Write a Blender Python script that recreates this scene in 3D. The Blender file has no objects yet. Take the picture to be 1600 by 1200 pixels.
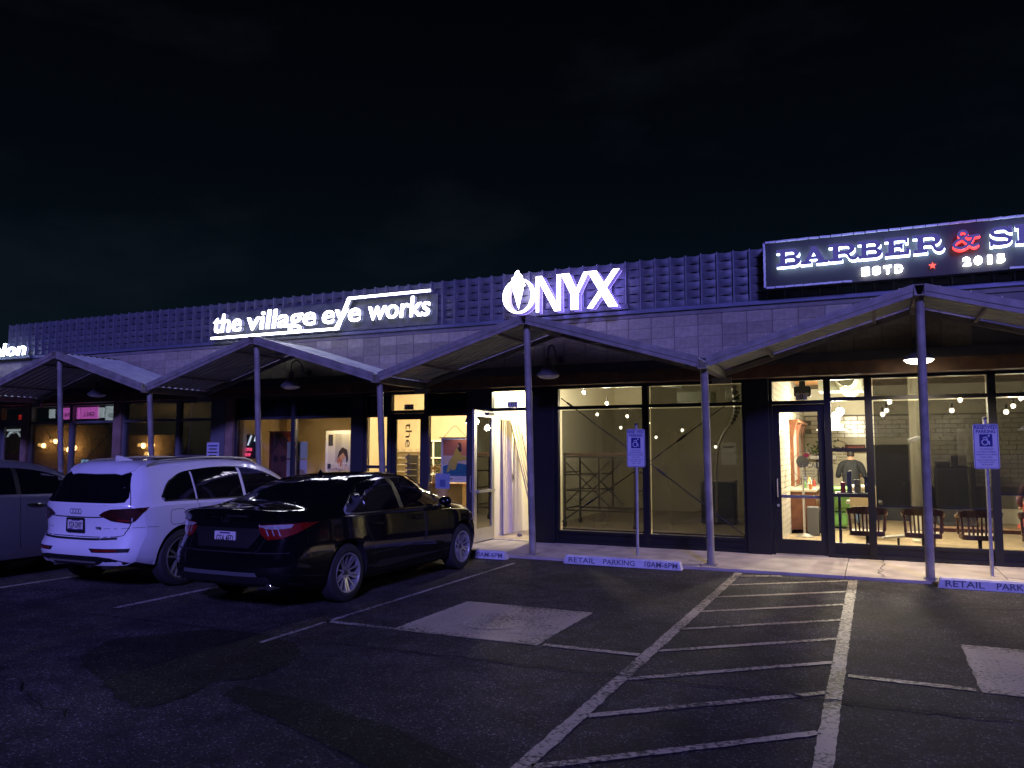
import bpy, bmesh, math, random
from mathutils import Vector, Matrix
from mathutils.geometry import delaunay_2d_cdt
from mathutils.bvhtree import BVHTree

scn = bpy.context.scene
COL = scn.collection
R = math.radians
random.seed(7)

# ------------------------------------------------------------------ camera
cam_d = bpy.data.cameras.new('camera')
cam = bpy.data.objects.new('camera', cam_d)
COL.objects.link(cam)
cam_d.sensor_width = 36.0
cam_d.lens = 36.0 * 1230.0 / 1600.0
cam_d.clip_start = 0.05
cam_d.clip_end = 2000
cam.location = (0, 0, 1.75)
cam.rotation_euler = (R(90 + 4.787), 0, R(24.754))
scn.camera = cam

# ------------------------------------------------------------------ night sky
SUN_EL, SUN_AZ = 27.0, 24.0          # the cool flood light of the lot: height, and bearing off straight behind the camera
world = bpy.data.worlds.new('World')
scn.world = world
world.use_nodes = True
wn = world.node_tree
for n in list(wn.nodes):
    wn.nodes.remove(n)
out = wn.nodes.new('ShaderNodeOutputWorld')
bg = wn.nodes.new('ShaderNodeBackground')
tc = wn.nodes.new('ShaderNodeTexCoord')
sep = wn.nodes.new('ShaderNodeSeparateXYZ')
rmp = wn.nodes.new('ShaderNodeValToRGB')
wn.links.new(tc.outputs['Generated'], sep.inputs[0])
wn.links.new(sep.outputs['Z'], rmp.inputs[0])
cr = rmp.color_ramp
cr.elements[0].position = 0.0
cr.elements[0].color = (0.0032, 0.0070, 0.0106, 1)
cr.elements[1].position = 0.52
cr.elements[1].color = (0.0004, 0.0007, 0.0014, 1)
e = cr.elements.new(0.22)
e.color = (0.0014, 0.0032, 0.0056, 1)
e = cr.elements.new(0.34)
e.color = (0.0008, 0.0016, 0.0032, 1)
ns = wn.nodes.new('ShaderNodeTexNoise')
mp = wn.nodes.new('ShaderNodeMapping')
mp.inputs['Scale'].default_value = (1.0, 1.0, 2.6)
mp.inputs['Location'].default_value = (0.34, 0.1, 0.22)
wn.links.new(tc.outputs['Generated'], mp.inputs[0])
wn.links.new(mp.outputs[0], ns.inputs['Vector'])
ns.inputs['Scale'].default_value = 3.0
ns.inputs['Detail'].default_value = 5.5
ns.inputs['Roughness'].default_value = 0.55
cr2 = wn.nodes.new('ShaderNodeValToRGB')
cr2.color_ramp.elements[0].position = 0.52
cr2.color_ramp.elements[0].color = (0, 0, 0, 1)
cr2.color_ramp.elements[1].position = 0.74
cr2.color_ramp.elements[1].color = (0.0024, 0.0027, 0.0036, 1)
wn.links.new(ns.outputs[0], cr2.inputs[0])
add = wn.nodes.new('ShaderNodeMixRGB')
add.blend_type = 'ADD'
add.inputs[0].default_value = 1.0
wn.links.new(rmp.outputs[0], add.inputs[1])
wn.links.new(cr2.outputs[0], add.inputs[2])
wn.links.new(add.outputs[0], bg.inputs[0])
bg.inputs[1].default_value = 1.0
wn.links.new(bg.outputs[0], out.inputs[0])

# ------------------------------------------------------------------ the one distant light (blue-violet lot light)
sd = bpy.data.lights.new('lot_light', 'SUN')
sd.energy = 2.2
sd.color = (0.245, 0.222, 1.0)
sd.angle = R(7.0)
so = bpy.data.objects.new('lot_light', sd)
COL.objects.link(so)
so.rotation_euler = (R(90 - SUN_EL), 0, R(SUN_AZ))

scn.view_settings.view_transform = 'Standard'
scn.view_settings.look = 'None'
scn.view_settings.exposure = 0.25
scn.view_settings.gamma = 1.0
scn.view_settings.use_curve_mapping = False
scn.render.engine = 'CYCLES'
cy = scn.cycles
cy.use_denoising = True
try:
    cy.denoiser = 'OPENIMAGEDENOISE'
    cy.denoising_input_passes = 'RGB_ALBEDO_NORMAL'
    cy.denoising_prefilter = 'ACCURATE'
except Exception:
    pass
cy.max_bounces = 7
cy.diffuse_bounces = 3
cy.glossy_bounces = 4
cy.transmission_bounces = 4
cy.transparent_max_bounces = 24
cy.sample_clamp_indirect = 2.5
cy.sample_clamp_direct = 0
cy.caustics_reflective = False
cy.caustics_refractive = False
cy.use_light_tree = True
cy.use_adaptive_sampling = True
cy.adaptive_threshold = 0.012

# ================================================================== helpers
WL = {}                 # world location of every object that can be a parent
MATS = {}


def V(*a):
    return Vector(a)


class MB:
    """collects shapes; build() links them as one mesh object"""
    def __init__(self):
        self.v, self.f, self.mi = [], [], []

    def add(self, vs, fs, m=0):
        b = len(self.v)
        self.v += [Vector(p) for p in vs]
        for q in fs:
            self.f.append([b + i for i in q])
            self.mi.append(m)
        return self

    def box(self, x0, x1, y0, y1, z0, z1, m=0):
        vs = [(x0, y0, z0), (x1, y0, z0), (x1, y1, z0), (x0, y1, z0), (x0, y0, z1), (x1, y0, z1), (x1, y1, z1), (x0, y1, z1)]
        return self.add(vs, [(0, 3, 2, 1), (4, 5, 6, 7), (0, 1, 5, 4), (1, 2, 6, 5), (2, 3, 7, 6), (3, 0, 4, 7)], m)

    def bar(self, a, b, w, h, up=(0, 0, 1), m=0):
        """box of width w and height h along a-b"""
        a, b = Vector(a), Vector(b)
        d = (b - a).normalized()
        s = d.cross(Vector(up))
        s = s.normalized() if s.length > 1e-6 else Vector((1, 0, 0))
        u = s.cross(d).normalized()
        vs = []
        for p in (a, b):
            for q, r in ((-1, -1), (1, -1), (1, 1), (-1, 1)):
                vs.append(p + s * (q * w / 2) + u * (r * h / 2))
        return self.add(vs, [(0, 1, 2, 3), (7, 6, 5, 4), (0, 4, 5, 1), (1, 5, 6, 2), (2, 6, 7, 3), (3, 7, 4, 0)], m)

    def tube(self, pts, r, n=10, cap=True, m=0):
        pts = [Vector(p) for p in pts]
        rs = r if isinstance(r, (list, tuple)) else [r] * len(pts)
        vs, fs = [], []
        ref = Vector((0, 0, 1))
        t0 = (pts[1] - pts[0]).normalized()
        if abs(t0.dot(ref)) > 0.95:
            ref = Vector((1, 0, 0))
        s = t0.cross(ref).normalized()
        for i, p in enumerate(pts):
            if i == 0:
                t = pts[1] - pts[0]
            elif i == len(pts) - 1:
                t = pts[-1] - pts[-2]
            else:
                t = (pts[i + 1] - pts[i]).normalized() + (pts[i] - pts[i - 1]).normalized()
            t.normalize()
            s = (s - t * s.dot(t)).normalized()
            u = t.cross(s)
            for k in range(n):
                a = 2 * math.pi * k / n
                vs.append(p + (s * math.cos(a) + u * math.sin(a)) * rs[i])
        for i in range(len(pts) - 1):
            for k in range(n):
                k2 = (k + 1) % n
                fs.append((i * n + k, i * n + k2, (i + 1) * n + k2, (i + 1) * n + k))
        if cap:
            fs.append(tuple(range(n - 1, -1, -1)))
            fs.append(tuple(range((len(pts) - 1) * n, len(pts) * n)))
        return self.add(vs, fs, m)

    def lathe(self, prof, o=(0, 0, 0), ax='z', n=24, m=0, cap=True):
        """prof: (radius, height) pairs spun about an axis through o"""
        vs, fs = [], []
        o = Vector(o)
        for (r, h) in prof:
            for k in range(n):
                a = 2 * math.pi * k / n
                c, s = math.cos(a) * r, math.sin(a) * r
                vs.append(o + (V(c, s, h) if ax == 'z' else V(h, c, s) if ax == 'x' else V(s, h, c)))
        for i in range(len(prof) - 1):
            for k in range(n):
                k2 = (k + 1) % n
                fs.append((i * n + k, i * n + k2, (i + 1) * n + k2, (i + 1) * n + k))
        if cap and prof[0][0] > 1e-5:
            fs.append(tuple(range(n - 1, -1, -1)))
        if cap and prof[-1][0] > 1e-5:
            fs.append(tuple(range((len(prof) - 1) * n, len(prof) * n)))
        return self.add(vs, fs, m)

    def ball(self, c, r, n=12, k=8, m=0):
        pr = [(max(1e-6, math.sin(math.pi * i / k)), -math.cos(math.pi * i / k)) for i in range(k + 1)]
        rr = r if isinstance(r, (tuple, list)) else (r, r, r)
        vs, fs = [], []
        for a, h in pr:
            for j in range(n):
                t = 2 * math.pi * j / n
                vs.append(Vector(c) + V(a * math.cos(t) * rr[0], a * math.sin(t) * rr[1], h * rr[2]))
        for i in range(k):
            for j in range(n):
                j2 = (j + 1) % n
                fs.append((i * n + j, i * n + j2, (i + 1) * n + j2, (i + 1) * n + j))
        return self.add(vs, fs, m)

    def flat(self, shp, fn, depth, m=0):
        """shape2d result -> slab: fn(u,v) gives the front point, depth is the vector to its back"""
        vs2, tris, bound = shp
        n = len(vs2)
        d = Vector(depth)
        fr = [Vector(fn(*p)) for p in vs2]
        vs = fr + [p + d for p in fr]
        fs = [t for t in tris] + [tuple(n + i for i in reversed(t)) for t in tris]
        for a, b in bound:
            fs.append((b, a, n + a, n + b))
        return self.add(vs, fs, m)

    def mesh(self, name='m', smooth=False, ang=35, weld=True):
        me = bpy.data.meshes.new(name)
        me.from_pydata([tuple(p) for p in self.v], [], self.f)
        me.polygons.foreach_set('material_index', self.mi)
        bm = bmesh.new()
        bm.from_mesh(me)
        if weld:
            bmesh.ops.remove_doubles(bm, verts=bm.verts, dist=1e-5)
        bmesh.ops.recalc_face_normals(bm, faces=bm.faces)
        bm.to_mesh(me)
        bm.free()
        if smooth:
            me.polygons.foreach_set('use_smooth', [True] * len(me.polygons))
            me.set_sharp_from_angle(angle=R(ang))
        me.update()
        return me

    def build(self, name, mat, parent=None, smooth=False, ang=35, local=False, weld=True, bevel=0):
        off = Vector((0, 0, 0))
        if parent is not None and not local:
            off = WL[parent]
            if off.length:
                self.v = [p - off for p in self.v]
        me = self.mesh(name, smooth, ang, weld)
        for mm in (mat if isinstance(mat, (list, tuple)) else [mat]):
            me.materials.append(mm)
        o = link(name, me, parent)
        if bevel:
            b = o.modifiers.new('bevel', 'BEVEL')
            b.width = bevel
            b.segments = 2
            b.limit_method = 'ANGLE'
            b.angle_limit = R(40)
        return o


def link(name, data, parent=None, loc=None):
    o = bpy.data.objects.new(name, data)
    COL.objects.link(o)
    base = Vector((0, 0, 0))
    if parent is not None:
        o.parent = parent
        base = WL.get(parent, base)
    if loc is not None:
        o.location = loc
        base = base + Vector(loc)
    WL[o] = base
    return o


def tag(o, label=None, cat=None, group=None, kind=None):
    if label:
        o['label'] = label
    if cat:
        o['category'] = cat
    if group:
        o['group'] = group
    if kind:
        o['kind'] = kind
    return o


def thing(name, loc, label, cat, group=None, rz=0):
    o = link(name, None, None, loc)
    o.rotation_euler = (0, 0, rz)
    o.empty_display_size = 0.2
    return tag(o, label, cat, group)


# ---------------------------------------------------------------- flat shapes: unions and cut-outs
def cdt_tri(poly):
    return poly


def shape2d(adds, subs=(), step=None):
    """union of the polygons in adds minus those in subs -> (verts, tris, boundary edges)"""
    vs, fs = [], []
    for p in list(adds) + list(subs):
        b = len(vs)
        ar = sum(p[i - 1][0] * p[i][1] - p[i][0] * p[i - 1][1] for i in range(len(p)))
        if ar < 0:
            p = list(reversed(p))
        vs += [Vector((q[0], q[1])) for q in p]
        fs.append(list(range(b, b + len(p))))
    na = len(adds)
    if step:
        x0, x1 = min(p.x for p in vs), max(p.x for p in vs)
        y0, y1 = min(p.y for p in vs), max(p.y for p in vs)
        i = x0 + step * .5
        while i < x1:
            j = y0 + step * .5
            while j < y1:
                vs.append(Vector((i + step * .013, j + step * .017)))
                j += step
            i += step
    ov, oe, of, o1, o2, o3 = delaunay_2d_cdt(vs, [], fs, 0, 1e-6)
    tris, ed = [], {}
    for k, t in enumerate(of):
        src = o3[k]
        if not any(s < na for s in src) or any(s >= na for s in src):
            continue
        a, b, c = (ov[i] for i in t)
        if (b.x - a.x) * (c.y - a.y) - (b.y - a.y) * (c.x - a.x) < 0:
            t = list(reversed(t))
        tris.append(tuple(t))
        for q in range(3):
            e = (t[q], t[(q + 1) % 3])
            if (e[1], e[0]) in ed:
                del ed[(e[1], e[0])]
            else:
                ed[e] = 1
    used = sorted({i for t in tris for i in t})
    mp_ = {i: k for k, i in enumerate(used)}
    return ([(ov[i].x, ov[i].y) for i in used], [tuple(mp_[i] for i in t) for t in tris], [(mp_[a], mp_[b]) for a, b in ed])


def rect(x0, y0, x1, y1):
    return [(x0, y0), (x1, y0), (x1, y1), (x0, y1)]


def rrect(x0, y0, x1, y1, r, n=4):
    p = []
    for cx_, cy_, a in ((x1 - r, y0 + r, -90), (x1 - r, y1 - r, 0), (x0 + r, y1 - r, 90), (x0 + r, y0 + r, 180)):
        for k in range(n + 1):
            t = R(a + 90 * k / n)
            p.append((cx_ + r * math.cos(t), cy_ + r * math.sin(t)))
    return p


def ell(cx_, cy_, rx, ry=None, n=28, a0=0, a1=360):
    ry = ry or rx
    full = abs(a1 - a0) >= 360
    m = n if full else n + 1
    return [(cx_ + rx * math.cos(R(a0 + (a1 - a0) * k / n)), cy_ + ry * math.sin(R(a0 + (a1 - a0) * k / n))) for k in range(m)]


def stroke(pts, w, cap=True, n=10):
    """thick line as overlapping polygons"""
    res = []
    for i in range(len(pts) - 1):
        (ax, ay), (bx_, by_) = pts[i], pts[i + 1]
        dx, dy = bx_ - ax, by_ - ay
        l = math.hypot(dx, dy) or 1e-9
        nx, ny = -dy / l * w / 2, dx / l * w / 2
        res.append([(ax - nx, ay - ny), (bx_ - nx, by_ - ny), (bx_ + nx, by_ + ny), (ax + nx, ay + ny)])
    rng = range(len(pts)) if cap else range(1, len(pts) - 1)
    for i in rng:
        res.append([(pts[i][0] + w / 2 * math.cos(2 * math.pi * k / n + .07 * i), pts[i][1] + w / 2 * math.sin(2 * math.pi * k / n + .07 * i)) for k in range(n)])
    return res


def spline(pts, n=6, closed=False):
    """Catmull-Rom through points of any dimension"""
    P = [tuple(p) for p in pts]
    m = len(P)
    o = []
    segs = m if closed else m - 1
    for i in range(segs):
        def g(j):
            return P[j % m] if closed else P[max(0, min(m - 1, j))]
        a, b, c, d = g(i - 1), g(i), g(i + 1), g(i + 2)
        for k in range(n):
            t = k / n
            o.append(tuple(0.5 * ((2 * b[q]) + (-a[q] + c[q]) * t + (2 * a[q] - 5 * b[q] + 4 * c[q] - d[q]) * t * t + (-a[q] + 3 * b[q] - 3 * c[q] + d[q]) * t ** 3) for q in range(len(b))))
    if not closed:
        o.append(P[-1])
    return o


# ---------------------------------------------------------------- lettering from the built-in font
_TC = {}


def text_geo(s, bold=0.0, shear=0.0, res=3):
    k = (s, bold, shear, res)
    if k in _TC:
        return _TC[k]
    c = bpy.data.curves.new('lettering', 'FONT')
    c.body = s
    c.size = 1.0
    c.offset = bold
    c.shear = shear
    c.resolution_u = res
    c.fill_mode = 'FRONT'
    o = bpy.data.objects.new('lettering', c)
    COL.objects.link(o)
    dg = bpy.context.evaluated_depsgraph_get()
    me = bpy.data.meshes.new_from_object(o.evaluated_get(dg))
    vs = [(v.co.x, v.co.y) for v in me.vertices]
    fs = [tuple(p.vertices) for p in me.polygons]
    bpy.data.objects.remove(o)
    bpy.data.curves.remove(c)
    bpy.data.meshes.remove(me)
    ed = {}
    for t in fs:
        for q in range(len(t)):
            e = (t[q], t[(q + 1) % len(t)])
            if (e[1], e[0]) in ed:
                del ed[(e[1], e[0])]
            else:
                ed[e] = 1
    _TC[k] = (vs, fs, list(ed))
    return _TC[k]


def bbox2(vs):
    return min(p[0] for p in vs), max(p[0] for p in vs), min(p[1] for p in vs), max(p[1] for p in vs)


def fit_text(s, x0, x1, z0, z1, bold=0.0, shear=0.0, res=3):
    """lettering scaled to the box x0..x1, z0..z1"""
    vs, fs, ed = text_geo(s, bold, shear, res)
    a, b, c, d = bbox2(vs)
    return ([(x0 + (p[0] - a) / (b - a) * (x1 - x0), z0 + (p[1] - c) / (d - c) * (z1 - z0)) for p in vs], fs, ed)


# ---------------------------------------------------------------- materials
def nodes(name):
    m = bpy.data.materials.new(name)
    m.use_nodes = True
    nt = m.node_tree
    return m, nt, nt.nodes['Principled BSDF']


def pmat(name, col, rough=0.6, metal=0.0, var=0.0, scale=8.0, bump=0.0, bscale=40.0, col2=None, spec=0.5, coat=0.0, detail=4.0, bdist=0.01, lo=0.35, hi=0.65):
    """Principled material with noise-driven colour and relief"""
    m, nt, b = nodes(name)
    L = nt.links.new
    b.inputs['Roughness'].default_value = rough
    b.inputs['Metallic'].default_value = metal
    b.inputs['Specular IOR Level'].default_value = spec
    b.inputs['Coat Weight'].default_value = coat
    b.inputs['Coat Roughness'].default_value = 0.04
    b.inputs['Base Color'].default_value = (*col, 1)
    t = None
    if var or col2:
        t = nt.nodes.new('ShaderNodeTexCoord')
        n = nt.nodes.new('ShaderNodeTexNoise')
        n.inputs['Scale'].default_value = scale
        n.inputs['Detail'].default_value = detail
        L(t.outputs['Object'], n.inputs['Vector'])
        r = nt.nodes.new('ShaderNodeValToRGB')
        r.color_ramp.elements[0].position = lo
        r.color_ramp.elements[1].position = hi
        c2 = col2 if col2 else tuple(min(1, c * (1 + var)) for c in col)
        c1 = col if col2 else tuple(c * (1 - var) for c in col)
        r.color_ramp.elements[0].color = (*c1, 1)
        r.color_ramp.elements[1].color = (*c2, 1)
        L(n.outputs[0], r.inputs[0])
        L(r.outputs[0], b.inputs['Base Color'])
    if bump:
        t = t or nt.nodes.new('ShaderNodeTexCoord')
        n2 = nt.nodes.new('ShaderNodeTexNoise')
        n2.inputs['Scale'].default_value = bscale
        n2.inputs['Detail'].default_value = 3
        L(t.outputs['Object'], n2.inputs['Vector'])
        bp = nt.nodes.new('ShaderNodeBump')
        bp.inputs['Strength'].default_value = bump
        bp.inputs['Distance'].default_value = bdist
        L(n2.outputs[0], bp.inputs['Height'])
        L(bp.outputs[0], b.inputs['Normal'])
    return m


def emat(name, col, s, base=(0.8, 0.8, 0.8)):
    m, nt, b = nodes(name)
    b.inputs['Base Color'].default_value = (*base, 1)
    b.inputs['Emission Color'].default_value = (*col, 1)
    b.inputs['Emission Strength'].default_value = s
    b.inputs['Roughness'].default_value = 0.5
    return m


def glass_mat(name, tint=(0.9, 0.92, 0.9), refl=1.0, rough=0.0, haze=0.0):
    m = bpy.data.materials.new(name)
    m.use_nodes = True
    nt = m.node_tree
    nt.nodes.clear()
    L = nt.links.new
    o = nt.nodes.new('ShaderNodeOutputMaterial')
    mx = nt.nodes.new('ShaderNodeMixShader')
    tr = nt.nodes.new('ShaderNodeBsdfTransparent')
    tr.inputs[0].default_value = (*tint, 1)
    gl = nt.nodes.new('ShaderNodeBsdfGlossy')
    gl.inputs['Roughness'].default_value = rough
    fr = nt.nodes.new('ShaderNodeFresnel')
    fr.inputs[0].default_value = 1.45
    mu = nt.nodes.new('ShaderNodeMath')
    mu.operation = 'MULTIPLY'
    mu.inputs[1].default_value = refl
    L(fr.outputs[0], mu.inputs[0])
    L(mu.outputs[0], mx.inputs[0])
    last = tr
    if haze:
        df = nt.nodes.new('ShaderNodeBsdfDiffuse')
        df.inputs[0].default_value = (.5, .5, .5, 1)
        m2 = nt.nodes.new('ShaderNodeMixShader')
        m2.inputs[0].default_value = haze
        L(tr.outputs[0], m2.inputs[1])
        L(df.outputs[0], m2.inputs[2])
        last = m2
    L(last.outputs[0], mx.inputs[1])
    L(gl.outputs[0], mx.inputs[2])
    L(mx.outputs[0], o.inputs[0])
    return m


def screen_mat(name, openness, col):
    """woven sun-shade cloth: part see-through, part dark yarn"""
    m = bpy.data.materials.new(name)
    m.use_nodes = True
    nt = m.node_tree
    nt.nodes.clear()
    L = nt.links.new
    o = nt.nodes.new('ShaderNodeOutputMaterial')
    mx = nt.nodes.new('ShaderNodeMixShader')
    tr = nt.nodes.new('ShaderNodeBsdfTransparent')
    df = nt.nodes.new('ShaderNodeBsdfDiffuse')
    tl = nt.nodes.new('ShaderNodeBsdfTranslucent')
    m2 = nt.nodes.new('ShaderNodeMixShader')
    df.inputs[0].default_value = (*col, 1)
    tl.inputs[0].default_value = (*col, 1)
    m2.inputs[0].default_value = 0.5
    L(df.outputs[0], m2.inputs[1])
    L(tl.outputs[0], m2.inputs[2])
    mx.inputs[0].default_value = 1 - openness
    L(tr.outputs[0], mx.inputs[1])
    L(m2.outputs[0], mx.inputs[2])
    L(mx.outputs[0], o.inputs[0])
    return m


def asphalt_mat(name, base, spec_bright, patches=True):
    m, nt, b = nodes(name)
    L = nt.links.new
    N = nt.nodes.new
    t = N('ShaderNodeTexCoord')

    def noise(sc, det=4, ro=.55):
        n = N('ShaderNodeTexNoise')
        n.inputs['Scale'].default_value = sc
        n.inputs['Detail'].default_value = det
        n.inputs['Roughness'].default_value = ro
        L(t.outputs['Object'], n.inputs['Vector'])
        return n
    big, mid, fine = noise(.45, 5, .6), noise(3.2, 5, .62), noise(70, 2)
    vor = N('ShaderNodeTexVoronoi')
    vor.inputs['Scale'].default_value = 95
    L(t.outputs['Object'], vor.inputs['Vector'])
    r1 = N('ShaderNodeValToRGB')
    r1.color_ramp.elements[0].position = .36
    r1.color_ramp.elements[1].position = .66
    r1.color_ramp.elements[0].color = (*[c * .48 for c in base], 1)
    r1.color_ramp.elements[1].color = (*[c * 1.5 for c in base], 1)
    L(big.outputs[0], r1.inputs[0])
    r2 = N('ShaderNodeValToRGB')
    r2.color_ramp.elements[0].position = .35
    r2.color_ramp.elements[1].position = .68
    r2.color_ramp.elements[0].color = (.6, .6, .6, 1)
    r2.color_ramp.elements[1].color = (1.3, 1.3, 1.3, 1)
    L(mid.outputs[0], r2.inputs[0])
    mu = N('ShaderNodeMixRGB')
    mu.blend_type = 'MULTIPLY'
    mu.inputs[0].default_value = 1
    L(r1.outputs[0], mu.inputs[1])
    L(r2.outputs[0], mu.inputs[2])
    # stones of the aggregate: some pale, most dark
    r3 = N('ShaderNodeValToRGB')
    r3.color_ramp.elements[0].position = .0
    r3.color_ramp.elements[0].color = (.25, .25, .25, 1)
    r3.color_ramp.elements[1].position = 1.0
    r3.color_ramp.elements[1].color = (2.2, 2.15, 2.0, 1)
    e_ = r3.color_ramp.elements.new(.93)
    e_.color = (1.15, 1.13, 1.1, 1)
    e_ = r3.color_ramp.elements.new(.975)
    e_.color = (spec_bright,) * 3 + (1,)
    sepc = N('ShaderNodeSeparateColor')
    L(vor.outputs['Color'], sepc.inputs[0])
    L(sepc.outputs[0], r3.inputs[0])
    mu2 = N('ShaderNodeMixRGB')
    mu2.blend_type = 'MULTIPLY'
    mu2.inputs[0].default_value = 1
    L(mu.outputs[0], mu2.inputs[1])
    L(r3.outputs[0], mu2.inputs[2])
    L(mu2.outputs[0], b.inputs['Base Color'])
    b.inputs['Roughness'].default_value = .78
    b.inputs['Specular IOR Level'].default_value = .22
    bp = N('ShaderNodeBump')
    bp.inputs['Strength'].default_value = .7
    bp.inputs['Distance'].default_value = .006
    mad = N('ShaderNodeMath')
    mad.operation = 'ADD'
    L(vor.outputs['Distance'], mad.inputs[0])
    L(fine.outputs[0], mad.inputs[1])
    L(mad.outputs[0], bp.inputs['Height'])
    L(bp.outputs[0], b.inputs['Normal'])
    return m


def worn_paint(name, col, wear=.5, scale=26.0):
    """road paint rubbed through to the stones"""
    m, nt, b = nodes(name)
    L = nt.links.new
    N = nt.nodes.new
    t = N('ShaderNodeTexCoord')
    n1 = N('ShaderNodeTexNoise')
    n1.inputs['Scale'].default_value = scale
    n1.inputs['Detail'].default_value = 5
    n1.inputs['Roughness'].default_value = .7
    n2 = N('ShaderNodeTexNoise')
    n2.inputs['Scale'].default_value = 1.3
    n2.inputs['Detail'].default_value = 4
    L(t.outputs['Object'], n1.inputs['Vector'])
    L(t.outputs['Object'], n2.inputs['Vector'])
    ad = N('ShaderNodeMath')
    ad.operation = 'MULTIPLY_ADD'
    ad.inputs[1].default_value = .55
    L(n2.outputs[0], ad.inputs[0])
    L(n1.outputs[0], ad.inputs[2])
    r = N('ShaderNodeValToRGB')
    r.color_ramp.elements[0].position = wear + .18
    r.color_ramp.elements[0].color = (.035, .034, .034, 1)
    r.color_ramp.elements[1].position = wear + .30
    r.color_ramp.elements[1].color = (*col, 1)
    L(ad.outputs[0], r.inputs[0])
    L(r.outputs[0], b.inputs['Base Color'])
    b.inputs['Roughness'].default_value = .6
    bp = N('ShaderNodeBump')
    bp.inputs['Strength'].default_value = .5
    bp.inputs['Distance'].default_value = .004
    L(n1.outputs[0], bp.inputs['Height'])
    L(bp.outputs[0], b.inputs['Normal'])
    return m


def plight(name, loc, w, col, r=.06, parent=None):
    d = bpy.data.lights.new(name, 'POINT')
    d.energy = w
    d.color = col
    d.shadow_soft_size = r
    o = bpy.data.objects.new(name, d)
    COL.objects.link(o)
    if parent is not None:
        o.parent = parent
        o.location = Vector(loc) - WL[parent]
    else:
        o.location = loc
    return o


def copy_tree(o, parent=None):
    c = o.copy()
    COL.objects.link(c)
    c.parent = parent
    WL[c] = WL[o].copy()
    for ch in list(o.children):
        copy_tree(ch, c)
    return c


M = dict(
    asphalt=asphalt_mat('asphalt', (.056, .053, .051), 4.5),
    sealed_and_shade=asphalt_mat('sealed_and_shade_asphalt', (.022, .025, .016), 6.0),
    crack=pmat('crack', (.008, .008, .009), .95),
    paint=worn_paint('line_paint', (.50, .44, .29), .50),
    paint_faint=worn_paint('faded_line_paint', (.40, .38, .33), .52),
    paint_box=worn_paint('faded_panel_paint', (.44, .39, .27), .44, 30),
    paint_sym=worn_paint('faded_symbol_paint', (.48, .43, .30), .43, 30),
    concrete=pmat('sidewalk_concrete', (.42, .37, .31), .85, var=.22, scale=2.2, bump=.35, bscale=60),
    stopcon=pmat('painted_concrete', (.56, .55, .58), .8, var=.12, scale=9, bump=.35, bscale=50),
    stencil=pmat('stencil_paint', (.10, .10, .13), .8),
    steel=pmat('painted_steel', (.25, .235, .20), .48, .0, var=.22, scale=5, bump=.06, bscale=30),
    steel_d=pmat('dark_steel', (.050, .050, .056), .5, .2, var=.2, scale=5),
    galv=pmat('galvanised_sheet', (.50, .54, .44), .45, .25, var=.12, scale=3),
    bolt=pmat('bolt_metal', (.75, .75, .75), .3, .9),
    block=pmat('concrete_block', (.31, .28, .215), .92, var=.14, scale=14, bump=.5, bscale=130, bdist=.006),
    block2=pmat('concrete_block_pale', (.355, .325, .25), .92, var=.13, scale=11, bump=.5, bscale=130, bdist=.006),
    block3=pmat('concrete_block_dark', (.25, .225, .175), .92, var=.15, scale=12, bump=.5, bscale=130, bdist=.006),
    mortar=pmat('mortar', (.16, .15, .15), .95),
    capc=pmat('cap_course', (.19, .175, .17), .9, var=.15, scale=6, bump=.3, bscale=70),
    flash=pmat('metal_flashing', (.16, .17, .25), .45, .3, var=.12, scale=3),
    scale=pmat('screen_metal', (.135, .14, .165), .45, .25, var=.2, scale=6),
    scale2=pmat('screen_metal_dull', (.10, .105, .13), .52, .25, var=.2, scale=6),
    rib=pmat('screen_rib', (.22, .225, .27), .4, .3),
    back=pmat('dark_backing', (.012, .012, .016), .9),
    wood=pmat('stained_timber', (.085, .045, .028), .65, col2=(.16, .085, .05), scale=5),
    woodpost=pmat('timber_post', (.20, .125, .09), .7, col2=(.29, .19, .14), scale=4),
    frame=pmat('black_frame', (.012, .012, .014), .4, .3),
    frame_b=pmat('dark_bronze_frame', (.045, .045, .055), .4, .3),
    frame_g=pmat('grey_frame', (.17, .165, .175), .45, .3),
    alum=pmat('aluminium', (.55, .54, .50), .35, .75),
    glass=glass_mat('window_glass', (.93, .94, .92), .85),
    glass_t=glass_mat('tinted_window_glass', (.62, .62, .55), 3.0),
    shade=screen_mat('shade_cloth', .40, (.020, .019, .016)),
    shade2=screen_mat('thin_shade_cloth', .37, (.014, .013, .011)),
    black=pmat('black', (.010, .010, .011), .55),
    white=pmat('white_paint', (.80, .79, .76), .6),
)

# ================================================================== ground
ground = MB().add([(-400, -300, 0), (400, -300, 0), (400, 500, 0), (-400, 500, 0)], [(0, 1, 2, 3)]).build('ground', M['asphalt'])
tag(ground, kind='structure')


def jag(pts, amp, n, seed):
    """polyline with small wandering"""
    rnd = random.Random(seed)
    o = []
    for i in range(len(pts) - 1):
        a, b = pts[i], pts[i + 1]
        for k in range(n):
            t = k / n
            o.append((a[0] + (b[0] - a[0]) * t + rnd.uniform(-amp, amp), a[1] + (b[1] - a[1]) * t + rnd.uniform(-amp, amp)))
    o.append(pts[-1])
    return o


def sheet(name, poly, z, mat, parent, step=None):
    s = shape2d([poly], step=step)
    m = MB()
    m.add([(p[0], p[1], z) for p in s[0]], s[1])
    return m.build(name, mat, parent)


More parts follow.
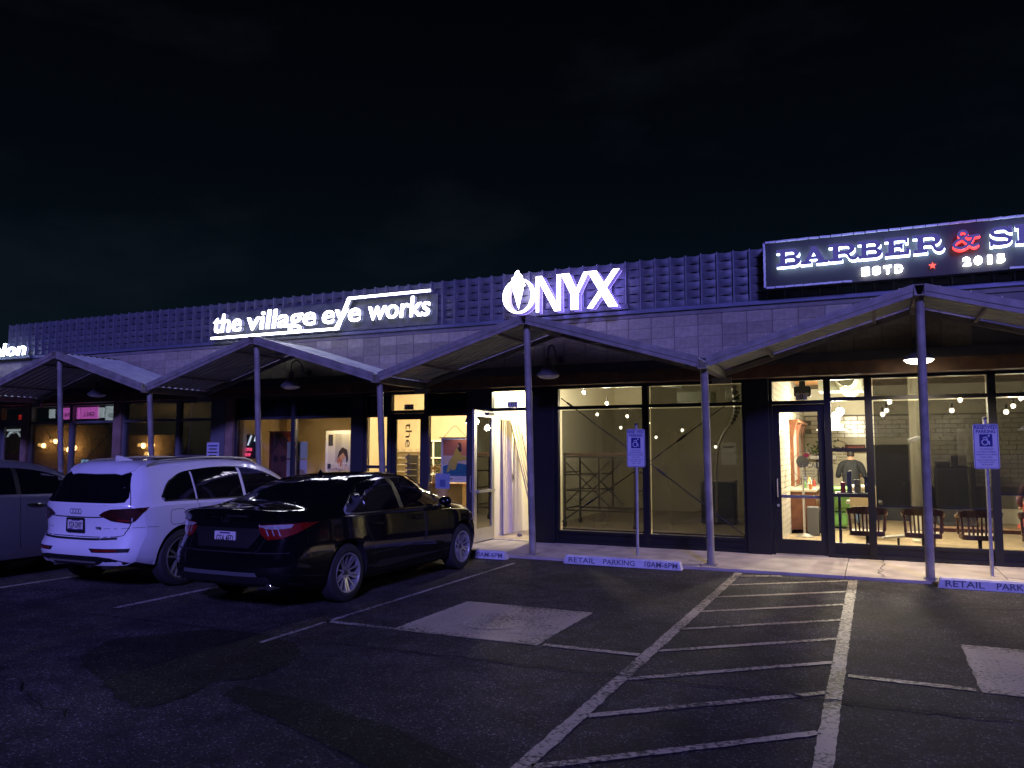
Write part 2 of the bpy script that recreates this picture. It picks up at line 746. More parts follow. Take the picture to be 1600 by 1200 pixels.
def ribbon(name, pts, w, z, mat, parent, seed=0):
    rnd = random.Random(seed)
    m = MB()
    vs = []
    for i, p in enumerate(pts):
        a = pts[max(0, i - 1)]
        b = pts[min(len(pts) - 1, i + 1)]
        dx, dy = b[0] - a[0], b[1] - a[1]
        l = math.hypot(dx, dy) or 1
        ww = w * rnd.uniform(.45, 1.35)
        vs += [(p[0] - dy / l * ww, p[1] + dx / l * ww, z), (p[0] + dy / l * ww, p[1] - dx / l * ww, z)]
    m.add(vs, [(2 * i, 2 * i + 1, 2 * i + 3, 2 * i + 2) for i in range(len(pts) - 1)])
    return m.build(name, mat, parent)


# repaired strip of smoother, blacker asphalt, then a patch of painted-on shade
sheet('sealed_strip', jag([(-4.38, 4.62), (-3.55, 4.54), (-2.79, 4.33), (-2.09, 4.03), (-1.0, 3.2), (-1.4, 2.9), (-2.61, 3.76), (-3.09, 3.96), (-3.61, 4.15), (-4.3, 4.40), (-4.38, 4.62)], .022, 8, 3)[:-1], .004, M['sealed_and_shade'], ground)
sheet('painted_shade_patch', jag(spline([(-6.45, 5.2), (-6.13, 4.64), (-5.5, 4.31), (-4.66, 3.95), (-4.5, 4.25), (-4.62, 4.6), (-4.4, 4.85), (-4.55, 5.5), (-5.1, 5.9), (-5.9, 5.9), (-6.3, 5.5)], 4, True) + [(-6.45, 5.2)], .03, 3, 8)[:-1], .0045, M['sealed_and_shade'], ground)  # dark blob paints in the shade lying behind the cars
# seams and cracks
ribbon('crack', jag([(-14, 5.85), (-4.66, 5.95), (-1.22, 6.07), (.8, 6.12), (6, 6.2)], .035, 26, 1), .013, .010, M['crack'], ground, 5)
ribbon('crack', jag([(-3.0, 6.05), (-2.75, 6.5), (-2.6, 7.2), (-2.55, 8.0)], .04, 10, 2), .006, .010, M['crack'], ground, 6)
ribbon('crack', jag([(-9, 3.5), (-6.6, 4.2), (-4.9, 3.6)], .07, 12, 9), .008, .010, M['crack'], ground, 8)
ribbon('crack', jag([(.9, 10.2), (1.4, 10.3), (2.4, 10.25)], .05, 8, 4), .012, .010, M['crack'], ground, 3)

PZ = .0055


def line(x0, y0, x1, y1, w, mat='paint', seed=0):
    """painted line with slightly ragged edges"""
    rnd = random.Random(seed + int(100 * (x0 + y1)))
    l = math.hypot(x1 - x0, y1 - y0)
    n = max(2, int(l / .06))
    nx, ny = -(y1 - y0) / l, (x1 - x0) / l
    vs = []
    for i in range(n + 1):
        t = i / n
        x, y = x0 + (x1 - x0) * t, y0 + (y1 - y0) * t
        a, b = w / 2 + rnd.uniform(-.006, .006), w / 2 + rnd.uniform(-.006, .006)
        vs += [(x + nx * a, y + ny * a, PZ), (x - nx * b, y - ny * b, PZ)]
    return MB().add(vs, [(2 * i, 2 * i + 1, 2 * i + 3, 2 * i + 2) for i in range(n)]).build('painted_line', M[mat], ground)


line(-1.84, 11.70, -1.84, 1.5, .105)                        # left edge of the hatched aisle
line(-.345, 11.70, -.325, 1.5, .108)                        # right edge
a0, b0 = -1.79, -.385
for k in range(10):                                         # hatching
    yl = 10.62 - k * .925
    if k == 9:
        continue
    line(a0, yl, b0, yl + 1.02 + .03 * k, .072, seed=k)
line(a0, 11.42, -1.25, 11.66, .085, seed=20)
line(-5.15, 11.25, -5.15, 5.7, .055, 'paint_faint')
line(-7.71, 8.4, -7.73, 6.25, .085, 'paint_faint')
line(-10.13, 8.2, -10.2, 5.8, .085, 'paint_faint')
line(-12.7, 9.0, -12.7, 5.8, .085, 'paint_faint')
line(-5.18, 6.68, -4.37, 6.68, .085, 'paint_faint')         # cross lines that close the stalls
line(-2.78, 6.71, -1.90, 6.72, .085, seed=4)
line(-.26, 6.79, .60, 6.79, .085, seed=5)


def marking_panel(x0, x1, y0, y1, seed, wheel):
    o = sheet('marking_panel', jag([(x0, y0), (x1, y0), (x1, y1), (x0, y1), (x0, y0)], .008, 22, seed)[:-1], .003, M['paint_box'], ground)
    for (a, b, c, d) in ((x0 + .04, y0 + .05, x1 - .04, y0 + .05), (x0 + .04, y1 - .05, x1 - .04, y1 - .05)):
        line(a, b, c, d, .09, 'paint', seed)
    for (a, b, c, d) in ((x0 + .05, y0 + .1, x0 + .05, y1 - .1), (x1 - .05, y0 + .1, x1 - .05, y1 - .1)):
        line(a, b, c, d, .09, 'paint_sym', seed)
    if wheel:       # ghost of the wheelchair sign
        cx_, cy_ = (x0 + x1) / 2, (y0 + y1) / 2
        sh = shape2d([ell(cx_, cy_ - .12, .30)] + stroke([(cx_, cy_ + .42), (cx_, cy_), (cx_ + .27, cy_ - .02), (cx_ + .38, cy_ - .40)], .11) + [ell(cx_ - .02, cy_ + .56, .09)], [ell(cx_, cy_ - .12, .20)])
        MB().add([(p[0], p[1], .007) for p in sh[0]], sh[1]).build('wheelchair_marking', M['paint_sym'], ground)
    return o


marking_panel(-4.36, -2.83, 6.66, 8.23, 1, True)
marking_panel(.63, 2.15, 6.74, 8.29, 2, True)

# ------------------------------------------------------------------ sidewalk slabs along the shops
walk = MB().box(-40, 20, 11.93, 14.0, -.2, .018).build('sidewalk', M['mortar'])
tag(walk, kind='structure')
edges = [-40, -30]
x = -30.0
while x < 16:
    x += 1.97
    edges.append(x)
slabs = {}
for i in range(len(edges) - 1):
    a, b = edges[i], edges[i + 1]
    if b < -24 or a > 4.5:
        continue
    w_ = b - a - .012
    k = round(w_, 3)
    if k not in slabs:
        slabs[k] = MB().box(0, w_, 0, 1.935, 0, .05).mesh('slab')
        slabs[k].materials.append(M['concrete'])
    o = link('slab', slabs[k], walk, (a + .006, 11.80, -.01))
ribbon('crack', jag([(.03, 13.7), (.05, 12.9), (-.02, 12.4), (.06, 11.85)], .04, 7, 12), .006, .044, M['crack'], walk, 2)
ribbon('crack', jag([(-3.3, 13.0), (-2.7, 12.5), (-2.4, 11.9)], .04, 7, 13), .005, .044, M['crack'], walk, 2)

# ------------------------------------------------------------------ wheel stops with stencilled lettering
def wheel_stop(x, y, label, rz=0.0):
    t = thing('wheel_stop', (x, y, 0), label, 'wheel stop', 'concrete wheel stops at the heads of the stalls', rz)
    L_ = 1.83
    m = MB()
    sec = [(-.075, .0), (-.062, .105), (-.045, .125), (.045, .125), (.062, .105), (.075, .0)]
    n = 12
    rnd = random.Random(int(x * 10))
    vs = []
    for i in range(n + 1):
        xx = -L_ / 2 + L_ * i / n
        e_ = .012 if i in (0, n) else 0
        for (yy, zz) in sec:
            vs.append((xx + (.03 * (1 if i == 0 else -1) * (zz / .125) if i in (0, n) else 0), yy * (1 - e_ * 5) + rnd.uniform(-.002, .002), zz * (1 - e_) + rnd.uniform(-.002, .002) * (zz > 0)))
    k = len(sec)
    fs = [(i * k + j, (i + 1) * k + j, (i + 1) * k + j + 1, i * k + j + 1) for i in range(n) for j in range(k - 1)]
    fs += [tuple(range(k)), tuple(range(n * k, n * k + k))]
    m.add(vs, fs)
    m.build('concrete_bar', M['stopcon'], t, local=True)
    words = (('RETAIL', -.83, -.40), ('PARKING', -.27, .22), ('10AM-6PM', .37, .86))
    for s, a, b in words:
        g = fit_text(s, a, b, .022, .098, bold=.012)
        mm = MB()
        mm.add([(p[0], -.0755 + p[1] * .12 - .0025, p[1] + .002) for p in g[0]], g[1])
        mm.build('stencil_lettering', M['stencil'], t, local=True)
    return t


wheel_stop(-3.55, 11.66, 'painted concrete wheel stop lying in the empty stall beside the hatched aisle')
wheel_stop(-6.36, 11.62, 'wheel stop half hidden under the nose of the black sedan')
wheel_stop(1.57, 11.62, 'deep blue lit wheel stop before the barber shop window')

# ------------------------------------------------------------------ reserved-parking signs
M['sign_face'] = pmat('sign_face', (.52, .53, .62), .45)
M['sign_blue'] = pmat('sign_blue', (.008, .012, .16), .45)
M['post_galv'] = pmat('post_steel', (.38, .38, .42), .4, .5, var=.15, scale=9)


def parking_sign(x, y, label, z0=1.47, z1=2.09):
    t = thing('parking_sign', (x, y, .04), label, 'sign', 'reserved parking signs on posts')
    m = MB()
    m.tube([(x, y, .03), (x, y, z1 + .07)], .024, 12)
    m.build('post', M['post_galv'], t, smooth=True)
    MB().lathe([(.03, 0), (.03, .03), (.0, .04)], (x, y, z1 + .065), 'z', 12).build('post_cap', M['steel_d'], t)
    yf = y - .030
    hw = .152

    def fn(u, v, d=0):
        return (x + u, yf - d, v)
    pl = MB().flat(shape2d([rrect(-hw, z0, hw, z1, .03)]), lambda u, v: fn(u, v), (0, .004, 0)).build('sign_plate', M['sign_face'], t)
    ring = shape2d([rrect(-hw + .008, z0 + .008, hw - .008, z1 - .008, .024)], [rrect(-hw + .015, z0 + .015, hw - .015, z1 - .015, .018)])
    MB().flat(ring, lambda u, v: fn(u, v, .002), (0, .0015, 0)).build('border', M['sign_blue'], pl)
    H = z1 - z0
    for s, fa, fb, w_ in (('RESERVED', .890, .968, .132), ('PARKING', .795, .873, .115)):
        g = fit_text(s, -w_, w_, z0 + H * fa, z0 + H * fb, bold=.026)
        MB().flat(g, lambda u, v: fn(u, v, .002), (0, .0015, 0)).build('lettering', M['sign_blue'], pl)
    for s, fa, fb, w_ in (('FOR VEHICLES', .425, .458, .082), ('SHOWING DISABLED', .365, .398, .112), ('INSIGNIA OR LICENSE', .305, .338, .12), ('PLATE ONLY', .245, .278, .07), ('UNAUTHORIZED VEHICLES', .185, .21, .115), ('WILL BE TOWED', .135, .16, .09), ('ARS 28-884', .085, .11, .065)):
        g = fit_text(s, -w_, w_, z0 + H * fa, z0 + H * fb, bold=.01, res=1)
        MB().flat(g, lambda u, v: fn(u, v, .002), (0, .0015, 0)).build('lettering', M['sign_blue'], pl)
    c = z0 + H * .635
    MB().flat(shape2d([rect(-.078, c - .085, .078, c + .085)]), lambda u, v: fn(u, v, .0025), (0, .002, 0)).build('blue_square', M['sign_blue'], pl)
    ic = [ell(-.012, c - .025, .043)] + stroke([(-.032, c + .035), (.004, c + .045), (.018, c + .02), (-.002, c - .01), (.036, c - .012), (.042, c - .055)], .014) + [ell(.035, c + .062, .013)]
    MB().flat(shape2d(ic, [ell(-.012, c - .025, .029)]), lambda u, v: fn(u, v, .0045), (0, .0015, 0)).build('wheelchair_symbol', M['sign_face'], pl)
    for zz in (z1 - .05, z0 + .05):
        MB().lathe([(.012, 0), (.012, -.006), (.0, -.012)], (x, yf, zz), 'y', 10).build('bolt', M['bolt'], pl)
    return t


parking_sign(-3.575, 12.63, 'reserved parking sign on a post before the empty shop window')
parking_sign(1.372, 12.60, 'reserved parking sign on a post before the barber shop window', 1.49, 2.105)

# ================================================================== the shop building
YW = 13.45              # face of the block wall
YG = 13.76              # glass line
bld = thing('retail_building', (-8, 13.5, 0), 'long low retail building of concrete block with a metal screen parapet', 'building')
# ---- block wall: stack bond, each block its own piece
wall = MB().box(-23.4, 6, YW + .012, YW + .20, 3.30, 4.07).build('block_wall', M['mortar'], bld)
bmesh_ = []
for mname in ('block', 'block2', 'block3'):
    mm = MB()
    w_, h_ = .397, .190
    c_ = .004
    vs = []
    for (yy, i_) in ((.0, c_), (.004, 0), (.05, 0)):
        vs += [(i_, yy, i_), (w_ - i_, yy, i_), (w_ - i_, yy, h_ - i_), (i_, yy, h_ - i_)]
    fs = [(0, 1, 2, 3)] + [(b + k, b + (k + 1) % 4, b + 4 + (k + 1) % 4, b + 4 + k) for b in (0, 4) for k in range(4)]
    me = mm.add(vs, fs).mesh('block')
    me.materials.append(M[mname])
    bmesh_.append(me)
rb = random.Random(5)
for i in range(-57, 9):
    for j in range(4):
        xx = -2.29 + i * .406
        zz = 4.068 - (j + 1) * .1915
        if xx > 2.6 or xx < -22.6:
            continue
        o = link('concrete_block', bmesh_[rb.choice((0, 0, 1, 2))], wall, (xx + 8, YW - 13.5 + rb.uniform(-.0015, .0015), zz))
MB().box(-23.4, 6, YW - .012, YW + .24, 4.070, 4.150).build('cap_course', M['capc'], bld)
MB().box(-21.35, 6, YW - .05, YW + .30, 4.152, 4.215).build('flashing', M['flash'], bld)
# ---- parapet screen of bowed metal strips
par = MB().box(-21.12, 6, YW + .14, YW + .2, 4.216, 5.07).build('parapet_screen', M['back'], bld)
PW = .268
PZ0, PZ1 = 4.216, 5.105
NR = 6


def panel_mesh(seed):
    rnd = random.Random(seed)
    m = MB()
    # upright ribs at both edges
    m.box(0, .020, -.085, .06, 0, PZ1 - PZ0 + .004, 0)
    w0, w1 = .020, PW - .012
    rh = (PZ1 - PZ0) / NR
    n = 8
    for r_ in range(NR):
        z0, z1 = r_ * rh + .001, (r_ + 1) * rh - .001
        ph = rnd.choice((1, 1, 1, -1))
        # one strip bows out, its upper edge curls away: lens-shaped slot above it
        rows = 5
        vs, fs = [], []
        for q in range(rows):
            v = q / (rows - 1)
            for k in range(n + 1):
                u = k / n
                bow = math.sin(math.pi * u)
                zz = z0 + (z1 - z0) * v - (.012 * bow * bow if q == rows - 1 else 0) + (.009 * bow * bow if q == 0 else 0)
                yy = -.012 - .016 * bow * (math.sin(math.pi * (v * .8 + .15))) - .006 * v
                vs.append((w0 + (w1 - w0) * u, yy, zz))
        for q in range(rows - 1):
            for k in range(n):
                a = q * (n + 1) + k
                fs.append((a, a + 1, a + n + 2, a + n + 1))
        m.add(vs, fs, 1 if rnd.random() < .72 else 2)
    me = m.mesh('panel')
    for q in ('rib', 'scale', 'scale2'):
        me.materials.append(M[q])
    return me


pms = [panel_mesh(s) for s in range(9)]
rp = random.Random(3)
x = -21.12
while x < 3.0:
    if not (x > -1.5 and x < 2.6) or True:
        o = link('screen_panel', pms[rp.randrange(9)], par, (x + 8, YW + .055 - 13.5 + rp.uniform(-.007, .007), PZ0 + rp.uniform(-.004, .006)))
        o.rotation_euler = (rp.uniform(-.012, .012), 0, rp.uniform(-.02, .02))
    x += PW
# ---- beam over the shop fronts
MB().box(-23.4, 6, YW - .10, YW + .30, 3.142, 3.300).build('steel_header', M['steel_d'], bld)
MB().box(-23.4, 6, YW - .06, YW + .34, 2.935, 3.140).build('timber_beam', M['wood'], bld)
MB().box(-23.4, 6, YW + .34, YW + .36, 2.9, 3.6).build('soffit_board', M['back'], bld)
# roof and party walls (what closes the rooms)
MB().box(-23.4, 6, YW + .3, 24, 4.0, 4.14).build('roof_slab', M['back'], bld)
# ---- piers between the shop fronts
def pier(x0, x1, mat, y0=YG - .12, z1=2.934):
    return MB().box(x0, x1, y0, YG + .12, .04, z1).build('pier', M[mat], bld, bevel=.006)


pier(-5.86, -5.43, 'frame')
pier(-1.985, -1.60, 'frame')
pier(-10.02, -9.72, 'frame_b')
pier(-13.97, -13.55, 'frame_g')
pier(-13.53, -13.30, 'woodpost')
pier(-17.23, -16.95, 'woodpost')
pier(-20.75, -20.50, 'woodpost')
MB().box(-23.4, -21.75, YG - .1, YG + .12, .04, 2.934).build('pier', M['frame_g'], bld)


def window(x0, x1, zs, mat='frame', glass='glass', sill=.275, head=2.885, j=.055, kick=True, gl=None):
    """one glazed bay: frame mesh with a pane in every field; zs are heights of cross bars"""
    m = MB()
    ya, yb = YG - .055, YG + .055
    m.box(x0, x0 + j, ya, yb, .04, 2.934)
    m.box(x1 - j, x1, ya, yb, .04, 2.934)
    xa, xb = x0 + j, x1 - j
    m.box(xa, xb, ya, yb, head, 2.934)
    m.box(xa, xb, ya, yb, sill - .05, sill)
    m.box(xa, xb, ya, yb, .04, .10)
    if kick:
        m.box(xa, xb, YG - .02, YG + .03, .10, sill - .05)
    bars = [(sill, sill)] + [(z - .03, z + .03) for z in sorted(zs)] + [(head, head)]
    for (a, b) in bars[1:-1]:
        m.box(xa, xb, ya, yb, a, b)
    o = m.build('storefront_window', M[mat], bld)
    for i in range(len(bars) - 1):
        g = (gl[i] if gl else glass)
        if g is None:
            continue
        MB().box(xa + .001, xb - .001, YG - .004, YG + .004, bars[i][1] + .001, bars[i + 1][0] - .001).build('pane', M[g], o)
    return o


def door(x0, x1, mat, ztop=2.50, glass='glass', open_at=None, transom=2.56, tglass='glass', pull='right', leafmat=None, lite=.10):
    """door with transom: frame, leaf (> pane, handle)"""
    j = .05
    m = MB()
    ya, yb = YG - .055, YG + .055
    m.box(x0, x0 + j, ya, yb, .04, 2.934)
    m.box(x1 - j, x1, ya, yb, .04, 2.934)
    m.box(x0 + j, x1 - j, ya, yb, 2.885, 2.934)
    m.box(x0 + j, x1 - j, ya, yb, ztop, transom)
    fr = m.build('door_frame', M[mat], bld)
    MB().box(x0 + j, x1 - j, YG - .004, YG + .004, transom, 2.885).build('transom_pane', M[tglass], fr)
    MB().box(x0 + j, x1 - j, YG - .06, YG + .05, .041, .055).build('threshold', M['alum'], fr)
    w_ = (x1 - x0) - 2 * j - .006
    st = lite
    leaf = MB()
    d = .022
    z0, z1 = .06, ztop - .004
    leaf.box(0, st, -d, d, z0, z1)
    leaf.box(w_ - st, w_, -d, d, z0, z1)
    leaf.box(st, w_ - st, -d, d, z0, z0 + .235)
    leaf.box(st, w_ - st, -d, d, z1 - .125, z1)
    lo = leaf.build('door', M[leafmat or mat], bld, local=True)
    lo.location = Vector((x0 + j + .003, YG, 0)) - WL[bld]
    if open_at is not None:
        lo.rotation_euler = (0, 0, R(open_at))
    MB().box(st, w_ - st, -.004, .004, z0 + .235, z1 - .125).build('pane', M[glass], lo, local=True)
    bar = MB()
    bar.box(st - .03, w_ - st + .03, d + .03, d + .065, .96, 1.01)
    bar.box(st - .03, st + .03, d, d + .03, .965, 1.005)
    bar.box(w_ - st - .03, w_ - st + .03, d, d + .03, .965, 1.005)
    bar.build('push_bar', M['alum'], lo, local=True)
    hx = st * .5 if pull == 'left' else w_ - st * .5
    h = MB()
    h.tube([(hx, -d, .98), (hx, -d - .06, .99), (hx, -d - .065, 1.05), (hx, -d - .065, 1.2), (hx, -d - .06, 1.26), (hx, -d, 1.27)], .011, 8)
    h.build('handle', M['steel'], lo, smooth=True, local=True)
    MB().lathe([(.022, 0), (.022, -.012), (.0, -.014)], (hx, -d, .84), 'y', 12).build('lock', M['alum'], lo, local=True)
    cl = MB()
    cl.box(.08, .34, d, d + .05, z1 - .085, z1 - .03)
    cl.bar((.12, d + .025, z1 - .01), (.5, d + .025, z1 - .01), .02, .012)
    cl.build('door_closer', M['steel_d'], lo, local=True)
    return lo


M['spandrel'] = pmat('dark_spandrel_glass', (.006, .006, .010), .12)
# barber shop
door(-1.60, -.70, 'frame', pull='left')
window(-.70, -.09, (2.57, 1.75, 1.03))
window(-.09, 1.60, (2.57,))
window(1.60, 3.4, (2.57,))
window(3.4, 5.2, (2.57,))
# empty unit
window(-5.43, -3.715, (2.53,))
window(-3.715, -1.985, (2.53,))
dl = door(-6.80, -5.86, 'frame', open_at=-90, leafmat='alum', glass='glass_t', lite=.105, pull='right')
# optician
window(-9.72, -9.11, (2.46, 1.40), 'frame_b', gl=('glass', 'glass', 'spandrel'))
door(-9.11, -8.23, 'frame_b', pull='left')
window(-8.23, -7.25, (2.46,), 'frame_b', gl=('glass', 'spandrel'))
MB().box(-7.25, -6.80, YG - .06, YG + .06, .04, 2.934).build('pier', M['frame_b'], bld)
window(-11.62, -10.02, (2.46,), 'frame_b', gl=('glass', 'spandrel'))
window(-13.30, -11.62, (2.46,), 'frame_b', gl=('glass', 'spandrel'))
# restaurant
window(-15.09, -13.97, (2.46, 1.6), 'frame_g')
window(-16.95, -15.09, (2.46,), 'frame_g')
window(-18.87, -17.23, (2.46,), 'frame_g')
window(-20.50, -18.87, (2.46,), 'frame_g')
door(-21.75, -20.75, 'frame_g', pull='left')

# ---- unit numbers stuck on the transoms
M['num_plate'] = pmat('number_plate', (.75, .75, .85), .5)
for s, xc, zc, w_ in (('0', -1.09, 2.625, .09), (': 02', -6.33, 2.62, .105), ('. 03', -8.665, 2.625, .11)):
    o = MB().box(xc - w_, xc + w_, YG - .012, YG - .006, zc - .055, zc + .055).build('unit_number', M['num_plate'], bld)
    g = fit_text(s, xc - (w_ * .8 if len(s) > 1 else .028), xc + (w_ * .8 if len(s) > 1 else .028), zc - .04, zc + .042, bold=.015)
    MB().flat(g, lambda u, v: (u, YG - .0145, v), (0, .002, 0)).build('digits', M['black'], o)

# ================================================================== zigzag canopy on posts
can = thing('zigzag_canopy', (-8, 12.5, .04), 'zigzag corrugated metal canopy on slim steel posts along the shop fronts', 'canopy')
CY0, CY1 = 11.72, YW - .10
ZR, ZV = 3.94, 3.075
XS = [.60 + 2.895 * 2, .60 + 2.895] + [.60 - 2.895 * k for k in range(0, 9)]
pts = []
for i, xx in enumerate(XS):
    ridge = (i % 2 == 0)
    pts.append((xx, ZR if ridge else ZV, ridge))


def corrugated(a, b):
    """sheet between a ridge and a valley; waves run down the slope"""
    (xa, za, _), (xb, zb, _) = a, b
    m = MB()
    dx, dz = xb - xa, zb - za
    l = math.hypot(dx, dz)
    nx, nz = -dz / l, dx / l
    if nz < 0:
        nx, nz = -nx, -nz
    prof = []                           # (y, height): broad pans between narrow ribs
    y, pitch, rib = CY0, .158, .026
    while y < CY1 - .01:
        for dy, h in ((0, 0), (.080, 0), (.098, rib), (.128, rib), (.146, 0)):
            if y + dy < CY1:
                prof.append((y + dy, h))
        y += pitch
    prof.append((CY1, 0))
    vs = []
    e0 = .05 / l
    for t in (e0, 1 - e0):
        for (y, h) in prof:
            vs.append((xa + dx * t + nx * h, y, za + dz * t + nz * h))
    n = len(prof)
    m.add(vs, [(i, i + 1, n + 1 + i, n + i) for i in range(n - 1)])
    return m.build('roof_sheet', M['galv'], can)


for i in range(len(pts) - 1):
    a, b = pts[i], pts[i + 1]
    if a[0] < -21 or b[0] > 5:
        continue
    corrugated(a, b)
    (xa, za, ra), (xb, zb, _) = a, b
    A, B = V(xa, CY0 - .02, za), V(xb, CY0 - .02, zb)
    d = (B - A).normalized()
    up = V(-d.z, 0, d.x) if d.x > 0 else V(d.z, 0, -d.x)
    A2, B2 = A + d * .06, B - d * .06
    m = MB()
    m.bar(A2 - up * .005, B2 - up * .005, .012, .095, up=up)                                   # upright leg of the edge angle
    m.bar(A2 + up * .040 + V(0, .035, 0), B2 + up * .040 + V(0, .035, 0), .060, .008, up=up)   # flat leg
    fa = m.build('edge_angle', M['steel'], can)
    m = MB()
    m.bar(A2 - up * .085 + V(0, .03, 0), B2 - up * .085 + V(0, .03, 0), .05, .06, up=up)
    m.build('rafter', M['steel'], can)
    m = MB()
    A3, B3 = V(xa, CY1 - .03, za) + d * .06, V(xb, CY1 - .03, zb) - d * .06
    m.bar(A3 - up * .075, B3 - up * .075, .05, .08, up=up)
    m.build('rafter', M['steel'], can)
    for t in (.2, .72):
        p = A.lerp(B, t) - up * .06
        MB().bar(p + V(0, .07, 0), V(p.x, CY1 - .06, p.z), .045, .045).build('purlin', M['steel'], can)
    if xa > -18.5:
        for k in range(8):
            p = A2.lerp(B2, (k + .5) / 8) + up * .046 + V(0, .004, 0)
            MB().ball(p, .009, 6, 4).build('bolt', M['bolt'], fa)
for i, (xx, zz, ridge) in enumerate(pts):
    if xx < -20.5 or xx > 4.6:
        continue
    # U-shaped channel, open to the front, carried by the post
    m = MB()
    h = .125
    zb_ = zz - .125 if not ridge else zz - .135
    w_ = .068
    m.box(xx - w_, xx - w_ + .012, CY0 - .045, CY1 + .0, zb_, zb_ + h)
    m.box(xx + w_ - .012, xx + w_, CY0 - .045, CY1 + .0, zb_, zb_ + h)
    m.box(xx - w_ + .012, xx + w_ - .012, CY0 - .045, CY1 + .0, zb_, zb_ + .012)
    m.build('gutter_channel' if not ridge else 'ridge_channel', M['steel'], can)
    if ridge:
        MB().bar((xx, CY0 - .03, zz + .012), (xx, CY1, zz + .012), .17, .008).build('ridge_cap', M['steel'], can)
    else:
        MB().box(xx - .16, xx + .16, CY1 - .07, CY1 + .0, zb_ - .10, zb_ - .002).build('wall_bracket', M['steel'], can)
    p = MB()
    p.tube([(xx, 12.07, .02), (xx, 11.84, zb_ + .001)], .057, 20)
    po = p.build('post', M['steel'], can, smooth=True)
    MB().box(xx - .085, xx + .085, 11.98, 12.16, .041, .053).build('base_plate', M['steel'], po)
# conduit box taped to one post
# ================================================================== gooseneck wall lamps
M['lamp_enam'] = pmat('lamp_enamel', (.07, .07, .085), .35, .2)
M['lamp_in'] = pmat('lamp_white', (.7, .7, .68), .5)
M['lamp_lit'] = emat('lit_lamp_glass', (1.0, .86, .62), 12.0)


def gooseneck(x, label, lit=False):
    yw, ys = YW - .012, 12.86
    t = thing('gooseneck_lamp', (x, yw, 3.2), label, 'wall lamp', 'gooseneck lamps on the wall under the canopy')
    zr = 3.06
    MB().lathe([(.065, 0), (.065, -.02), (.02, -.03)], (x, yw, 3.40), 'y', 16).build('wall_plate', M['lamp_enam'], t, smooth=True)
    path = spline([(x, yw - .02, 3.40), (x, yw - .12, 3.37), (x, yw - .20, 3.42), (x, yw - .26, 3.55), (x, yw - .38, 3.62), (x, ys + .06, 3.59), (x, ys, 3.50), (x, ys, 3.36)], 5)
    MB().tube(path, .013, 8).build('arm', M['lamp_enam'], t, smooth=True)
    sh = MB()
    sh.lathe([(.0, .31), (.045, .31), (.055, .27), (.055, .19), (.085, .17), (.10, .13), (.14, .08), (.20, .03), (.215, .0), (.205, .0), (.19, .03), (.13, .075), (.09, .12), (.0, .13)], (x, ys, zr), 'z', 28)
    sh.build('lamp_shade', M['lamp_enam'], t, smooth=True)
    MB().lathe([(.0, .016), (.190, .016), (.196, .0), (.17, -.030), (.11, -.052), (.0, -.062)], (x, ys, zr), 'z', 28).build('diffuser', M['lamp_lit'] if lit else M['lamp_in'], t, smooth=True)
    if lit:
        d = bpy.data.lights.new('lamp_light', 'SPOT')
        d.energy = 480
        d.color = (1.0, .80, .55)
        d.spot_size = R(150)
        d.spot_blend = .5
        d.shadow_soft_size = .15
        lo = bpy.data.objects.new('lamp_light', d)
        COL.objects.link(lo)
        lo.parent = t
        lo.location = V(x, ys, zr - .09) - WL[t]
    return t


gooseneck(-5.22, 'unlit gooseneck lamp beside the open lit doorway')
gooseneck(-10.98, 'unlit gooseneck lamp above the poster windows of the optician')
gooseneck(-16.83, 'unlit gooseneck lamp above the pink backlit panels')
gooseneck(.61, 'lit gooseneck lamp above the barber shop window, behind a post', True)

# ================================================================== illuminated signs
M['sign_white'] = emat('lit_white_acrylic', (.93, .94, 1.0), 11.0)
M['sign_cool'] = emat('lit_cool_acrylic', (.74, .92, .96), 14.0)
M['sign_violet'] = emat('lit_violet_white_acrylic', (.86, .80, 1.0), 7.0)
M['sign_halo'] = emat('lit_blue_white_tray', (.50, .66, 1.0), 9.0)
M['sign_red'] = emat('lit_red_tray', (1.0, .03, .03), 4.0, (.5, .02, .02))
M['return'] = emat('glowing_letter_side', (.40, .45, 1.0), .12, (.25, .25, .3))
M['halo_c'] = emat('cool_back_light', (.50, .58, 1.0), .7)
M['halo_v'] = emat('violet_back_light', (.30, .22, 1.0), 5.0)
M['return_v'] = emat('glowing_violet_letter_side', (.30, .20, 1.0), .40, (.5, .5, .6))
M['panel_blk'] = pmat('sign_panel_black', (.018, .018, .021), .6)
M['letter_face'] = pmat('painted_letter_face', (.34, .32, .36), .5)
M['led'] = pmat('pale_border_tube', (.62, .60, .72), .5)


def letters(word, x0, x1, zb, asc, par, mat, y, depth=.08, bold=.0, shear=.0, ret=True, name='letter'):
    """each letter of a word a part of the sign; lowercase ascenders reach zb+asc"""
    full = text_geo(word, bold, shear)[0]
    a, b = min(p[0] for p in full), max(p[0] for p in full)
    hh = max(p[1] for p in text_geo('h', bold, shear)[0])
    sx, sz = (x1 - x0) / (b - a), asc / hh
    for i, ch in enumerate(word):
        if ch == ' ':
            continue
        g = text_geo(ch, bold, shear)
        off = max(p[0] for p in text_geo(word[:i + 1], bold, shear)[0]) - max(p[0] for p in g[0])
        sh = ([(x0 + (p[0] + off - a) * sx, zb + p[1] * sz) for p in g[0]], g[1], g[2])
        o = MB().flat(sh, lambda u, v: (u, y, v), (0, .02, 0)).build(name, mat, par)
        if ret:
            MB().flat(sh, lambda u, v: (u, y + .0205, v), (0, depth - .02, 0)).build('letter_return', M['return'], o)
            MB().flat(sh, lambda u, v: (u, y + depth + .001, v), (0, .006, 0)).build('back_light', M['halo_c'], o)


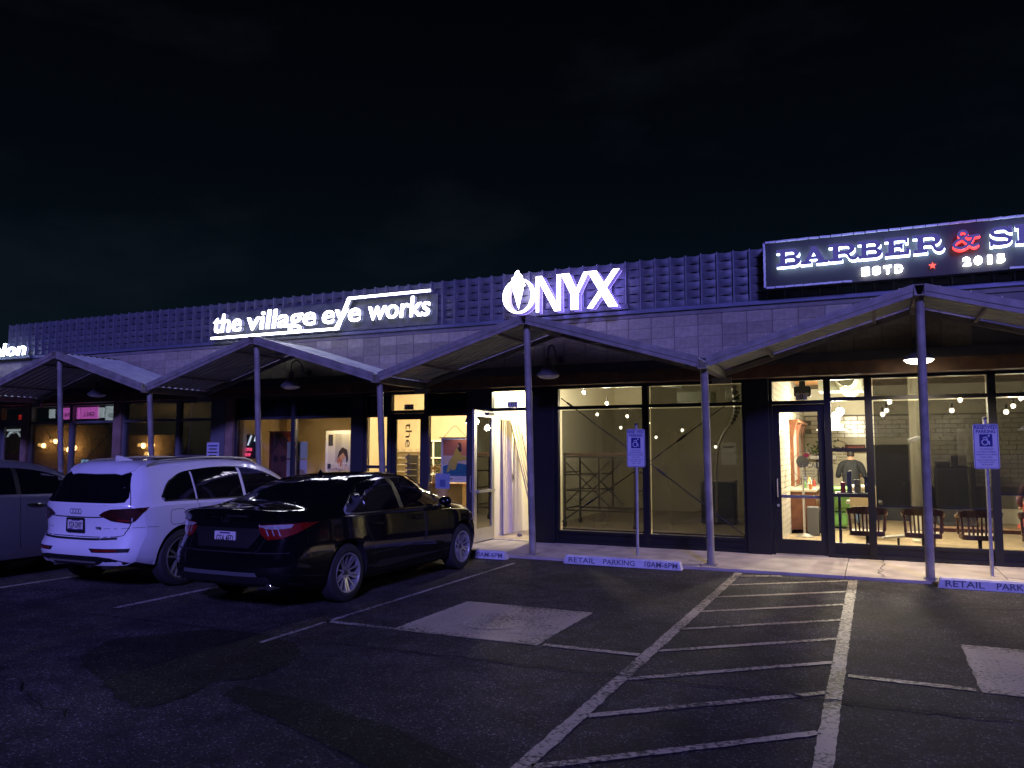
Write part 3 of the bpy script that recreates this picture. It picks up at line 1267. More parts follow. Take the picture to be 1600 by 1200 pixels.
# ---- optician's sign
t = thing('shop_sign', (-10.7, 13.3, 4.25), 'glowing white lowercase lettering sign with a stepped line, on the parapet', 'sign')
MB().box(-13.62, -7.80, 13.405, 13.42, 4.235, 4.86).build('backer', M['scale2'], t)
for w_, x0, x1 in (('the', -13.56, -12.74), ('village', -12.56, -10.68), ('eye', -10.50, -9.53), ('works', -9.33, -7.88)):
    letters(w_, x0, x1, 4.395, .405, t, M['sign_white'], 13.22, .10, bold=.006, shear=.10)
sh = shape2d([rect(-13.62, 4.245, -10.14, 4.292), [(-10.16, 4.245), (-10.075, 4.245), (-9.765, 4.905), (-9.845, 4.905)], rect(-9.81, 4.862, -7.87, 4.905)])
o = MB().flat(sh, lambda u, v: (u, 13.215, v), (0, .02, 0)).build('stepped_line', M['sign_white'], t)
MB().flat(sh, lambda u, v: (u, 13.2355, v), (0, .08, 0)).build('line_return', M['return'], o)

# ---- ice-cream shop sign
t = thing('shop_sign', (-5.1, 13.2, 4.25), 'glowing white capital letter sign with an ice cream cone inside its first letter', 'sign')
MB().box(-5.9, -3.90, 13.36, 13.42, 4.235, 4.33).build('raceway', M['scale2'], t)
z0, z1 = 4.245, 4.905


def P(pts_, x0, w_):
    return [(x0 + p[0] * w_, z0 + p[1] * (z1 - z0)) for p in pts_]


gl = {
    'N': ([P([(0, 0), (.10, 0), (.10, 1), (0, 1)], -5.535, .47), P([(0, 1), (.24, 1), (1.0, 0), (.76, 0)], -5.535, .47), P([(.86, 0), (1.0, 0), (1.0, 1), (.86, 1)], -5.535, .47)], []),
    'Y': ([P([(0, 1), (.30, 1), (.62, .42), (.62, 0), (.36, 0), (.36, .42)], -5.05, .52), P([(.84, 1), (1.0, 1), (.62, .42), (.50, .46)], -5.05, .52)], []),
    'X': ([P([(0, 1), (.30, 1), (1, 0), (.70, 0)], -4.545, .55), P([(.86, 1), (1.06, 1), (.16, 0), (-.02, 0)], -4.545, .55)], []),
}
oc = (-5.885, 4.575)
gl['O'] = ([ell(oc[0], oc[1], .325, .325, 40)], [ell(oc[0] + .005, oc[1] + .01, .240, .298, 36)])
for ch in 'ONYX':
    sh = shape2d(*gl[ch])
    o = MB().flat(sh, lambda u, v: (u, 13.05, v), (0, .02, 0)).build('letter', M['sign_violet'], t)
    MB().flat(sh, lambda u, v: (u, 13.0705, v), (0, .16, 0)).build('letter_return', M['return_v'], o)
    MB().flat(sh, lambda u, v: (u, 13.2315, v), (0, .008, 0)).build('back_light', M['halo_v'], o)
cone = [(-6.005, 4.735), (-5.775, 4.745), (-5.88, 4.325)]
sw = shape2d([spline([(-5.995, 4.75), (-6.02, 4.80), (-5.985, 4.85), (-6.0, 4.90), (-5.95, 4.945), (-5.93, 5.0), (-5.875, 5.045), (-5.86, 5.0), (-5.83, 4.97), (-5.80, 4.93), (-5.80, 4.89), (-5.755, 4.86), (-5.77, 4.80), (-5.745, 4.77), (-5.785, 4.745)], 5, True)])
o = MB().flat(shape2d([cone]), lambda u, v: (u, 13.0, v), (0, .045, 0)).build('cone', M['sign_violet'], t)
o2 = MB().flat(sw, lambda u, v: (u, 12.995, v), (0, .05, 0)).build('ice_cream_swirl', M['sign_violet'], t)
for p in ([(-6.0, 4.80), (-5.9, 4.775), (-5.79, 4.80)], [(-5.995, 4.865), (-5.9, 4.83), (-5.79, 4.865)], [(-5.96, 4.925), (-5.89, 4.90), (-5.81, 4.925)]):
    MB().flat(shape2d(stroke(spline(p, 5), .016)), lambda u, v: (u, 12.99, v), (0, .004, 0)).build('swirl_line', M['panel_blk'], o2)
MB().flat(shape2d(stroke([(-6.0, 4.735), (-5.88, 4.33)], .016) + stroke([(-5.78, 4.74), (-5.87, 4.33)], .016)), lambda u, v: (u, 12.996, v), (0, .003, 0)).build('cone_outline', M['panel_blk'], o)

# ---- barber sign cabinet: blue painted faces over lit trays
t = thing('shop_sign', (.8, 13.2, 4.35), 'black cabinet sign with halo lit slab serif letters, red ampersand and star', 'sign')
MB().box(-1.57, 4.2, 13.16, 13.36, 4.345, 5.125).build('cabinet', M['panel_blk'], t)
rl = random.Random(4)
bt = MB()
for seg in (((-1.545, 13.145, 4.37), (-1.545, 13.145, 5.10), 7), ((-1.53, 13.145, 4.362), (-.24, 13.145, 4.362), 9), ((1.83, 13.145, 4.362), (4.1, 13.145, 4.362), 12), ((-1.53, 13.145, 5.108), (4.1, 13.145, 5.108), 34)):
    A, B, n = V(*seg[0]), V(*seg[1]), seg[2]
    for k in range(n):
        a, b = A.lerp(B, (k + .03) / n), A.lerp(B, (k + .97) / n)
        q = rl.uniform(-.004, .004)
        MB().bar(a + V(q, 0, q), b + V(-q, 0, -q), .028, .026 + abs(q), up=(0, 1, 0)).build('border_tube', M['led'], t)

SL = .055           # slab thickness as share of ...


def slab(ch, x0, x1, zb, h):
    """wide slab-serif capitals as unions and cut-outs"""
    w_ = x1 - x0

    def q(u, v):
        return (x0 + u * w_, zb + v * h)

    def rc(a, b, c, d):
        return [q(a, b), q(c, b), q(c, d), q(a, d)]

    def el(cx_, cy_, rx, ry, a0=0, a1=360):
        return [q(cx_ + rx * math.cos(R(a0 + (a1 - a0) * k / 20)), cy_ + ry * math.sin(R(a0 + (a1 - a0) * k / 20))) for k in range(20 if a1 - a0 >= 360 else 21)]
    A, S = [], []
    if ch == 'B':
        A = [rc(0, 0, .70, .19), rc(0, .81, .68, 1), rc(.15, .1, .38, .9), rc(.3, .42, .72, .60),
             el(.70, .265, .30, .265, -90, 90), el(.68, .745, .28, .255, -90, 90), rc(.60, 0, .72, .53), rc(.60, .49, .70, 1)]
        S = [rc(.38, .19, .66, .42), el(.66, .305, .10, .115, -90, 90), rc(.38, .60, .64, .81), el(.64, .705, .10, .105, -90, 90)]
    elif ch == 'A':
        A = [rc(0, 0, .40, .17), rc(.56, 0, 1, .17), [q(.12, .1), q(.30, .1), q(.56, .86), q(.44, 1)], [q(.40, 1), q(.58, 1), q(.90, .1), q(.64, .1), q(.44, .8)], rc(.3, .26, .7, .42), rc(.38, .82, .60, 1)]
        S = []
    elif ch == 'R':
        A = [rc(0, 0, .48, .18), rc(0, .82, .66, 1), rc(.14, .1, .36, .9), rc(.3, .38, .68, .56), el(.66, .69, .28, .31, -90, 90), rc(.58, .38, .68, 1)]
        A += stroke([q(*p) for p in spline([(.60, .46), (.70, .34), (.74, .18), (.84, .08), (.95, .10), (1.0, .22)], 5)], .16 * h)
        S = [rc(.36, .56, .62, .82), el(.62, .69, .11, .13, -90, 90)]
    elif ch == 'E':
        A = [rc(0, 0, .95, .19), rc(0, .81, .92, 1), rc(.14, .1, .38, .9), rc(.3, .43, .66, .58), rc(.60, .33, .72, .68), rc(.80, .66, .92, .9), rc(.83, .1, .97, .36)]
    elif ch == 'S':
        A = stroke([q(*p) for p in spline([(.84, .74), (.70, .88), (.46, .90), (.24, .86), (.15, .72), (.24, .58), (.5, .51), (.76, .44), (.86, .28), (.76, .14), (.5, .10), (.28, .12), (.12, .26)], 6)], .19 * h)
        A += [rc(.82, .62, .96, 1), rc(.04, 0, .17, .38)]
    elif ch == 'H':
        A = [rc(0, 0, .44, .18), rc(0, .82, .44, 1), rc(.10, .1, .32, .9), rc(.3, .42, .7, .58), rc(.56, 0, 1, .18), rc(.56, .82, 1, 1), rc(.68, .1, .9, .9)]
    elif ch == '&':
        A = stroke([q(*p) for p in spline([(.92, .18), (.78, .10), (.62, .26), (.42, .52), (.26, .76), (.34, .94), (.50, .92), (.56, .76), (.40, .58), (.16, .42), (.06, .22), (.20, .06), (.42, .06), (.62, .24), (.74, .46), (.78, .62)], 6)], .13 * h)
        A += stroke([q(.60, .62), q(.98, .66)], .12 * h)
    return shape2d(A, S)


for ch, x0, x1, zb in (('B', -1.345, -.985, 4.665), ('A', -.985, -.575, 4.668), ('R', -.565, -.165, 4.67), ('B', -.15, .185, 4.672), ('E', .225, .57, 4.675), ('R', .61, 1.0, 4.677), ('&', 1.12, 1.47, 4.685), ('S', 1.585, 1.89, 4.682), ('H', 1.915, 2.30, 4.682), ('A', 2.32, 2.70, 4.682), ('V', 0, 0, 0)):
    if ch == 'V':
        continue
    sh = slab(ch, x0, x1, zb, .275)
    f = MB().flat(sh, lambda u, v: (u, 13.03, v), (0, .03, 0)).build('letter', M['letter_face'], t)
    tr = ([((p[0] - (x0 + x1) / 2) * 1.012 + (x0 + x1) / 2 + .005, (p[1] - zb - .137) * 1.015 + zb + .137 - .022) for p in sh[0]], sh[1], sh[2])
    MB().flat(tr, lambda u, v: (u, 13.075, v), (0, .035, 0)).build('lit_tray', M['sign_red'] if ch == '&' else M['sign_halo'], f)
for s, x0, x1, zb in (('ESTD', -.125, .49, 4.425), ('2015', 1.24, 1.81, 4.445)):
    n = len(s)
    for i, ch in enumerate(s):
        a = x0 + (x1 - x0) * (i + .10) / n
        b = x0 + (x1 - x0) * (i + .82) / n
        if ch == '1':
            a, b = a + .03, b - .02
        g = fit_text(ch, a, b, zb, zb + .125, bold=.045)
        MB().flat(g, lambda u, v: (u, 13.10, v), (0, .04, 0)).build('small_letter', M['sign_white'], t)
star = [(.858 + (.052 if k % 2 == 0 else .021) * math.cos(R(90 + 36 * k)), 4.49 + (.055 if k % 2 == 0 else .022) * math.sin(R(90 + 36 * k))) for k in range(10)]
MB().flat(shape2d([star]), lambda u, v: (u, 13.10, v), (0, .03, 0)).build('star', emat('lit_red_star', (1.0, .10, .06), 1.6, (.5, .02, .02)), t)

# ---- salon sign at the edge of the picture
t = thing('shop_sign', (-20.9, 13.25, 4.2), 'cool white lit script letters cut off at the edge of the picture', 'sign')
letters('salon', -21.75, -20.10, 4.24, .33, t, M['sign_cool'], 13.22, .08, bold=.014, shear=.15)
MB().box(-22.6, -20.05, 13.31, 13.40, 4.16, 4.22).build('raceway', M['flash'], t)

# ================================================================== rooms behind the glass
M['w_cream'] = pmat('cream_wall', (.72, .60, .40), .8, var=.05, scale=2)
M['w_tan'] = pmat('tan_wall', (.46, .34, .18), .8, var=.08, scale=2)
M['w_white'] = pmat('white_wall', (.80, .75, .58), .75, var=.05, scale=1.4)
M['w_drywall'] = pmat('drywall', (.52, .48, .35), .85, var=.10, scale=1.2)
M['w_stone'] = pmat('stone_wall', (.16, .11, .07), .9, col2=(.30, .22, .14), scale=9, bump=.8, bscale=14, bdist=.04)
M['w_dark'] = pmat('dark_wall', (.05, .045, .04), .9)
M['ceil_d'] = pmat('dark_ceiling', (.13, .115, .09), .9, var=.2, scale=2)
M['floor_c'] = pmat('concrete_floor', (.36, .30, .22), .45, var=.2, scale=2)
M['floor_w'] = pmat('wood_floor', (.34, .25, .14), .4, col2=(.44, .34, .21), scale=7)
M['grout'] = pmat('tile_grout', (.20, .185, .15), .9)
M['tile'] = pmat('glazed_tile', (.68, .63, .50), .22, var=.06, scale=3)
M['tile2'] = pmat('glazed_tile_cool', (.60, .55, .44), .22, var=.06, scale=3)
M['bulb'] = emat('lit_bulb', (1.0, .87, .60), 14.0)
M['bulb_w'] = emat('lit_bulb_white', (1.0, .90, .68), 18.0)
M['track'] = pmat('track_black', (.02, .02, .02), .5)
M['joist'] = pmat('roof_joist', (.20, .15, .10), .8, var=.2, scale=4)
M['orange_wood'] = pmat('ceiling_boards', (.42, .20, .07), .6, col2=(.55, .30, .13), scale=6)

F0 = .052           # shop floor level


def room(name, x0, x1, y1, zc, mf, ml, mr, mb, mc, y0=YG + .09):
    def st(n, o):
        tag(o, kind='structure')
        return o
    st('f', MB().box(x0, x1, y0 - .02, y1, -.1, F0).build('shop_floor', M[mf]))
    if ml:
        st('l', MB().box(x0 - .06, x0, y0, y1, F0, zc).build('shop_side_wall', M[ml]))
    if mr:
        st('r', MB().box(x1, x1 + .06, y0, y1, F0, zc).build('shop_side_wall', M[mr]))
    st('b', MB().box(x0 - .05, x1 + .05, y1, y1 + .1, F0, zc).build('shop_back_wall', M[mb]))
    st('c', MB().box(x0 - .05, x1 + .05, y0, y1 + .05, zc, zc + .06).build('shop_ceiling', M[mc]))


def can_light(x, y, z, label, w=20, col=(1, .88, .66), group='bare bulbs on the shop ceilings', r=.06, cord=0.0, mat='bulb'):
    t = thing('ceiling_bulb', (x, y, z), label, 'light bulb', group)
    MB().ball((x, y, z - cord), r, 12, 8).build('bulb', M[mat], t, smooth=True)
    c = MB()
    c.tube([(x, y, z - cord + r * .8), (x, y, z + .12)], .018 if cord < .1 else .008, 8)
    c.build('socket', M['track'], t)
    if w:
        plight('bulb_light', (x, y, z - cord - r - .03), w, col, .07, t)
    return t


# ------------------------------------------------------------------ barber shop
room('barber', -1.66, 7.0, 21.4, 3.55, 'floor_w', 'w_white', None, 'w_white', 'ceil_d')
# brick-shaped wall tiles
tm = []
for k in ('tile', 'tile2'):
    me = MB().box(0, .292, -.008, .002, 0, .092).mesh('tile')
    me.materials.append(M[k])
    tm.append(me)
tmL = []
for k in ('tile', 'tile2'):
    me = MB().box(-.002, .008, 0, .292, 0, .092).mesh('tile')
    me.materials.append(M[k])
    tmL.append(me)
tw = tag(MB().box(-1.66, 6.9, 21.375, 21.398, 2.05, 2.62).build('tiled_wall_band', M['grout']), kind='structure')
tw2 = tag(MB().box(.75, 6.9, 21.372, 21.374, .4, 2.05).build('tiled_wall_field', M['grout']), kind='structure')
twl = tag(MB().box(-1.656, -1.64, 13.9, 21.37, F0, 3.3).build('tiled_side_wall', M['grout']), kind='structure')
rt = random.Random(2)
nt_ = 0
for j in range(5):
    zz = 2.06 + j * .108
    for i in range(23):
        xx = -1.63 + i * .31 + (.155 if j % 2 else 0)
        if xx > 5.2:
            continue
        link('wall_tile', rt.choice(tm), tw, (xx, 21.374, zz))
for j in range(11):
    zz = .90 + j * .108
    for i in range(14):
        xx = .78 + i * .31 + (.155 if j % 2 else 0)
        if xx > 4.9 or zz > 2.0:
            continue
        link('wall_tile', rt.choice(tm), tw2, (xx, 21.369, zz))
for j in range(28):
    zz = .10 + j * .108
    for i in range(11):
        yy = 18.1 + i * .31 + (.155 if j % 2 else 0)
        if yy + .3 > 21.37 or zz < .9:
            continue
        link('wall_tile', rt.choice(tmL), twl, (-1.638, yy, zz))
rest = MB()
for j in range(30):
    for i in range(13):
        yy = 14.0 + i * .31 + (.155 if j % 2 else 0)
        if yy + .3 < 18.1:
            rest.box(-1.640, -1.630, yy, yy + .292, .06 + j * .108, .152 + j * .108)
tag(rest.build('wall_tile_field', M['tile'], twl), kind='stuff')
for i in range(7):
    bm_ = MB().box(-1.6, 6.9, 14.8 + i * 1.0, 14.9 + i * 1.0, 3.3, 3.545).build('ceiling_joist', M['joist'])
    tag(bm_, kind='structure')
brd = tag(MB().box(-1.64, -.75, 14.0, 21.3, 3.285, 3.297).build('ceiling_boards_back', M['joist']), kind='structure')
me = MB().box(0, .88, 0, .135, 0, .014).mesh('board')
me.materials.append(M['orange_wood'])
for i in range(26):
    link('ceiling_board', me, brd, (-1.638, 16.0 + i * .142, 3.268))
# ducts
dk = thing('air_duct', (.1, 17.5, 3.0), 'silver flexible air duct under the barber shop ceiling', 'duct')
pth = [(-.45 + .02 * math.sin(k), 15.2 + k * .035, 3.05 + .02 * math.sin(k * .3)) for k in range(90)]
MB().tube(pth, [.17 + (.012 if k % 2 else 0) for k in range(90)], 16).build('duct_tube', M['galv'], dk, smooth=False)
MB().box(-1.0, -.2, 16.6, 17.3, 2.9, 3.2).build('plenum_box', M['galv'], dk)
# lamps
bulbs = [(1340, 14.9)]
for (x, y, z, lab) in ((-.653, 17.5, 2.536, 'upper of the two bright bulbs over the barber counter'), (-.708, 17.0, 2.426, 'lower of the two bright bulbs over the barber counter')):
    can_light(x, y, z, lab, 260, mat='bulb_w', r=.085)
for (x, y, z, lab) in ((.25, 15.7, 2.611, 'bulb high under the barber ceiling just left of the canopy post'), (.122, 15.0, 2.366, 'lowest bulb left of the canopy post in the barber window'), (.188, 15.3, 2.444, 'bulb touching the lowest one left of the canopy post'),
                       (1.184, 15.2, 2.419, 'large bulb in the middle of the barber window'), (1.383, 16.0, 2.633, 'faint bulb just above the large middle bulb'),
                       (2.271, 15.8, 2.631, 'highest of the three bulbs at the edge of the barber window'), (2.085, 15.3, 2.479, 'middle of the three bulbs at the edge of the barber window'), (1.93, 14.9, 2.369, 'lowest of the three bulbs at the edge of the barber window')):
    can_light(x, y, z, lab, 50, r=.04)
# green tiered pendant
t = thing('pendant_lamp', (-.88, 18.4, 2.2), 'tiered white and green pendant lamp below the bright bulbs', 'pendant lamp')
pe = MB()
pe.lathe([(.10, .30), (.17, .22), (.19, .20), (.17, .19), (.23, .10), (.25, .08), (.23, .07), (.30, .0), (.28, -.01), (.0, .04)], (-.86, 18.4, 2.17), 'z', 20)
pe.build('lamp_shade', pmat('pale_green_glass', (.62, .78, .52), .3), t, smooth=True)
for zz, rr in ((2.39, .175), (2.27, .235), (2.17, .30)):
    MB().lathe([(rr + .012, .0), (rr + .012, .025), (rr - .02, .03), (rr - .02, -.005)], (-.86, 18.4, zz), 'z', 20, cap=False).build('rim', emat('lit_rim', (1, .95, .8), 1.2), t)
MB().tube([(-.86, 18.4, 2.46), (-.86, 18.4, 3.5)], .01, 6).build('cord', M['track'], t)
# dark pendant shades at the right edge
for x, y, z, lab in ((2.36, 15.6, 2.08, 'dark dish pendant lamp inside, beside the parking sign'), (2.75, 16.2, 2.20, 'dark dish pendant lamp cut by the picture edge')):
    t = thing('pendant_lamp', (x, y, z), lab, 'pendant lamp', 'dark dish pendants')
    MB().lathe([(.0, .17), (.04, .17), (.05, .09), (.10, .07), (.20, .01), (.21, .0), (.195, .0), (.09, .05), (.0, .06)], (x, y, z), 'z', 20).build('lamp_shade', M['lamp_enam'], t, smooth=True)
    MB().lathe([(.0, .012), (.19, .008), (.19, .0), (.0, -.004)], (x, y, z), 'z', 20).build('diffuser', emat('dim_diffuser', (1, .85, .55), .5), t)
    MB().tube([(x, y, z + .16), (x, y, 3.4)], .008, 6).build('cord', M['track'], t)
# shades on the inside of the glass
M['shade_hem'] = pmat('shade_hem', (.01, .01, .01), .7)


def roller(x0, x1, z0, z1, lab, mat='shade'):
    t = thing('roller_blind', ((x0 + x1) / 2, YG + .12, z0), lab, 'window shade', 'sun shades behind the glass')
    MB().box(x0, x1, YG + .118, YG + .120, z0, z1).build('shade_cloth', M[mat], t)
    MB().box(x0, x1, YG + .108, YG + .130, z0 - .028, z0).build('hem_bar', M['shade_hem'], t)


roller(-.02, 1.54, .875, 2.53, 'dark see-through roller shade in the barber window left of the parking sign', 'shade2')
roller(1.66, 3.34, 1.10, 2.53, 'dark roller shade in the barber window at the picture edge', 'shade2')
roller(-5.36, -3.78, .30, 2.49, 'grey see-through shade in the empty unit behind the parking sign')
roller(-3.655, -2.06, .30, 2.49, 'grey see-through shade in the empty unit behind a canopy post')
roller(-.02, 1.54, 2.61, 2.88, 'strip of dark shade in the transom above the barber window', 'shade2')
roller(-3.655, -2.06, 2.57, 2.88, 'strip of dark shade in the transom of the empty unit')
roller(1.66, 3.34, 2.61, 2.88, 'strip of dark shade in the transom at the picture edge', 'shade2')

# wooden slat-back chairs, backs to the glass
M['chair_wood'] = pmat('dark_chair_wood', (.10, .045, .018), .4, col2=(.16, .08, .035), scale=9)
M['chair_pale'] = pmat('polished_seat_wood', (.60, .50, .34), .3)


def slat_chair(x, y, lab, rz=0.0):
    t = thing('slat_back_chair', (x, y, F0), lab, 'chair', 'wooden slat back swivel chairs along the barber window', rz)
    b = lambda n, mm, k='chair_wood', **kw: mm.build(n, M[k], t, local=True, **kw)
    seat = MB().flat(shape2d([rrect(-.25, -.23, .25, .25, .09)]), lambda u, v: (u, v, .38), (0, 0, -.05))
    b('seat', seat, 'chair_pale')
    b('seat_frame', MB().flat(shape2d([rrect(-.265, -.245, .265, .262, .09)], [rrect(-.235, -.215, .235, .232, .08)]), lambda u, v: (u, v, .385), (0, 0, -.075)))
    # curved crest rail, arms in one sweep
    arc = [(.275 * math.sin(R(a)), -.24 + .10 - .10 * math.cos(R(a)) * 1.0, .0) for a in range(-90, 91, 15)]
    m = MB()
    for q in range(len(arc) - 1):
        pa, pb = arc[q], arc[q + 1]
        ha, hb = [.06 + .065 * math.cos(R(-90 + 15 * j)) for j in (q, q + 1)]
        d_ = V(pb[1] - pa[1], pa[0] - pb[0], 0).normalized() * .024
        vs = []
        for p_, h_ in ((pa, ha), (pb, hb)):
            for sg in (-1, 1):
                vs += [V(p_[0], p_[1], .69 + h_ - .03) + d_ * sg, V(p_[0], p_[1], .69 - .03) + d_ * sg]
        m.add(vs, [(0, 1, 5, 4), (2, 6, 7, 3), (0, 4, 6, 2), (1, 3, 7, 5)] + ([(0, 2, 3, 1)] if q == 0 else []) + ([(4, 5, 7, 6)] if q == len(arc) - 2 else []))
    b('crest_rail', m, smooth=True)
    for s in (-1, 1):
        b('arm', MB().tube([(s * .275, -.14, .715), (s * .285, .05, .66), (s * .28, .22, .64)], [.036, .034, .036], 8), smooth=True)
        b('arm_post', MB().tube([(s * .275, .20, .63), (s * .265, .18, .36)], .02, 8), smooth=True)
        b('arm_post', MB().tube([(s * .265, -.15, .70), (s * .245, -.14, .36)], .02, 8), smooth=True)
    for k in range(7):
        u = -.18 + .06 * k
        yy = -.24 + .012 + (abs(u) / .27) ** 2 * .05
        b('slat', MB().bar((u * .92, yy + .02, .37), (u, yy, .66), .026, .030, up=(0, 1, 0)))
    b('pedestal', MB().lathe([(.06, .33), (.03, .30), (.028, .16), (.05, .12), (.05, .08), (.0, .07)], (0, 0, 0), 'z', 12), 'track', smooth=True)
    for k in range(4):
        a = R(45 + 90 * k)
        b('foot', MB().tube([(0, 0, .12), (.15 * math.cos(a), .15 * math.sin(a), .09), (.27 * math.cos(a), .27 * math.sin(a), .025)], [.026, .024, .018], 8), smooth=True)
    return t


slat_chair(-.18, 14.36, 'first slat-back wooden chair from the barber shop door')
slat_chair(.64, 14.36, 'second slat-back wooden chair from the barber shop door', R(-4))
slat_chair(1.42, 14.36, 'third slat-back wooden chair from the barber shop door, behind the sign post', R(3))
slat_chair(2.26, 14.40, 'slat-back wooden chair cut by the picture edge', R(-10))
t = thing('low_bench', (1.5, 15.4, F0), 'low dark wood bench behind the slat-back chairs', 'bench')
MB().box(.75, 2.6, 15.2, 15.6, .38, .44).build('top', M['chair_wood'], t)
for x in (.8, 2.5):
    MB().box(x, x + .06, 15.22, 15.58, F0, .379).build('leg', M['chair_wood'], t)
# footrest of the barber chair
t = thing('footrest', (.25, 15.6, F0), 'pale footrest of a barber chair on the wood floor', 'footrest')
MB().bar((.05, 15.6, .20), (.50, 15.6, .26), .26, .035).build('plate', M['alum'], t)
MB().tube([(.3, 15.6, .22), (.3, 15.62, .07)], .02, 8).build('stem', M['track'], t)
MB().lathe([(.13, .0), (.13, .015), (.02, .03)], (.3, 15.62, F0), 'z', 16).build('base', M['track'], t)
# barber chair of pale leather
t = thing('barber_chair', (-.25, 17.4, F0), 'reclining barber chair with pale upholstery behind the first slat chair', 'barber chair')
M['leather'] = pmat('pale_leather', (.50, .45, .34), .45)
M['leather_g'] = pmat('green_leather', (.12, .28, .07), .45)
MB().box(-.52, -.02, 17.2, 17.7, .48, .60).build('seat', M['leather'], t, bevel=.04)
MB().bar((-.27, 17.15, .62), (-.27, 16.75, 1.06), .48, .10).build('backrest', M['leather'], t, bevel=.03)
for s in (-.58, .0):
    MB().box(s, s + .08, 17.15, 17.6, .68, .74).build('armrest', M['alum'], t, bevel=.01)
MB().lathe([(.28, 0), (.28, .03), (.08, .07), (.06, .42), (.12, .43)], (-.27, 17.45, F0), 'z', 18).build('pedestal', M['alum'], t, smooth=True)
t = thing('barber_chair', (-1.0, 18.4, F0), 'green upholstered barber chair beside the counter', 'barber chair')
MB().box(-1.1, -.55, 18.2, 18.75, .45, .60).build('seat', M['leather_g'], t, bevel=.05)
MB().bar((-.82, 18.2, .55), (-.82, 17.95, .98), .54, .12).build('backrest', M['leather_g'], t, bevel=.04)
MB().box(-1.05, -.6, 18.25, 18.7, .12, .44).build('skirt', M['leather_g'], t, bevel=.05)
MB().lathe([(.26, 0), (.26, .03), (.08, .06)], (-.82, 18.5, F0), 'z', 18).build('base', M['alum'], t)
# counter with hutch frame on the left wall
t = thing('wooden_counter', (-1.4, 18.4, F0), 'reddish wooden counter with drawers along the tiled wall', 'counter')
M['red_wood'] = pmat('reddish_wood', (.13, .042, .018), .45, col2=(.20, .075, .035), scale=6)
MB().box(-1.63, -1.17, 17.2, 19.6, F0 + .08, .90).build('carcass', M['red_wood'], t)
MB().box(-1.63, -1.14, 17.15, 19.65, .902, .945).build('top', pmat('stone_top', (.62, .55, .42), .3), t)
for k in range(4):
    o = MB().box(-1.66 + .5, -1.168 + .012, 17.25 + k * .58, 17.78 + k * .58, .22, .84).build('drawer', M['red_wood'], t)
    MB().box(-1.156, -1.135, 17.44 + k * .58, 17.56 + k * .58, .70, .72).build('handle', M['alum'], o)
t = thing('hutch_frame', (-1.6, 18.6, 1.2), 'tall open hutch frame of carved red wood on the tiled wall', 'hutch')
MB().box(-1.628, -1.60, 17.4, 19.8, 1.10, 2.20).build('added_pale_panel', pmat('added_dull_pale_panel', (.60, .56, .48), .35, .3), t)  # pale panel set in where tile shows through the open frame
for yy in (17.36, 18.55, 19.76):
    MB().box(-1.628, -1.56, yy, yy + .09, 1.0, 2.2).build('pilaster', M['red_wood'], t)
    c = MB()
    c.add([(-1.628, yy - .05, 2.32), (-1.48, yy - .05, 2.32), (-1.53, yy - .05, 2.18), (-1.56, yy - .05, 2.0), (-1.628, yy - .05, 2.0),
           (-1.628, yy + .14, 2.32), (-1.48, yy + .14, 2.32), (-1.53, yy + .14, 2.18), (-1.56, yy + .14, 2.0), (-1.628, yy + .14, 2.0)],
          [(0, 1, 2, 3, 4), (9, 8, 7, 6, 5), (0, 5, 6, 1), (1, 6, 7, 2), (2, 7, 8, 3), (3, 8, 9, 4), (4, 9, 5, 0)])
    c.build('corbel', M['red_wood'], t)
MB().box(-1.628, -1.45, 17.2, 19.95, 2.322, 2.38).build('cornice', M['red_wood'], t)
# pole-like lamp stand, bag, bottles, plant, pictures
t = thing('coat_stand', (-1.33, 16.6, F0), 'tall stand with a round head inside the barber door', 'stand')
MB().tube([(-1.33, 16.6, F0 + .05), (-1.33, 16.6, 1.45)], .022, 10).build('pole', M['alum'], t, smooth=True)
MB().lathe([(.0, -.02), (.12, -.02), (.12, .02), (.0, .02)], (-1.33, 16.6, 1.52), 'y', 20).build('head', M['steel_d'], t)
MB().lathe([(.17, 0), (.17, .02), (.03, .07)], (-1.33, 16.6, F0), 'z', 14).build('foot', M['alum'], t)
t = thing('backpack', (-1.0, 17.0, F0), 'dark grey bag on the floor inside the barber door', 'bag')
MB().ball((-.98, 17.0, .34), (.17, .13, .29), 14, 10).build('body', pmat('bag_cloth', (.04, .04, .042), .9), t, smooth=True)
MB().box(-1.3, -1.08, 16.85, 17.1, F0, .62).build('side_case', pmat('case_grey', (.10, .10, .10), .7), t, bevel=.02)
t = thing('potted_plant', (-1.25, 21.0, 1.55), 'bushy green plant on the shelf at the back of the barber shop', 'plant')
MB().box(-1.5, -.9, 20.95, 21.2, 1.52, 1.60).build('planter', M['white'], t)
lv = MB()
rv = random.Random(3)
for k in range(170):
    c = V(-1.2 + rv.gauss(0, .14), 21.05 + rv.gauss(0, .07), 1.72 + rv.gauss(0, .09))
    d1 = V(rv.uniform(-1, 1), rv.uniform(-1, 1), rv.uniform(-.6, 1)).normalized()
    d2 = d1.cross(V(rv.uniform(-1, 1), rv.uniform(-1, 1), rv.uniform(-1, 1))).normalized()
    lv.add([c, c + d1 * .05 + d2 * .02, c + d1 * .1, c + d1 * .05 - d2 * .02], [(0, 1, 2, 3)])
lv.build('foliage', pmat('leaf', (.05, .12, .03), .6, var=.4, scale=20), t, weld=False)
M['pic'] = pmat('print_paper', (.62, .58, .48), .6, col2=(.25, .22, .2), scale=14)
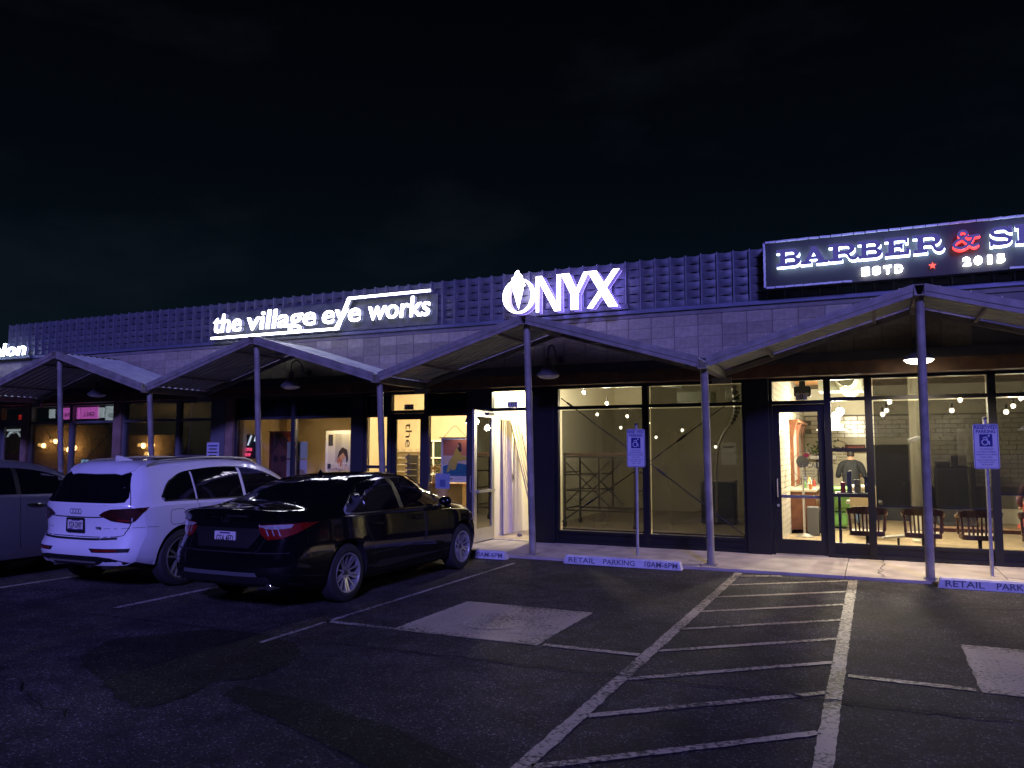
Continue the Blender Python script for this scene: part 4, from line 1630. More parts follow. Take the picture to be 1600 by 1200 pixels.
for k, (x, z, h, lab) in enumerate(((-1.22, 1.28, .36, 'upper framed print on the wall behind the counter'), (-1.2, .92, .34, 'lower framed print on the wall behind the counter'))):
    t = thing('framed_print', (x, 21.3, z), lab, 'picture', 'framed prints at the back of the barber shop')
    MB().box(x - .16, x + .16, 21.33, 21.36, z, z + h).build('frame', M['black'], t)
    MB().box(x - .13, x + .13, 21.322, 21.329, z + .03, z + h - .03).build('print', M['pic'], t)
cols = [(.32, .12, .05), (.6, .55, .42), (.08, .16, .06), (.08, .08, .1), (.45, .34, .1), (.7, .66, .55), (.28, .06, .05)]
rq = random.Random(8)
for k in range(9):
    y = 17.3 + k * .24
    c = cols[k % 7]
    h = rq.uniform(.14, .30)
    o = MB().lathe([(.035, 0), (.038, h * .65), (.015, h * .78), (.015, h), (.0, h)], (-1.36 + rq.uniform(-.08, .12), y, .945), 'z', 10).build('bottle', pmat('bottle_%d' % k, c, .25))
    tag(o, ('rust orange', 'tall cream', 'green', 'dark blue grey', 'yellow', 'white', 'crimson', 'second orange', 'second cream')[k] + ' bottle on the barber counter', 'bottle', 'bottles on the barber counter')
# round painted emblem and words on the door and side light
M['decal'] = pmat('window_lettering', (.06, .055, .05), .7)
M['decal_red'] = pmat('window_red', (.22, .01, .02), .6)
t = thing('window_decal', (-1.05, YG - .01, 1.3), 'round lettered emblem with a red diamond on the barber door glass', 'decal')
MB().flat(shape2d([ell(-1.05, 1.50, .215, .235, 36)], [ell(-1.05, 1.50, .208, .228, 36)]), lambda u, v: (u, YG - .0085, v), (0, .001, 0)).build('ring', M['decal'], t)
MB().flat(fit_text('LOCAL', -1.16, -.86, 1.46, 1.54, .01), lambda u, v: (u, YG - .0085, v), (0, .001, 0)).build('lettering', M['decal'], t)
MB().flat(shape2d([[(-1.04, 1.62), (-.985, 1.665), (-1.04, 1.71), (-1.095, 1.665)]]), lambda u, v: (u, YG - .0085, v), (0, .001, 0)).build('diamond', M['decal_red'], t)
for k in range(3):
    MB().flat(fit_text(('BARBER SHOP', 'AND SHAVE', 'EST 2015')[k], -1.12, -.92, 1.395 - .045 * k, 1.42 - .045 * k, .005), lambda u, v: (u, YG - .0085, v), (0, .001, 0)).build('small_lettering', M['decal'], t)
t = thing('wall_emblem', (-.78, 21.36, 1.7), 'round lettered emblem painted on the barber back wall', 'emblem')
MB().flat(shape2d([ell(-.88, 1.69, .30, .30, 40)], [ell(-.88, 1.69, .285, .285, 40)]), lambda u, v: (u, 21.392, v), (0, .004, 0)).build('ring', M['decal'], t)
MB().flat(fit_text('LOCAL', -1.28, -.56, 1.70, 1.83, .02), lambda u, v: (u, 21.39, v), (0, .004, 0)).build('lettering', M['decal'], t)
for k in range(3):
    MB().flat(fit_text(('BARBER AND SHOP', 'SHAVE PARLOR', 'EST 2015')[k], -1.12 + .05 * k, -.62 - .05 * k, 1.62 - .07 * k, 1.66 - .07 * k, .01), lambda u, v: (u, 21.39, v), (0, .004, 0)).build('small_lettering', M['decal'], t)
t = thing('hanging_sign', (-.46, 21.2, 1.8), 'dark red lettered board on the barber back wall', 'sign')
MB().box(-.70, -.24, 21.2, 21.23, 1.70, 1.88).build('board', pmat('maroon_board', (.07, .012, .012), .6), t)
MB().flat(fit_text('UPPERCUT', -.66, -.28, 1.755, 1.83, .01), lambda u, v: (u, 21.195, v), (0, .004, 0)).build('lettering', pmat('dull_red', (.45, .08, .06), .6), t)
# stuff on the ledge behind the side light
for k, (x, w_, h, c, lab) in enumerate(((-.52, .07, .16, (.50, .05, .02), 'red box on the barber window ledge'), (-.42, .07, .34, (.16, .16, .09), 'tall olive box on the barber window ledge'), (-.30, .10, .20, (.70, .68, .62), 'white card on the barber window ledge'), (-.17, .05, .26, (.02, .02, .02), 'black bottle on the barber window ledge'))):
    t = thing('counter_display', (x, 14.2, 1.06), lab, 'display box')
    MB().box(x - w_ / 2, x + w_ / 2, 14.15, 14.25, 1.062, 1.062 + h).build('carton', pmat('carton_%d' % k, c, .6), t)
    MB().box(x - w_ / 2 + .008, x + w_ / 2 - .008, 14.145, 14.149, 1.09 + h * .3, 1.06 + h * .6).build('printed_band', pmat('band_%d' % k, tuple(min(1, q * .5 + .12) for q in c), .6), t)
t = thing('window_ledge', (-.4, 14.2, 1.05), 'narrow ledge inside the barber side light', 'shelf')
MB().box(-.64, -.12, 14.08, 14.3, 1.035, 1.06).build('board', M['track'], t)
MB().box(-.60, -.56, 14.12, 14.26, F0, 1.034).build('support', M['track'], t)
# dark doorway, tall cabinet, little fridge at the back
t = thing('dark_door', (.25, 21.0, F0), 'black door in the back wall of the barber shop', 'door')
MB().box(-.08, .66, 21.30, 21.36, F0, 1.84).build('door_leaf', M['black'], t)
MB().box(-.12, .70, 21.362, 21.372, F0, 1.88).build('door_frame', M['track'], t)
MB().ball((.58, 21.27, .95), .03, 10, 6).build('knob', M['alum'], t, smooth=True)
t = thing('tall_cabinet', (1.55, 20.6, F0), 'tall dark cabinet with two boxes on top by the tiled wall', 'cabinet')
MB().box(1.20, 1.98, 20.3, 20.9, F0, 1.36).build('carcass', M['steel_d'], t, bevel=.02)
MB().box(1.24, 1.57, 20.285, 20.30, .15, 1.30).build('door', M['black'], t)
MB().box(1.60, 1.94, 20.285, 20.30, .15, 1.30).build('door', M['black'], t)
for x0, x1, z0, z1, lab in ((1.22, 1.50, 1.365, 1.48, 'flat black box on the tall dark cabinet'), (1.55, 1.84, 1.365, 1.62, 'square black box on the tall dark cabinet')):
    t = thing('storage_box', (x0, 20.6, z0), lab, 'box')
    MB().box(x0, x1, 20.4, 20.7, z0, z1).build('carton', M['black'], t, bevel=.01)
    MB().box(x0 - .006, x1 + .006, 20.395, 20.705, z1 - .04, z1 + .004).build('lid', M['steel_d'], t)
t = thing('small_fridge', (.95, 20.8, F0), 'pale low appliance beside the black door', 'appliance')
MB().box(.70, 1.12, 20.6, 21.1, F0, 1.0).build('body', pmat('appliance_cream', (.45, .40, .30), .5), t, bevel=.02)
MB().box(.88, .98, 20.585, 20.599, .82, .90).build('badge', M['red_wood'], t)
MB().box(.73, 1.09, 20.588, 20.599, .70, .712).build('door_gap', M['black'], t)
t = thing('wall_camera', (.62, 15.4, 1.9), 'small white wall camera beside the canopy post', 'camera')
MB().bar((.52, 15.3, 1.90), (.68, 15.4, 1.97), .07, .07).build('housing', M['white'], t, bevel=.01)
MB().tube([(.64, 15.42, 1.96), (.75, 15.5, 1.9), (.78, 15.5, 1.8)], .015, 6).build('bracket', M['track'], t)
t = thing('column', (.83, 16.2, F0), 'pale round column inside the barber window', 'column')
MB().tube([(.66, 16.4, F0), (.66, 16.4, 3.5)], .085, 16).build('shaft', M['w_drywall'], t, smooth=True)
MB().lathe([(.12, 0), (.12, .05), (.09, .07)], (.66, 16.4, F0), 'z', 16).build('base', M['w_drywall'], t)

# ------------------------------------------------------------------ the empty unit
room('empty', -6.86, -1.78, 22.0, 3.9, 'floor_c', 'w_white', 'w_drywall', 'w_drywall', 'ceil_d')
for i in range(6):
    tag(MB().box(-6.8, -1.85, 14.9 + i * 1.25, 15.0 + i * 1.25, 3.55, 3.895).build('ceiling_joist', M['joist']), kind='structure')
for k, (px_, lab, w_) in enumerate((((-5.534, 15.6, 2.955), 'bulb in the left transom of the empty unit', 45), ((-5.161, 16.0, 2.739), 'second bulb in the left transom of the empty unit', 45),
                                    ((-5.713, 17.0, 2.559), 'bulb just below the left transom of the empty unit', 26), ((-4.893, 16.6, 2.485), 'bulb high above the parking sign in the empty unit', 30), ((-5.344, 17.6, 2.266), 'bulb nearest above the parking sign in the empty unit', 20),
                                    ((-4.693, 17.6, 2.36), 'bulb beside the centre mullion of the empty unit', 20), ((-4.88, 19.0, 2.062), 'low bulb right of the parking sign', 14), ((-4.011, 18.0, 2.202), 'bulb in the middle of the second empty-unit pane', 16), ((-3.452, 19.0, 1.826), 'lowest bulb near the striped hose', 10))):
    can_light(*px_, lab, w_, r=.036)
# bright work light near the open doorway
t = can_light(-6.1, 15.1, 3.25, 'bare work bulb above the open doorway', 330, (1, .86, .58), r=.07, mat='bulb_w')
t = thing('wall_outlet', (-6.85, 14.6, 1.1), 'wall outlet on the bright wall inside the open doorway', 'outlet')
MB().box(-6.858, -6.846, 14.86, 14.95, 1.12, 1.26).build('plate', M['alum'], t)
MB().box(-6.8455, -6.842, 14.885, 14.925, 1.15, 1.23).build('socket', M['steel_d'], t)
for k, (y0, yt, h, wd, lab) in enumerate(((15.18, 15.20, 2.28, .20, 'widest board leaning on the bright wall inside the doorway'), (14.98, 15.02, 2.26, .10, 'narrow board leaning second from the doorway'), (14.80, 14.84, 2.30, .12, 'pale board leaning farthest from the doorway'))):
    t = thing('leaning_board', (-6.5, y0, F0), lab, 'board', 'boards leaning on the wall')
    MB().bar((-6.35 + .05 * k, y0, F0), (-6.84, yt, h), .03, wd, up=(0, 1, 0)).build('plank', pmat('raw_board_%d' % k, (.46 + .08 * k, .37 + .08 * k, .22 + .06 * k), .7, var=.15, scale=12), t)
    MB().bar((-6.35 + .05 * k + .017, y0, F0 + .02), (-6.84 + .017, yt, h - .02), .004, wd * .3, up=(0, 1, 0)).build('edge_strip', M['steel_d'], t)
t = thing('door_stop', (-6.4, 14.3, F0), 'small stone holding near the open doorway', 'stone')
MB().ball((-6.45, 14.35, F0 + .03), (.06, .05, .035), 10, 6).build('stone', M['capc'], t)
# scaffold
sc = thing('scaffold', (-5.5, 17.1, F0), 'steel tube scaffold standing in the empty unit', 'scaffold')
M['rust'] = pmat('scaffold_steel', (.055, .045, .035), .7)
for xx in (-6.35, -4.75):
    for yy in (16.6, 17.6):
        MB().tube([(xx, yy, F0 + .1), (xx, yy, 1.66)], .024, 8).build('upright', M['rust'], sc)
        MB().lathe([(.0, -.03), (.06, -.03), (.06, .03), (.0, .03)], (xx, yy, F0 + .06), 'x', 12).build('castor', M['track'], sc)
    for zz in (.45, .85, 1.25, 1.60):
        MB().tube([(xx, 16.6, zz), (xx, 17.6, zz)], .018, 6).build('rung', M['rust'], sc)
for yy in (16.6, 17.6):
    MB().tube([(-6.35, yy, 1.60), (-4.75, yy, 1.60)], .02, 6).build('ledger', M['rust'], sc)
    MB().tube([(-6.35, yy, .42), (-4.75, yy, .42)], .02, 6).build('ledger', M['rust'], sc)
    MB().tube([(-6.35, yy, 1.5), (-5.3, yy + .01, .5)], .014, 6).build('brace', M['rust'], sc)
    MB().tube([(-6.35, yy, .55), (-5.3, yy - .01, 1.5)], .014, 6).build('brace', M['rust'], sc)
    for zz in (.85, 1.2):
        MB().tube([(-6.35, yy, zz), (-5.55, yy, zz)], .015, 6).build('rail', M['rust'], sc)
    MB().tube([(-5.55, yy, .42), (-5.55, yy, 1.60)], .018, 6).build('upright', M['rust'], sc)
MB().box(-6.4, -4.7, 16.65, 17.55, 1.63, 1.68).build('deck', M['wood'], sc)
# tie rods across the two panes
for (x0, x1, lab) in ((-5.36, -3.76, 'black crossed tie rods behind the pane with the parking sign'), (-3.66, -2.05, 'black crossed tie rods behind the pane with the canopy post')):
    t = thing('cross_bracing', ((x0 + x1) / 2, YG + .075, .3), lab, 'bracing')
    zc = 1.43
    for a, b in (((x0, 2.72), (x1, 1.55)), ((x0, .42), (x1, 1.50))) if x0 < -4 else (((x0, 1.55), (x1, 2.72)), ((x0, 1.50), (x1, .30))):
        m = MB().tube([(a[0], YG + .08, a[1]), (b[0], YG + .08, b[1])], .010, 6)
        o = m.build('tie_rod', M['black'], t)
        p = V(a[0], YG + .08, a[1]).lerp(V(b[0], YG + .08, b[1]), .12 if a[1] > b[1] else .35)
        d = (V(b[0], 0, b[1]) - V(a[0], 0, a[1])).normalized()
        MB().tube([p - d * .09, p + d * .09], .020, 8).build('turnbuckle', M['black'], o)
# striped wrapped duct hanging on the right, hose
t = thing('striped_duct', (-2.55, 15.0, 2.7), 'hanging grey and black striped hose in the empty unit', 'hose')
pth = spline([(-2.36, 15.0, 2.93), (-2.33, 15.0, 2.7), (-2.32, 15.0, 2.5), (-2.36, 15.0, 2.35), (-2.46, 15.02, 2.2), (-2.60, 15.05, 2.02), (-2.70, 15.08, 1.7), (-2.74, 15.1, 1.2), (-2.76, 15.1, .4)], 9)
for k in range(len(pth) - 1):
    if k > 34:
        continue
    rr = .062 if k < 20 else .062 - .0028 * (k - 20)
    seg = [Vector(pth[k]), Vector(pth[k + 1]) + (Vector(pth[k + 1]) - Vector(pth[k])) * .02]
    MB().tube(seg, rr, 10).build('band', M['alum'] if (k // 2) % 2 else M['black'], t)
MB().tube(pth[34:], .022, 8).build('hose', M['alum'], t, smooth=True)
t = thing('roof_duct', (-3.2, 17.8, 3.2), 'pale ducts hanging under the roof of the empty unit', 'duct')
for x0, x1, y0, z0, z1 in ((-4.0, -3.25, 17.5, 2.80, 3.05), (-2.95, -2.35, 17.5, 2.86, 3.06)):
    MB().box(x0, x1, y0, y0 + .6, z0, z1).build('duct_box', M['galv'], t, bevel=.02)
MB().tube([(-4.6, 16.5, 3.5), (-4.2, 16.3, 3.2), (-3.6, 16.3, 3.1)], .09, 12).build('duct_pipe', M['galv'], t, smooth=True)
MB().box(-2.9, -1.9, 17.4, 17.44, 2.30, 2.33).build('tube_lamp', M['alum'], t)
for k, (x, y, z0, w_, h, lab) in enumerate(((-3.35, 18.5, F0, .75, .95, 'grey bin standing in the dark of the empty unit'), (-2.15, 17.8, F0, .55, .85, 'dark crate by the brick wall of the empty unit'))):
    t = thing('storage_bin', (x, y, z0), lab, 'bin')
    MB().box(x - w_ / 2, x + w_ / 2, y, y + .5, z0, z0 + h).build('body', M['steel_d'], t, bevel=.02)
    MB().box(x - w_ / 2 - .02, x + w_ / 2 + .02, y - .02, y + .52, z0 + h, z0 + h + .05).build('lid', M['steel'], t, bevel=.01)
t = thing('paper_notice', (-3.6, 21.9, 1.4), 'pale paper notice on the back wall of the empty unit', 'notice')
MB().box(-3.85, -3.45, 21.98, 21.995, 1.35, 1.95).build('sheet', M['white'], t)
MB().box(-3.80, -3.50, 21.972, 21.979, 1.80, 1.86).build('printed_line', M['steel'], t)
t = thing('lit_screen', (-2.75, 21.9, 1.5), 'small cool lit screen deep in the empty unit', 'screen')
MB().box(-2.10, -1.97, 21.9, 21.98, 1.60, 2.05).build('panel', emat('cool_screen', (.45, .75, 1), 1.8), t)
MB().box(-2.13, -1.94, 21.982, 21.99, 1.57, 2.08).build('frame', M['black'], t)

# ------------------------------------------------------------------ optician
room('optician', -13.30, -6.98, 20.5, 3.6, 'floor_w', 'w_cream', 'w_cream', 'w_cream', 'w_cream')
tag(MB().box(-13.28, -11.22, 15.6, 15.7, F0, 3.0).build('display_wall', M['w_tan']), kind='structure')
tag(MB().box(-13.28, -13.06, 15.2, 15.599, F0, 3.0).build('display_wall_return', M['w_tan']), kind='structure')
for i in range(9):
    tag(MB().box(-9.9, -7.0, 14.6 + i * .6, 14.72 + i * .6, 3.42, 3.598).build('ceiling_joist', M['orange_wood']), kind='structure')
M['spot_lit'] = emat('lit_spot', (1, .90, .75), 10)


def track_spot(x, y, z, lab, w, tgt, on=True):
    t = thing('track_spotlight', (x, y, z), lab, 'spotlight', 'track spotlights in the optician shop')
    MB().tube([(x, y, z + .16), (x, y, z + .04)], .014, 6).build('stem', M['track'], t)
    d = (Vector(tgt) - V(x, y, z)).normalized()
    MB().tube([V(x, y, z) - d * .07, V(x, y, z) + d * .06], [.035, .055], 10).build('head', M['track'], t)
    MB().ball(V(x, y, z) + d * .062, .04, 8, 6).build('lens', M['spot_lit'] if on else M['track'], t)
    if w:
        l_ = bpy.data.lights.new('spot_light', 'SPOT')
        l_.energy = w
        l_.color = (1, .80, .50)
        l_.spot_size = R(100)
        l_.spot_blend = .6
        l_.shadow_soft_size = .05
        lo = bpy.data.objects.new('spot_light', l_)
        COL.objects.link(lo)
        lo.parent = t
        lo.location = d * .12
        lo.rotation_mode = 'QUATERNION'
        lo.rotation_quaternion = d.to_track_quat('-Z', 'Y')
    return t


tag(MB().box(-9.6, -7.2, 15.48, 15.52, 3.06, 3.09).build('lighting_track', M['track']), 'thin white and black lighting track under the optician ceiling', 'track')
track_spot(-9.25, 15.5, 2.95, 'first dark track spotlight above door transom', 150, (-9.6, 18.5, 1.5), False)
track_spot(-8.98, 15.5, 2.93, 'second dark track spotlight above door transom', 150, (-8.9, 19.5, 1.5), False)
track_spot(-8.72, 15.5, 2.91, 'third dark track spotlight above door transom', 150, (-8.2, 18.5, 1.5), False)
track_spot(-8.05, 15.4, 2.62, 'lit track spotlight beside the yellow dress poster', 90, (-7.7, 17.0, 1.2))
track_spot(-7.42, 13.98, 2.36, 'small lit spotlight added nearest the open door leaf', 14, (-7.75, 14.25, 1.2))  # this and the two spots below are added to brighten the posters
track_spot(-12.0, 14.1, 2.72, 'added spotlight brightening the dark red poster', 16, (-12.1, 15.4, 1.4), False)
track_spot(-10.9, 14.1, 2.72, 'added spotlight brightening the reading woman poster', 60, (-11.0, 15.0, 1.2), False)
plight('shop_light', (-10.6, 17.6, 3.1), 480, (1, .86, .60), .15, None)

M['paper'] = pmat('poster_paper', (.72, .68, .60), .6)


def poster(x0, x1, z0, z1, y, lab, pieces, bord='paper', rod=True):
    """hanging print: sheet, border, flat printed areas"""
    t = thing('poster', ((x0 + x1) / 2, y, z0), lab, 'poster')
    sh = MB().box(x0, x1, y, y + .006, z0, z1).build('sheet', M[bord], t)
    for k, (nm, col_, poly) in enumerate(pieces):
        pl = [(x0 + p[0] * (x1 - x0), z0 + p[1] * (z1 - z0)) for p in poly]
        MB().flat(shape2d([pl]), lambda u, v: (u, y - .0012 * (k + 1), v), (0, .001, 0)).build(nm, pmat('print_' + nm + str(len(bpy.data.materials)), col_, .6), sh)
    if rod:
        MB().tube([(x0 - .04, y, z1 + .01), (x1 + .04, y, z1 + .01)], .010, 6).build('hanging_rod', M['wood'], t)
    return t


poster(-12.98, -12.30, .75, 2.17, 14.5, 'dark red poster of a face in glasses behind a canopy post',
       [('backdrop', (.10, .012, .012), rect(.0, .0, 1, 1)), ('glow', (.22, .05, .015), [(.7, .1), (1, .1), (1, .95), (.8, .9)]), ('face', (.085, .03, .035), ell(.45, .52, .34, .36, 24)), ('hair', (.03, .008, .012), [(.05, .5), (.12, .9), (.5, 1), (.85, .85), (.75, .7), (.45, .82), (.18, .66)]),
        ('lens', (.02, .008, .012), ell(.30, .56, .13, .055, 16)), ('lens', (.02, .008, .012), ell(.63, .56, .13, .055, 16)), ('mouth', (.05, .006, .008), ell(.47, .31, .1, .035, 12))])
poster(-11.42, -10.62, .62, 2.19, 14.6, 'white bordered poster of a dark haired woman bent over a book',
       [('photo', (.62, .56, .44), rect(.08, .06, .92, .95)), ('curtain', (.40, .36, .32), rect(.34, .4, .56, .95)), ('curtain', (.50, .46, .42), rect(.56, .5, .80, .95)), ('window_block', (.05, .04, .05), rect(.10, .78, .26, .94)), ('lamp_base', (.03, .03, .05), rect(.08, .45, .2, .52)),
        ('blouse', (.70, .52, .34), [(.18, .45), (.4, .55), (.78, .5), (.85, .42), (.6, .33), (.3, .36)]), ('neckline', (.45, .16, .08), [(.4, .56), (.5, .64), (.62, .54), (.52, .47)]), ('skin', (.50, .27, .15), ell(.60, .65, .10, .075, 16)), ('hair', (.035, .02, .02), [(.42, .60), (.48, .70), (.60, .76), (.76, .72), (.80, .6), (.74, .5), (.72, .62), (.62, .68), (.52, .64)]),
        ('jeans', (.10, .12, .16), [(.1, .06), (.1, .42), (.22, .4), (.3, .2), (.26, .06)]), ('book', (.20, .22, .20), [(.55, .3), (.72, .34), (.88, .26), (.7, .2)])])
g = fit_text('SALTY', -11.25, -10.70, 1.33, 1.47, .02)
tp = [o for o in bpy.data.objects if o.name.startswith('poster')][-1]
MB().flat(g, lambda u, v: (u, 14.575, v), (0, .002, 0)).build('lettering', M['paper'], tp)
t = poster(-8.10, -7.45, 1.10, 1.99, 14.1, 'hanging poster of a seated figure in yellow above blue water',
           [('wall_area', (.50, .17, .09), rect(.07, .42, .93, .96)), ('ground_area', (.62, .50, .36), rect(.07, .40, .93, .60)), ('water', (.02, .13, .22), [(.07, .14), (.93, .14), (.93, .40), (.5, .44), (.07, .36)]),
            ('dress', (.55, .42, .06), [(.3, .48), (.45, .62), (.55, .78), (.70, .80), (.72, .62), (.9, .58), (.9, .5), (.6, .47), (.52, .28), (.36, .27)]), ('legs', (.50, .40, .10), [(.3, .5), (.40, .48), (.30, .24), (.20, .22)]), ('hair', (.03, .015, .02), [(.58, .78), (.62, .9), (.72, .88), (.74, .70), (.66, .68)]), ('face', (.42, .20, .10), ell(.60, .82, .05, .04, 12)), ('caption', (.05, .05, .05), rect(.2, .06, .42, .085)), ('caption_line', (.3, .3, .3), rect(.5, .068, .8, .078))])
MB().tube([(-8.05, 14.1, 2.0), (-7.83, 14.1, 2.22), (-7.76, 14.1, 2.24), (-7.50, 14.1, 2.0)], .006, 5).build('hanging_wire', M['track'], t)
for k, (x0, x1, z0, z1, y, lab) in enumerate(((-11.64, -11.30, 1.56, 1.87, 15.57, 'upper small gilt framed certificate at the right of the optician window'), (-11.64, -11.30, 1.20, 1.50, 15.57, 'lower small gilt framed certificate at the right of the optician window'))):
    t = thing('framed_certificate', (x0, y, z0), lab, 'picture', 'framed certificates')
    MB().box(x0, x1, y, y + .025, z0, z1).build('frame', M['red_wood'], t)
    MB().box(x0 + .04, x1 - .04, y - .004, y - .001, z0 + .04, z1 - .04).build('certificate', M['paper'], t)
    MB().box(x0 + .1, x1 - .1, y - .007, y - .0045, z0 + .12, z0 + .15).build('seal_line', M['w_tan'], t)
t = thing('notice_sheet', (-11.8, 14.05, 1.3), 'green and white notice sheets taped behind the centre mullion', 'notice')
MB().box(-12.02, -11.45, 14.0, 14.004, 1.56, 1.93).build('sheet', pmat('pale_green_paper', (.58, .66, .42), .6), t)
MB().box(-12.02, -11.45, 14.0, 14.004, 1.0, 1.53).build('sheet', M['paper'], t)
MB().flat(shape2d([ell(-11.62, 1.2, .14, .12, 16, 0, 180)]), lambda u, v: (u, 13.997, v), (0, .002, 0)).build('printed_arch', M['w_tan'], t)
# name down the door glass
M['door_letter'] = pmat('grey_vinyl', (.10, .09, .07), .6)
t = thing('window_decal', (-8.72, YG - .01, .6), 'grey shop name running down the optician door glass', 'decal')
g = text_geo('the village', 0, 0)
a, b, c, d = bbox2(g[0])
MB().flat(([(p[0], p[1]) for p in g[0]], g[1], g[2]), lambda u, v: (-8.79 + (v - c) / (d - c) * .20, YG - .0085, 2.30 - (u - a) / (b - a) * 1.55), (0, .001, 0)).build('lettering', M['door_letter'], t)
t = thing('hours_notice', (-7.95, YG + .03, .9), 'blue white hours notice behind the optician window', 'notice')
MB().box(-8.05, -7.72, YG + .03, YG + .034, .98, 1.28).build('sheet', pmat('pale_blue_paper', (.35, .42, .60), .6), t)
MB().box(-7.95, -7.82, YG + .026, YG + .029, 1.02, 1.16).build('printed_block', pmat('blue_print', (.12, .18, .4), .6), t)
# shelves with frames on the back wall, gilt chair-like stand, counter
t = thing('display_shelf', (-11.7, 20.3, .7), 'lit shelves of spectacles on the optician back wall', 'shelf')
for k in range(6):
    o = MB().box(-13.25, -10.2, 20.2, 20.49, .70 + k * .2, .715 + k * .2).build('shelf_board', M['paper'], t)
    for i in range(12):
        x = -13.15 + i * .24
        m = MB()
        for s in (-.035, .035):
            m.lathe([(.026, -.004), (.030, 0), (.026, .004), (.022, 0), (.026, -.004)], (x + s, 20.22, .75 + k * .2), 'y', 10, cap=False)
        m.build('spectacles', M['black'] if (i + k) % 3 else M['red_wood'], o)
t = thing('spectacle_rack', (-10.6, 17.0, F0), 'dark upright panel holding spectacles inside the optician door', 'rack')
MB().box(-10.75, -10.45, 17.0, 17.06, F0, 1.62).build('panel', M['steel_d'], t)
for k in range(7):
    MB().box(-10.73, -10.47, 16.93, 16.999, .5 + k * .15, .512 + k * .15).build('ledge', M['alum'], t)
t = thing('dark_cabinet', (-11.2, 16.5, F0), 'dark chair-high cabinet behind the optician side light', 'cabinet')
MB().box(-11.5, -11.02, 16.4, 16.8, F0, 1.20).build('carcass', M['black'], t, bevel=.02)
MB().box(-11.45, -11.07, 16.38, 16.40, .2, 1.1).build('door', M['track'], t)
t = thing('reception_counter', (-8.8, 15.6, F0), 'wooden counter under the yellow dress poster', 'counter')
MB().box(-9.25, -8.2, 15.2, 15.7, F0, .98).build('body', M['w_tan'], t)
MB().box(-9.3, -8.15, 15.15, 15.75, .982, 1.02).build('top', M['orange_wood'], t)
t = thing('wooden_chair', (-7.55, 14.6, F0), 'brown wooden chair by the optician window', 'chair')
MB().box(-7.85, -7.45, 14.45, 14.85, .45, .49).build('seat', M['chair_wood'], t)
MB().box(-7.85, -7.45, 14.82, 14.86, .50, .98).build('backrest', M['chair_wood'], t)
for (x, y) in ((-7.84, 14.46), (-7.49, 14.46), (-7.84, 14.81), (-7.49, 14.81)):
    MB().box(x, x + .04, y, y + .04, F0, .449).build('leg', M['chair_wood'], t)
t = thing('interior_window', (-11.1, 19.2, 1.0), 'dark gridded inner window behind the hanging poster', 'window')
MB().box(-11.6, -10.3, 19.2, 19.22, .6, 2.0).build('dark_pane', pmat('night_pane', (.02, .03, .02), .1), t)
for x in (-11.6, -11.27, -10.95, -10.62, -10.3):
    MB().box(x - .02, x + .02, 19.17, 19.199, .6, 2.0).build('glazing_bar', M['paper'], t)
for z in (.6, 1.07, 1.53, 2.0):
    MB().box(-11.6, -10.3, 19.15, 19.169, z - .02, z + .02).build('glazing_bar', M['paper'], t)
t = thing('vase_of_flowers', (-8.98, 15.35, 1.02), 'pale flowers and leaves on the optician counter', 'flowers')
MB().lathe([(.05, 0), (.075, .08), (.04, .16), (.05, .18)], (-8.98, 15.35, 1.021), 'z', 14).build('vase', M['paper'], t, smooth=True)
lv = MB()
for k in range(60):
    c = V(-8.98 + rv.gauss(0, .10), 15.35 + rv.gauss(0, .06), 1.32 + rv.gauss(0, .07))
    lv.ball(c, (rv.uniform(.012, .03), .02, rv.uniform(.012, .03)), 6, 4)
lv.build('blossom', pmat('blossom', (.55, .60, .35), .6, col2=(.75, .35, .18), scale=12), t, weld=False)

# ------------------------------------------------------------------ restaurant at the far end
room('restaurant', -30, -13.60, 19.5, 3.6, 'floor_c', 'w_dark', 'w_dark', 'w_dark', 'w_dark')
tag(MB().box(-29, -23.2, 18.3, 18.45, F0, 2.6).build('stone_feature_wall', M['w_stone']), kind='structure')
tag(MB().box(-22.9, -17.3, 18.0, 18.1, F0, 3.2).build('plain_wall', M['w_drywall']), kind='structure')
tag(MB().box(-21.2, -19.2, 17.35, 17.5, F0, 2.2).build('stone_pier_wall', M['w_stone']), kind='structure')
M['amber'] = emat('lit_amber_glass', (1.0, .58, .20), 22)


def sconce(x, z, y, lab, w=14):
    t = thing('wall_sconce', (x, y, z), lab, 'wall lamp', 'amber wall sconces in the restaurant')
    MB().lathe([(.03, -.06), (.06, -.03), (.065, .04), (.05, .09), (.02, .10)], (x, y - .14, z), 'z', 12).build('glass_shade', M['amber'], t, smooth=True)
    MB().tube([(x, y, z - .10), (x, y - .10, z - .12), (x, y - .14, z - .07)], .012, 6).build('bracket', M['wood'], t)
    plight('sconce_light', (x, y - .30, z + .04), w, (1, .55, .18), .06, t)


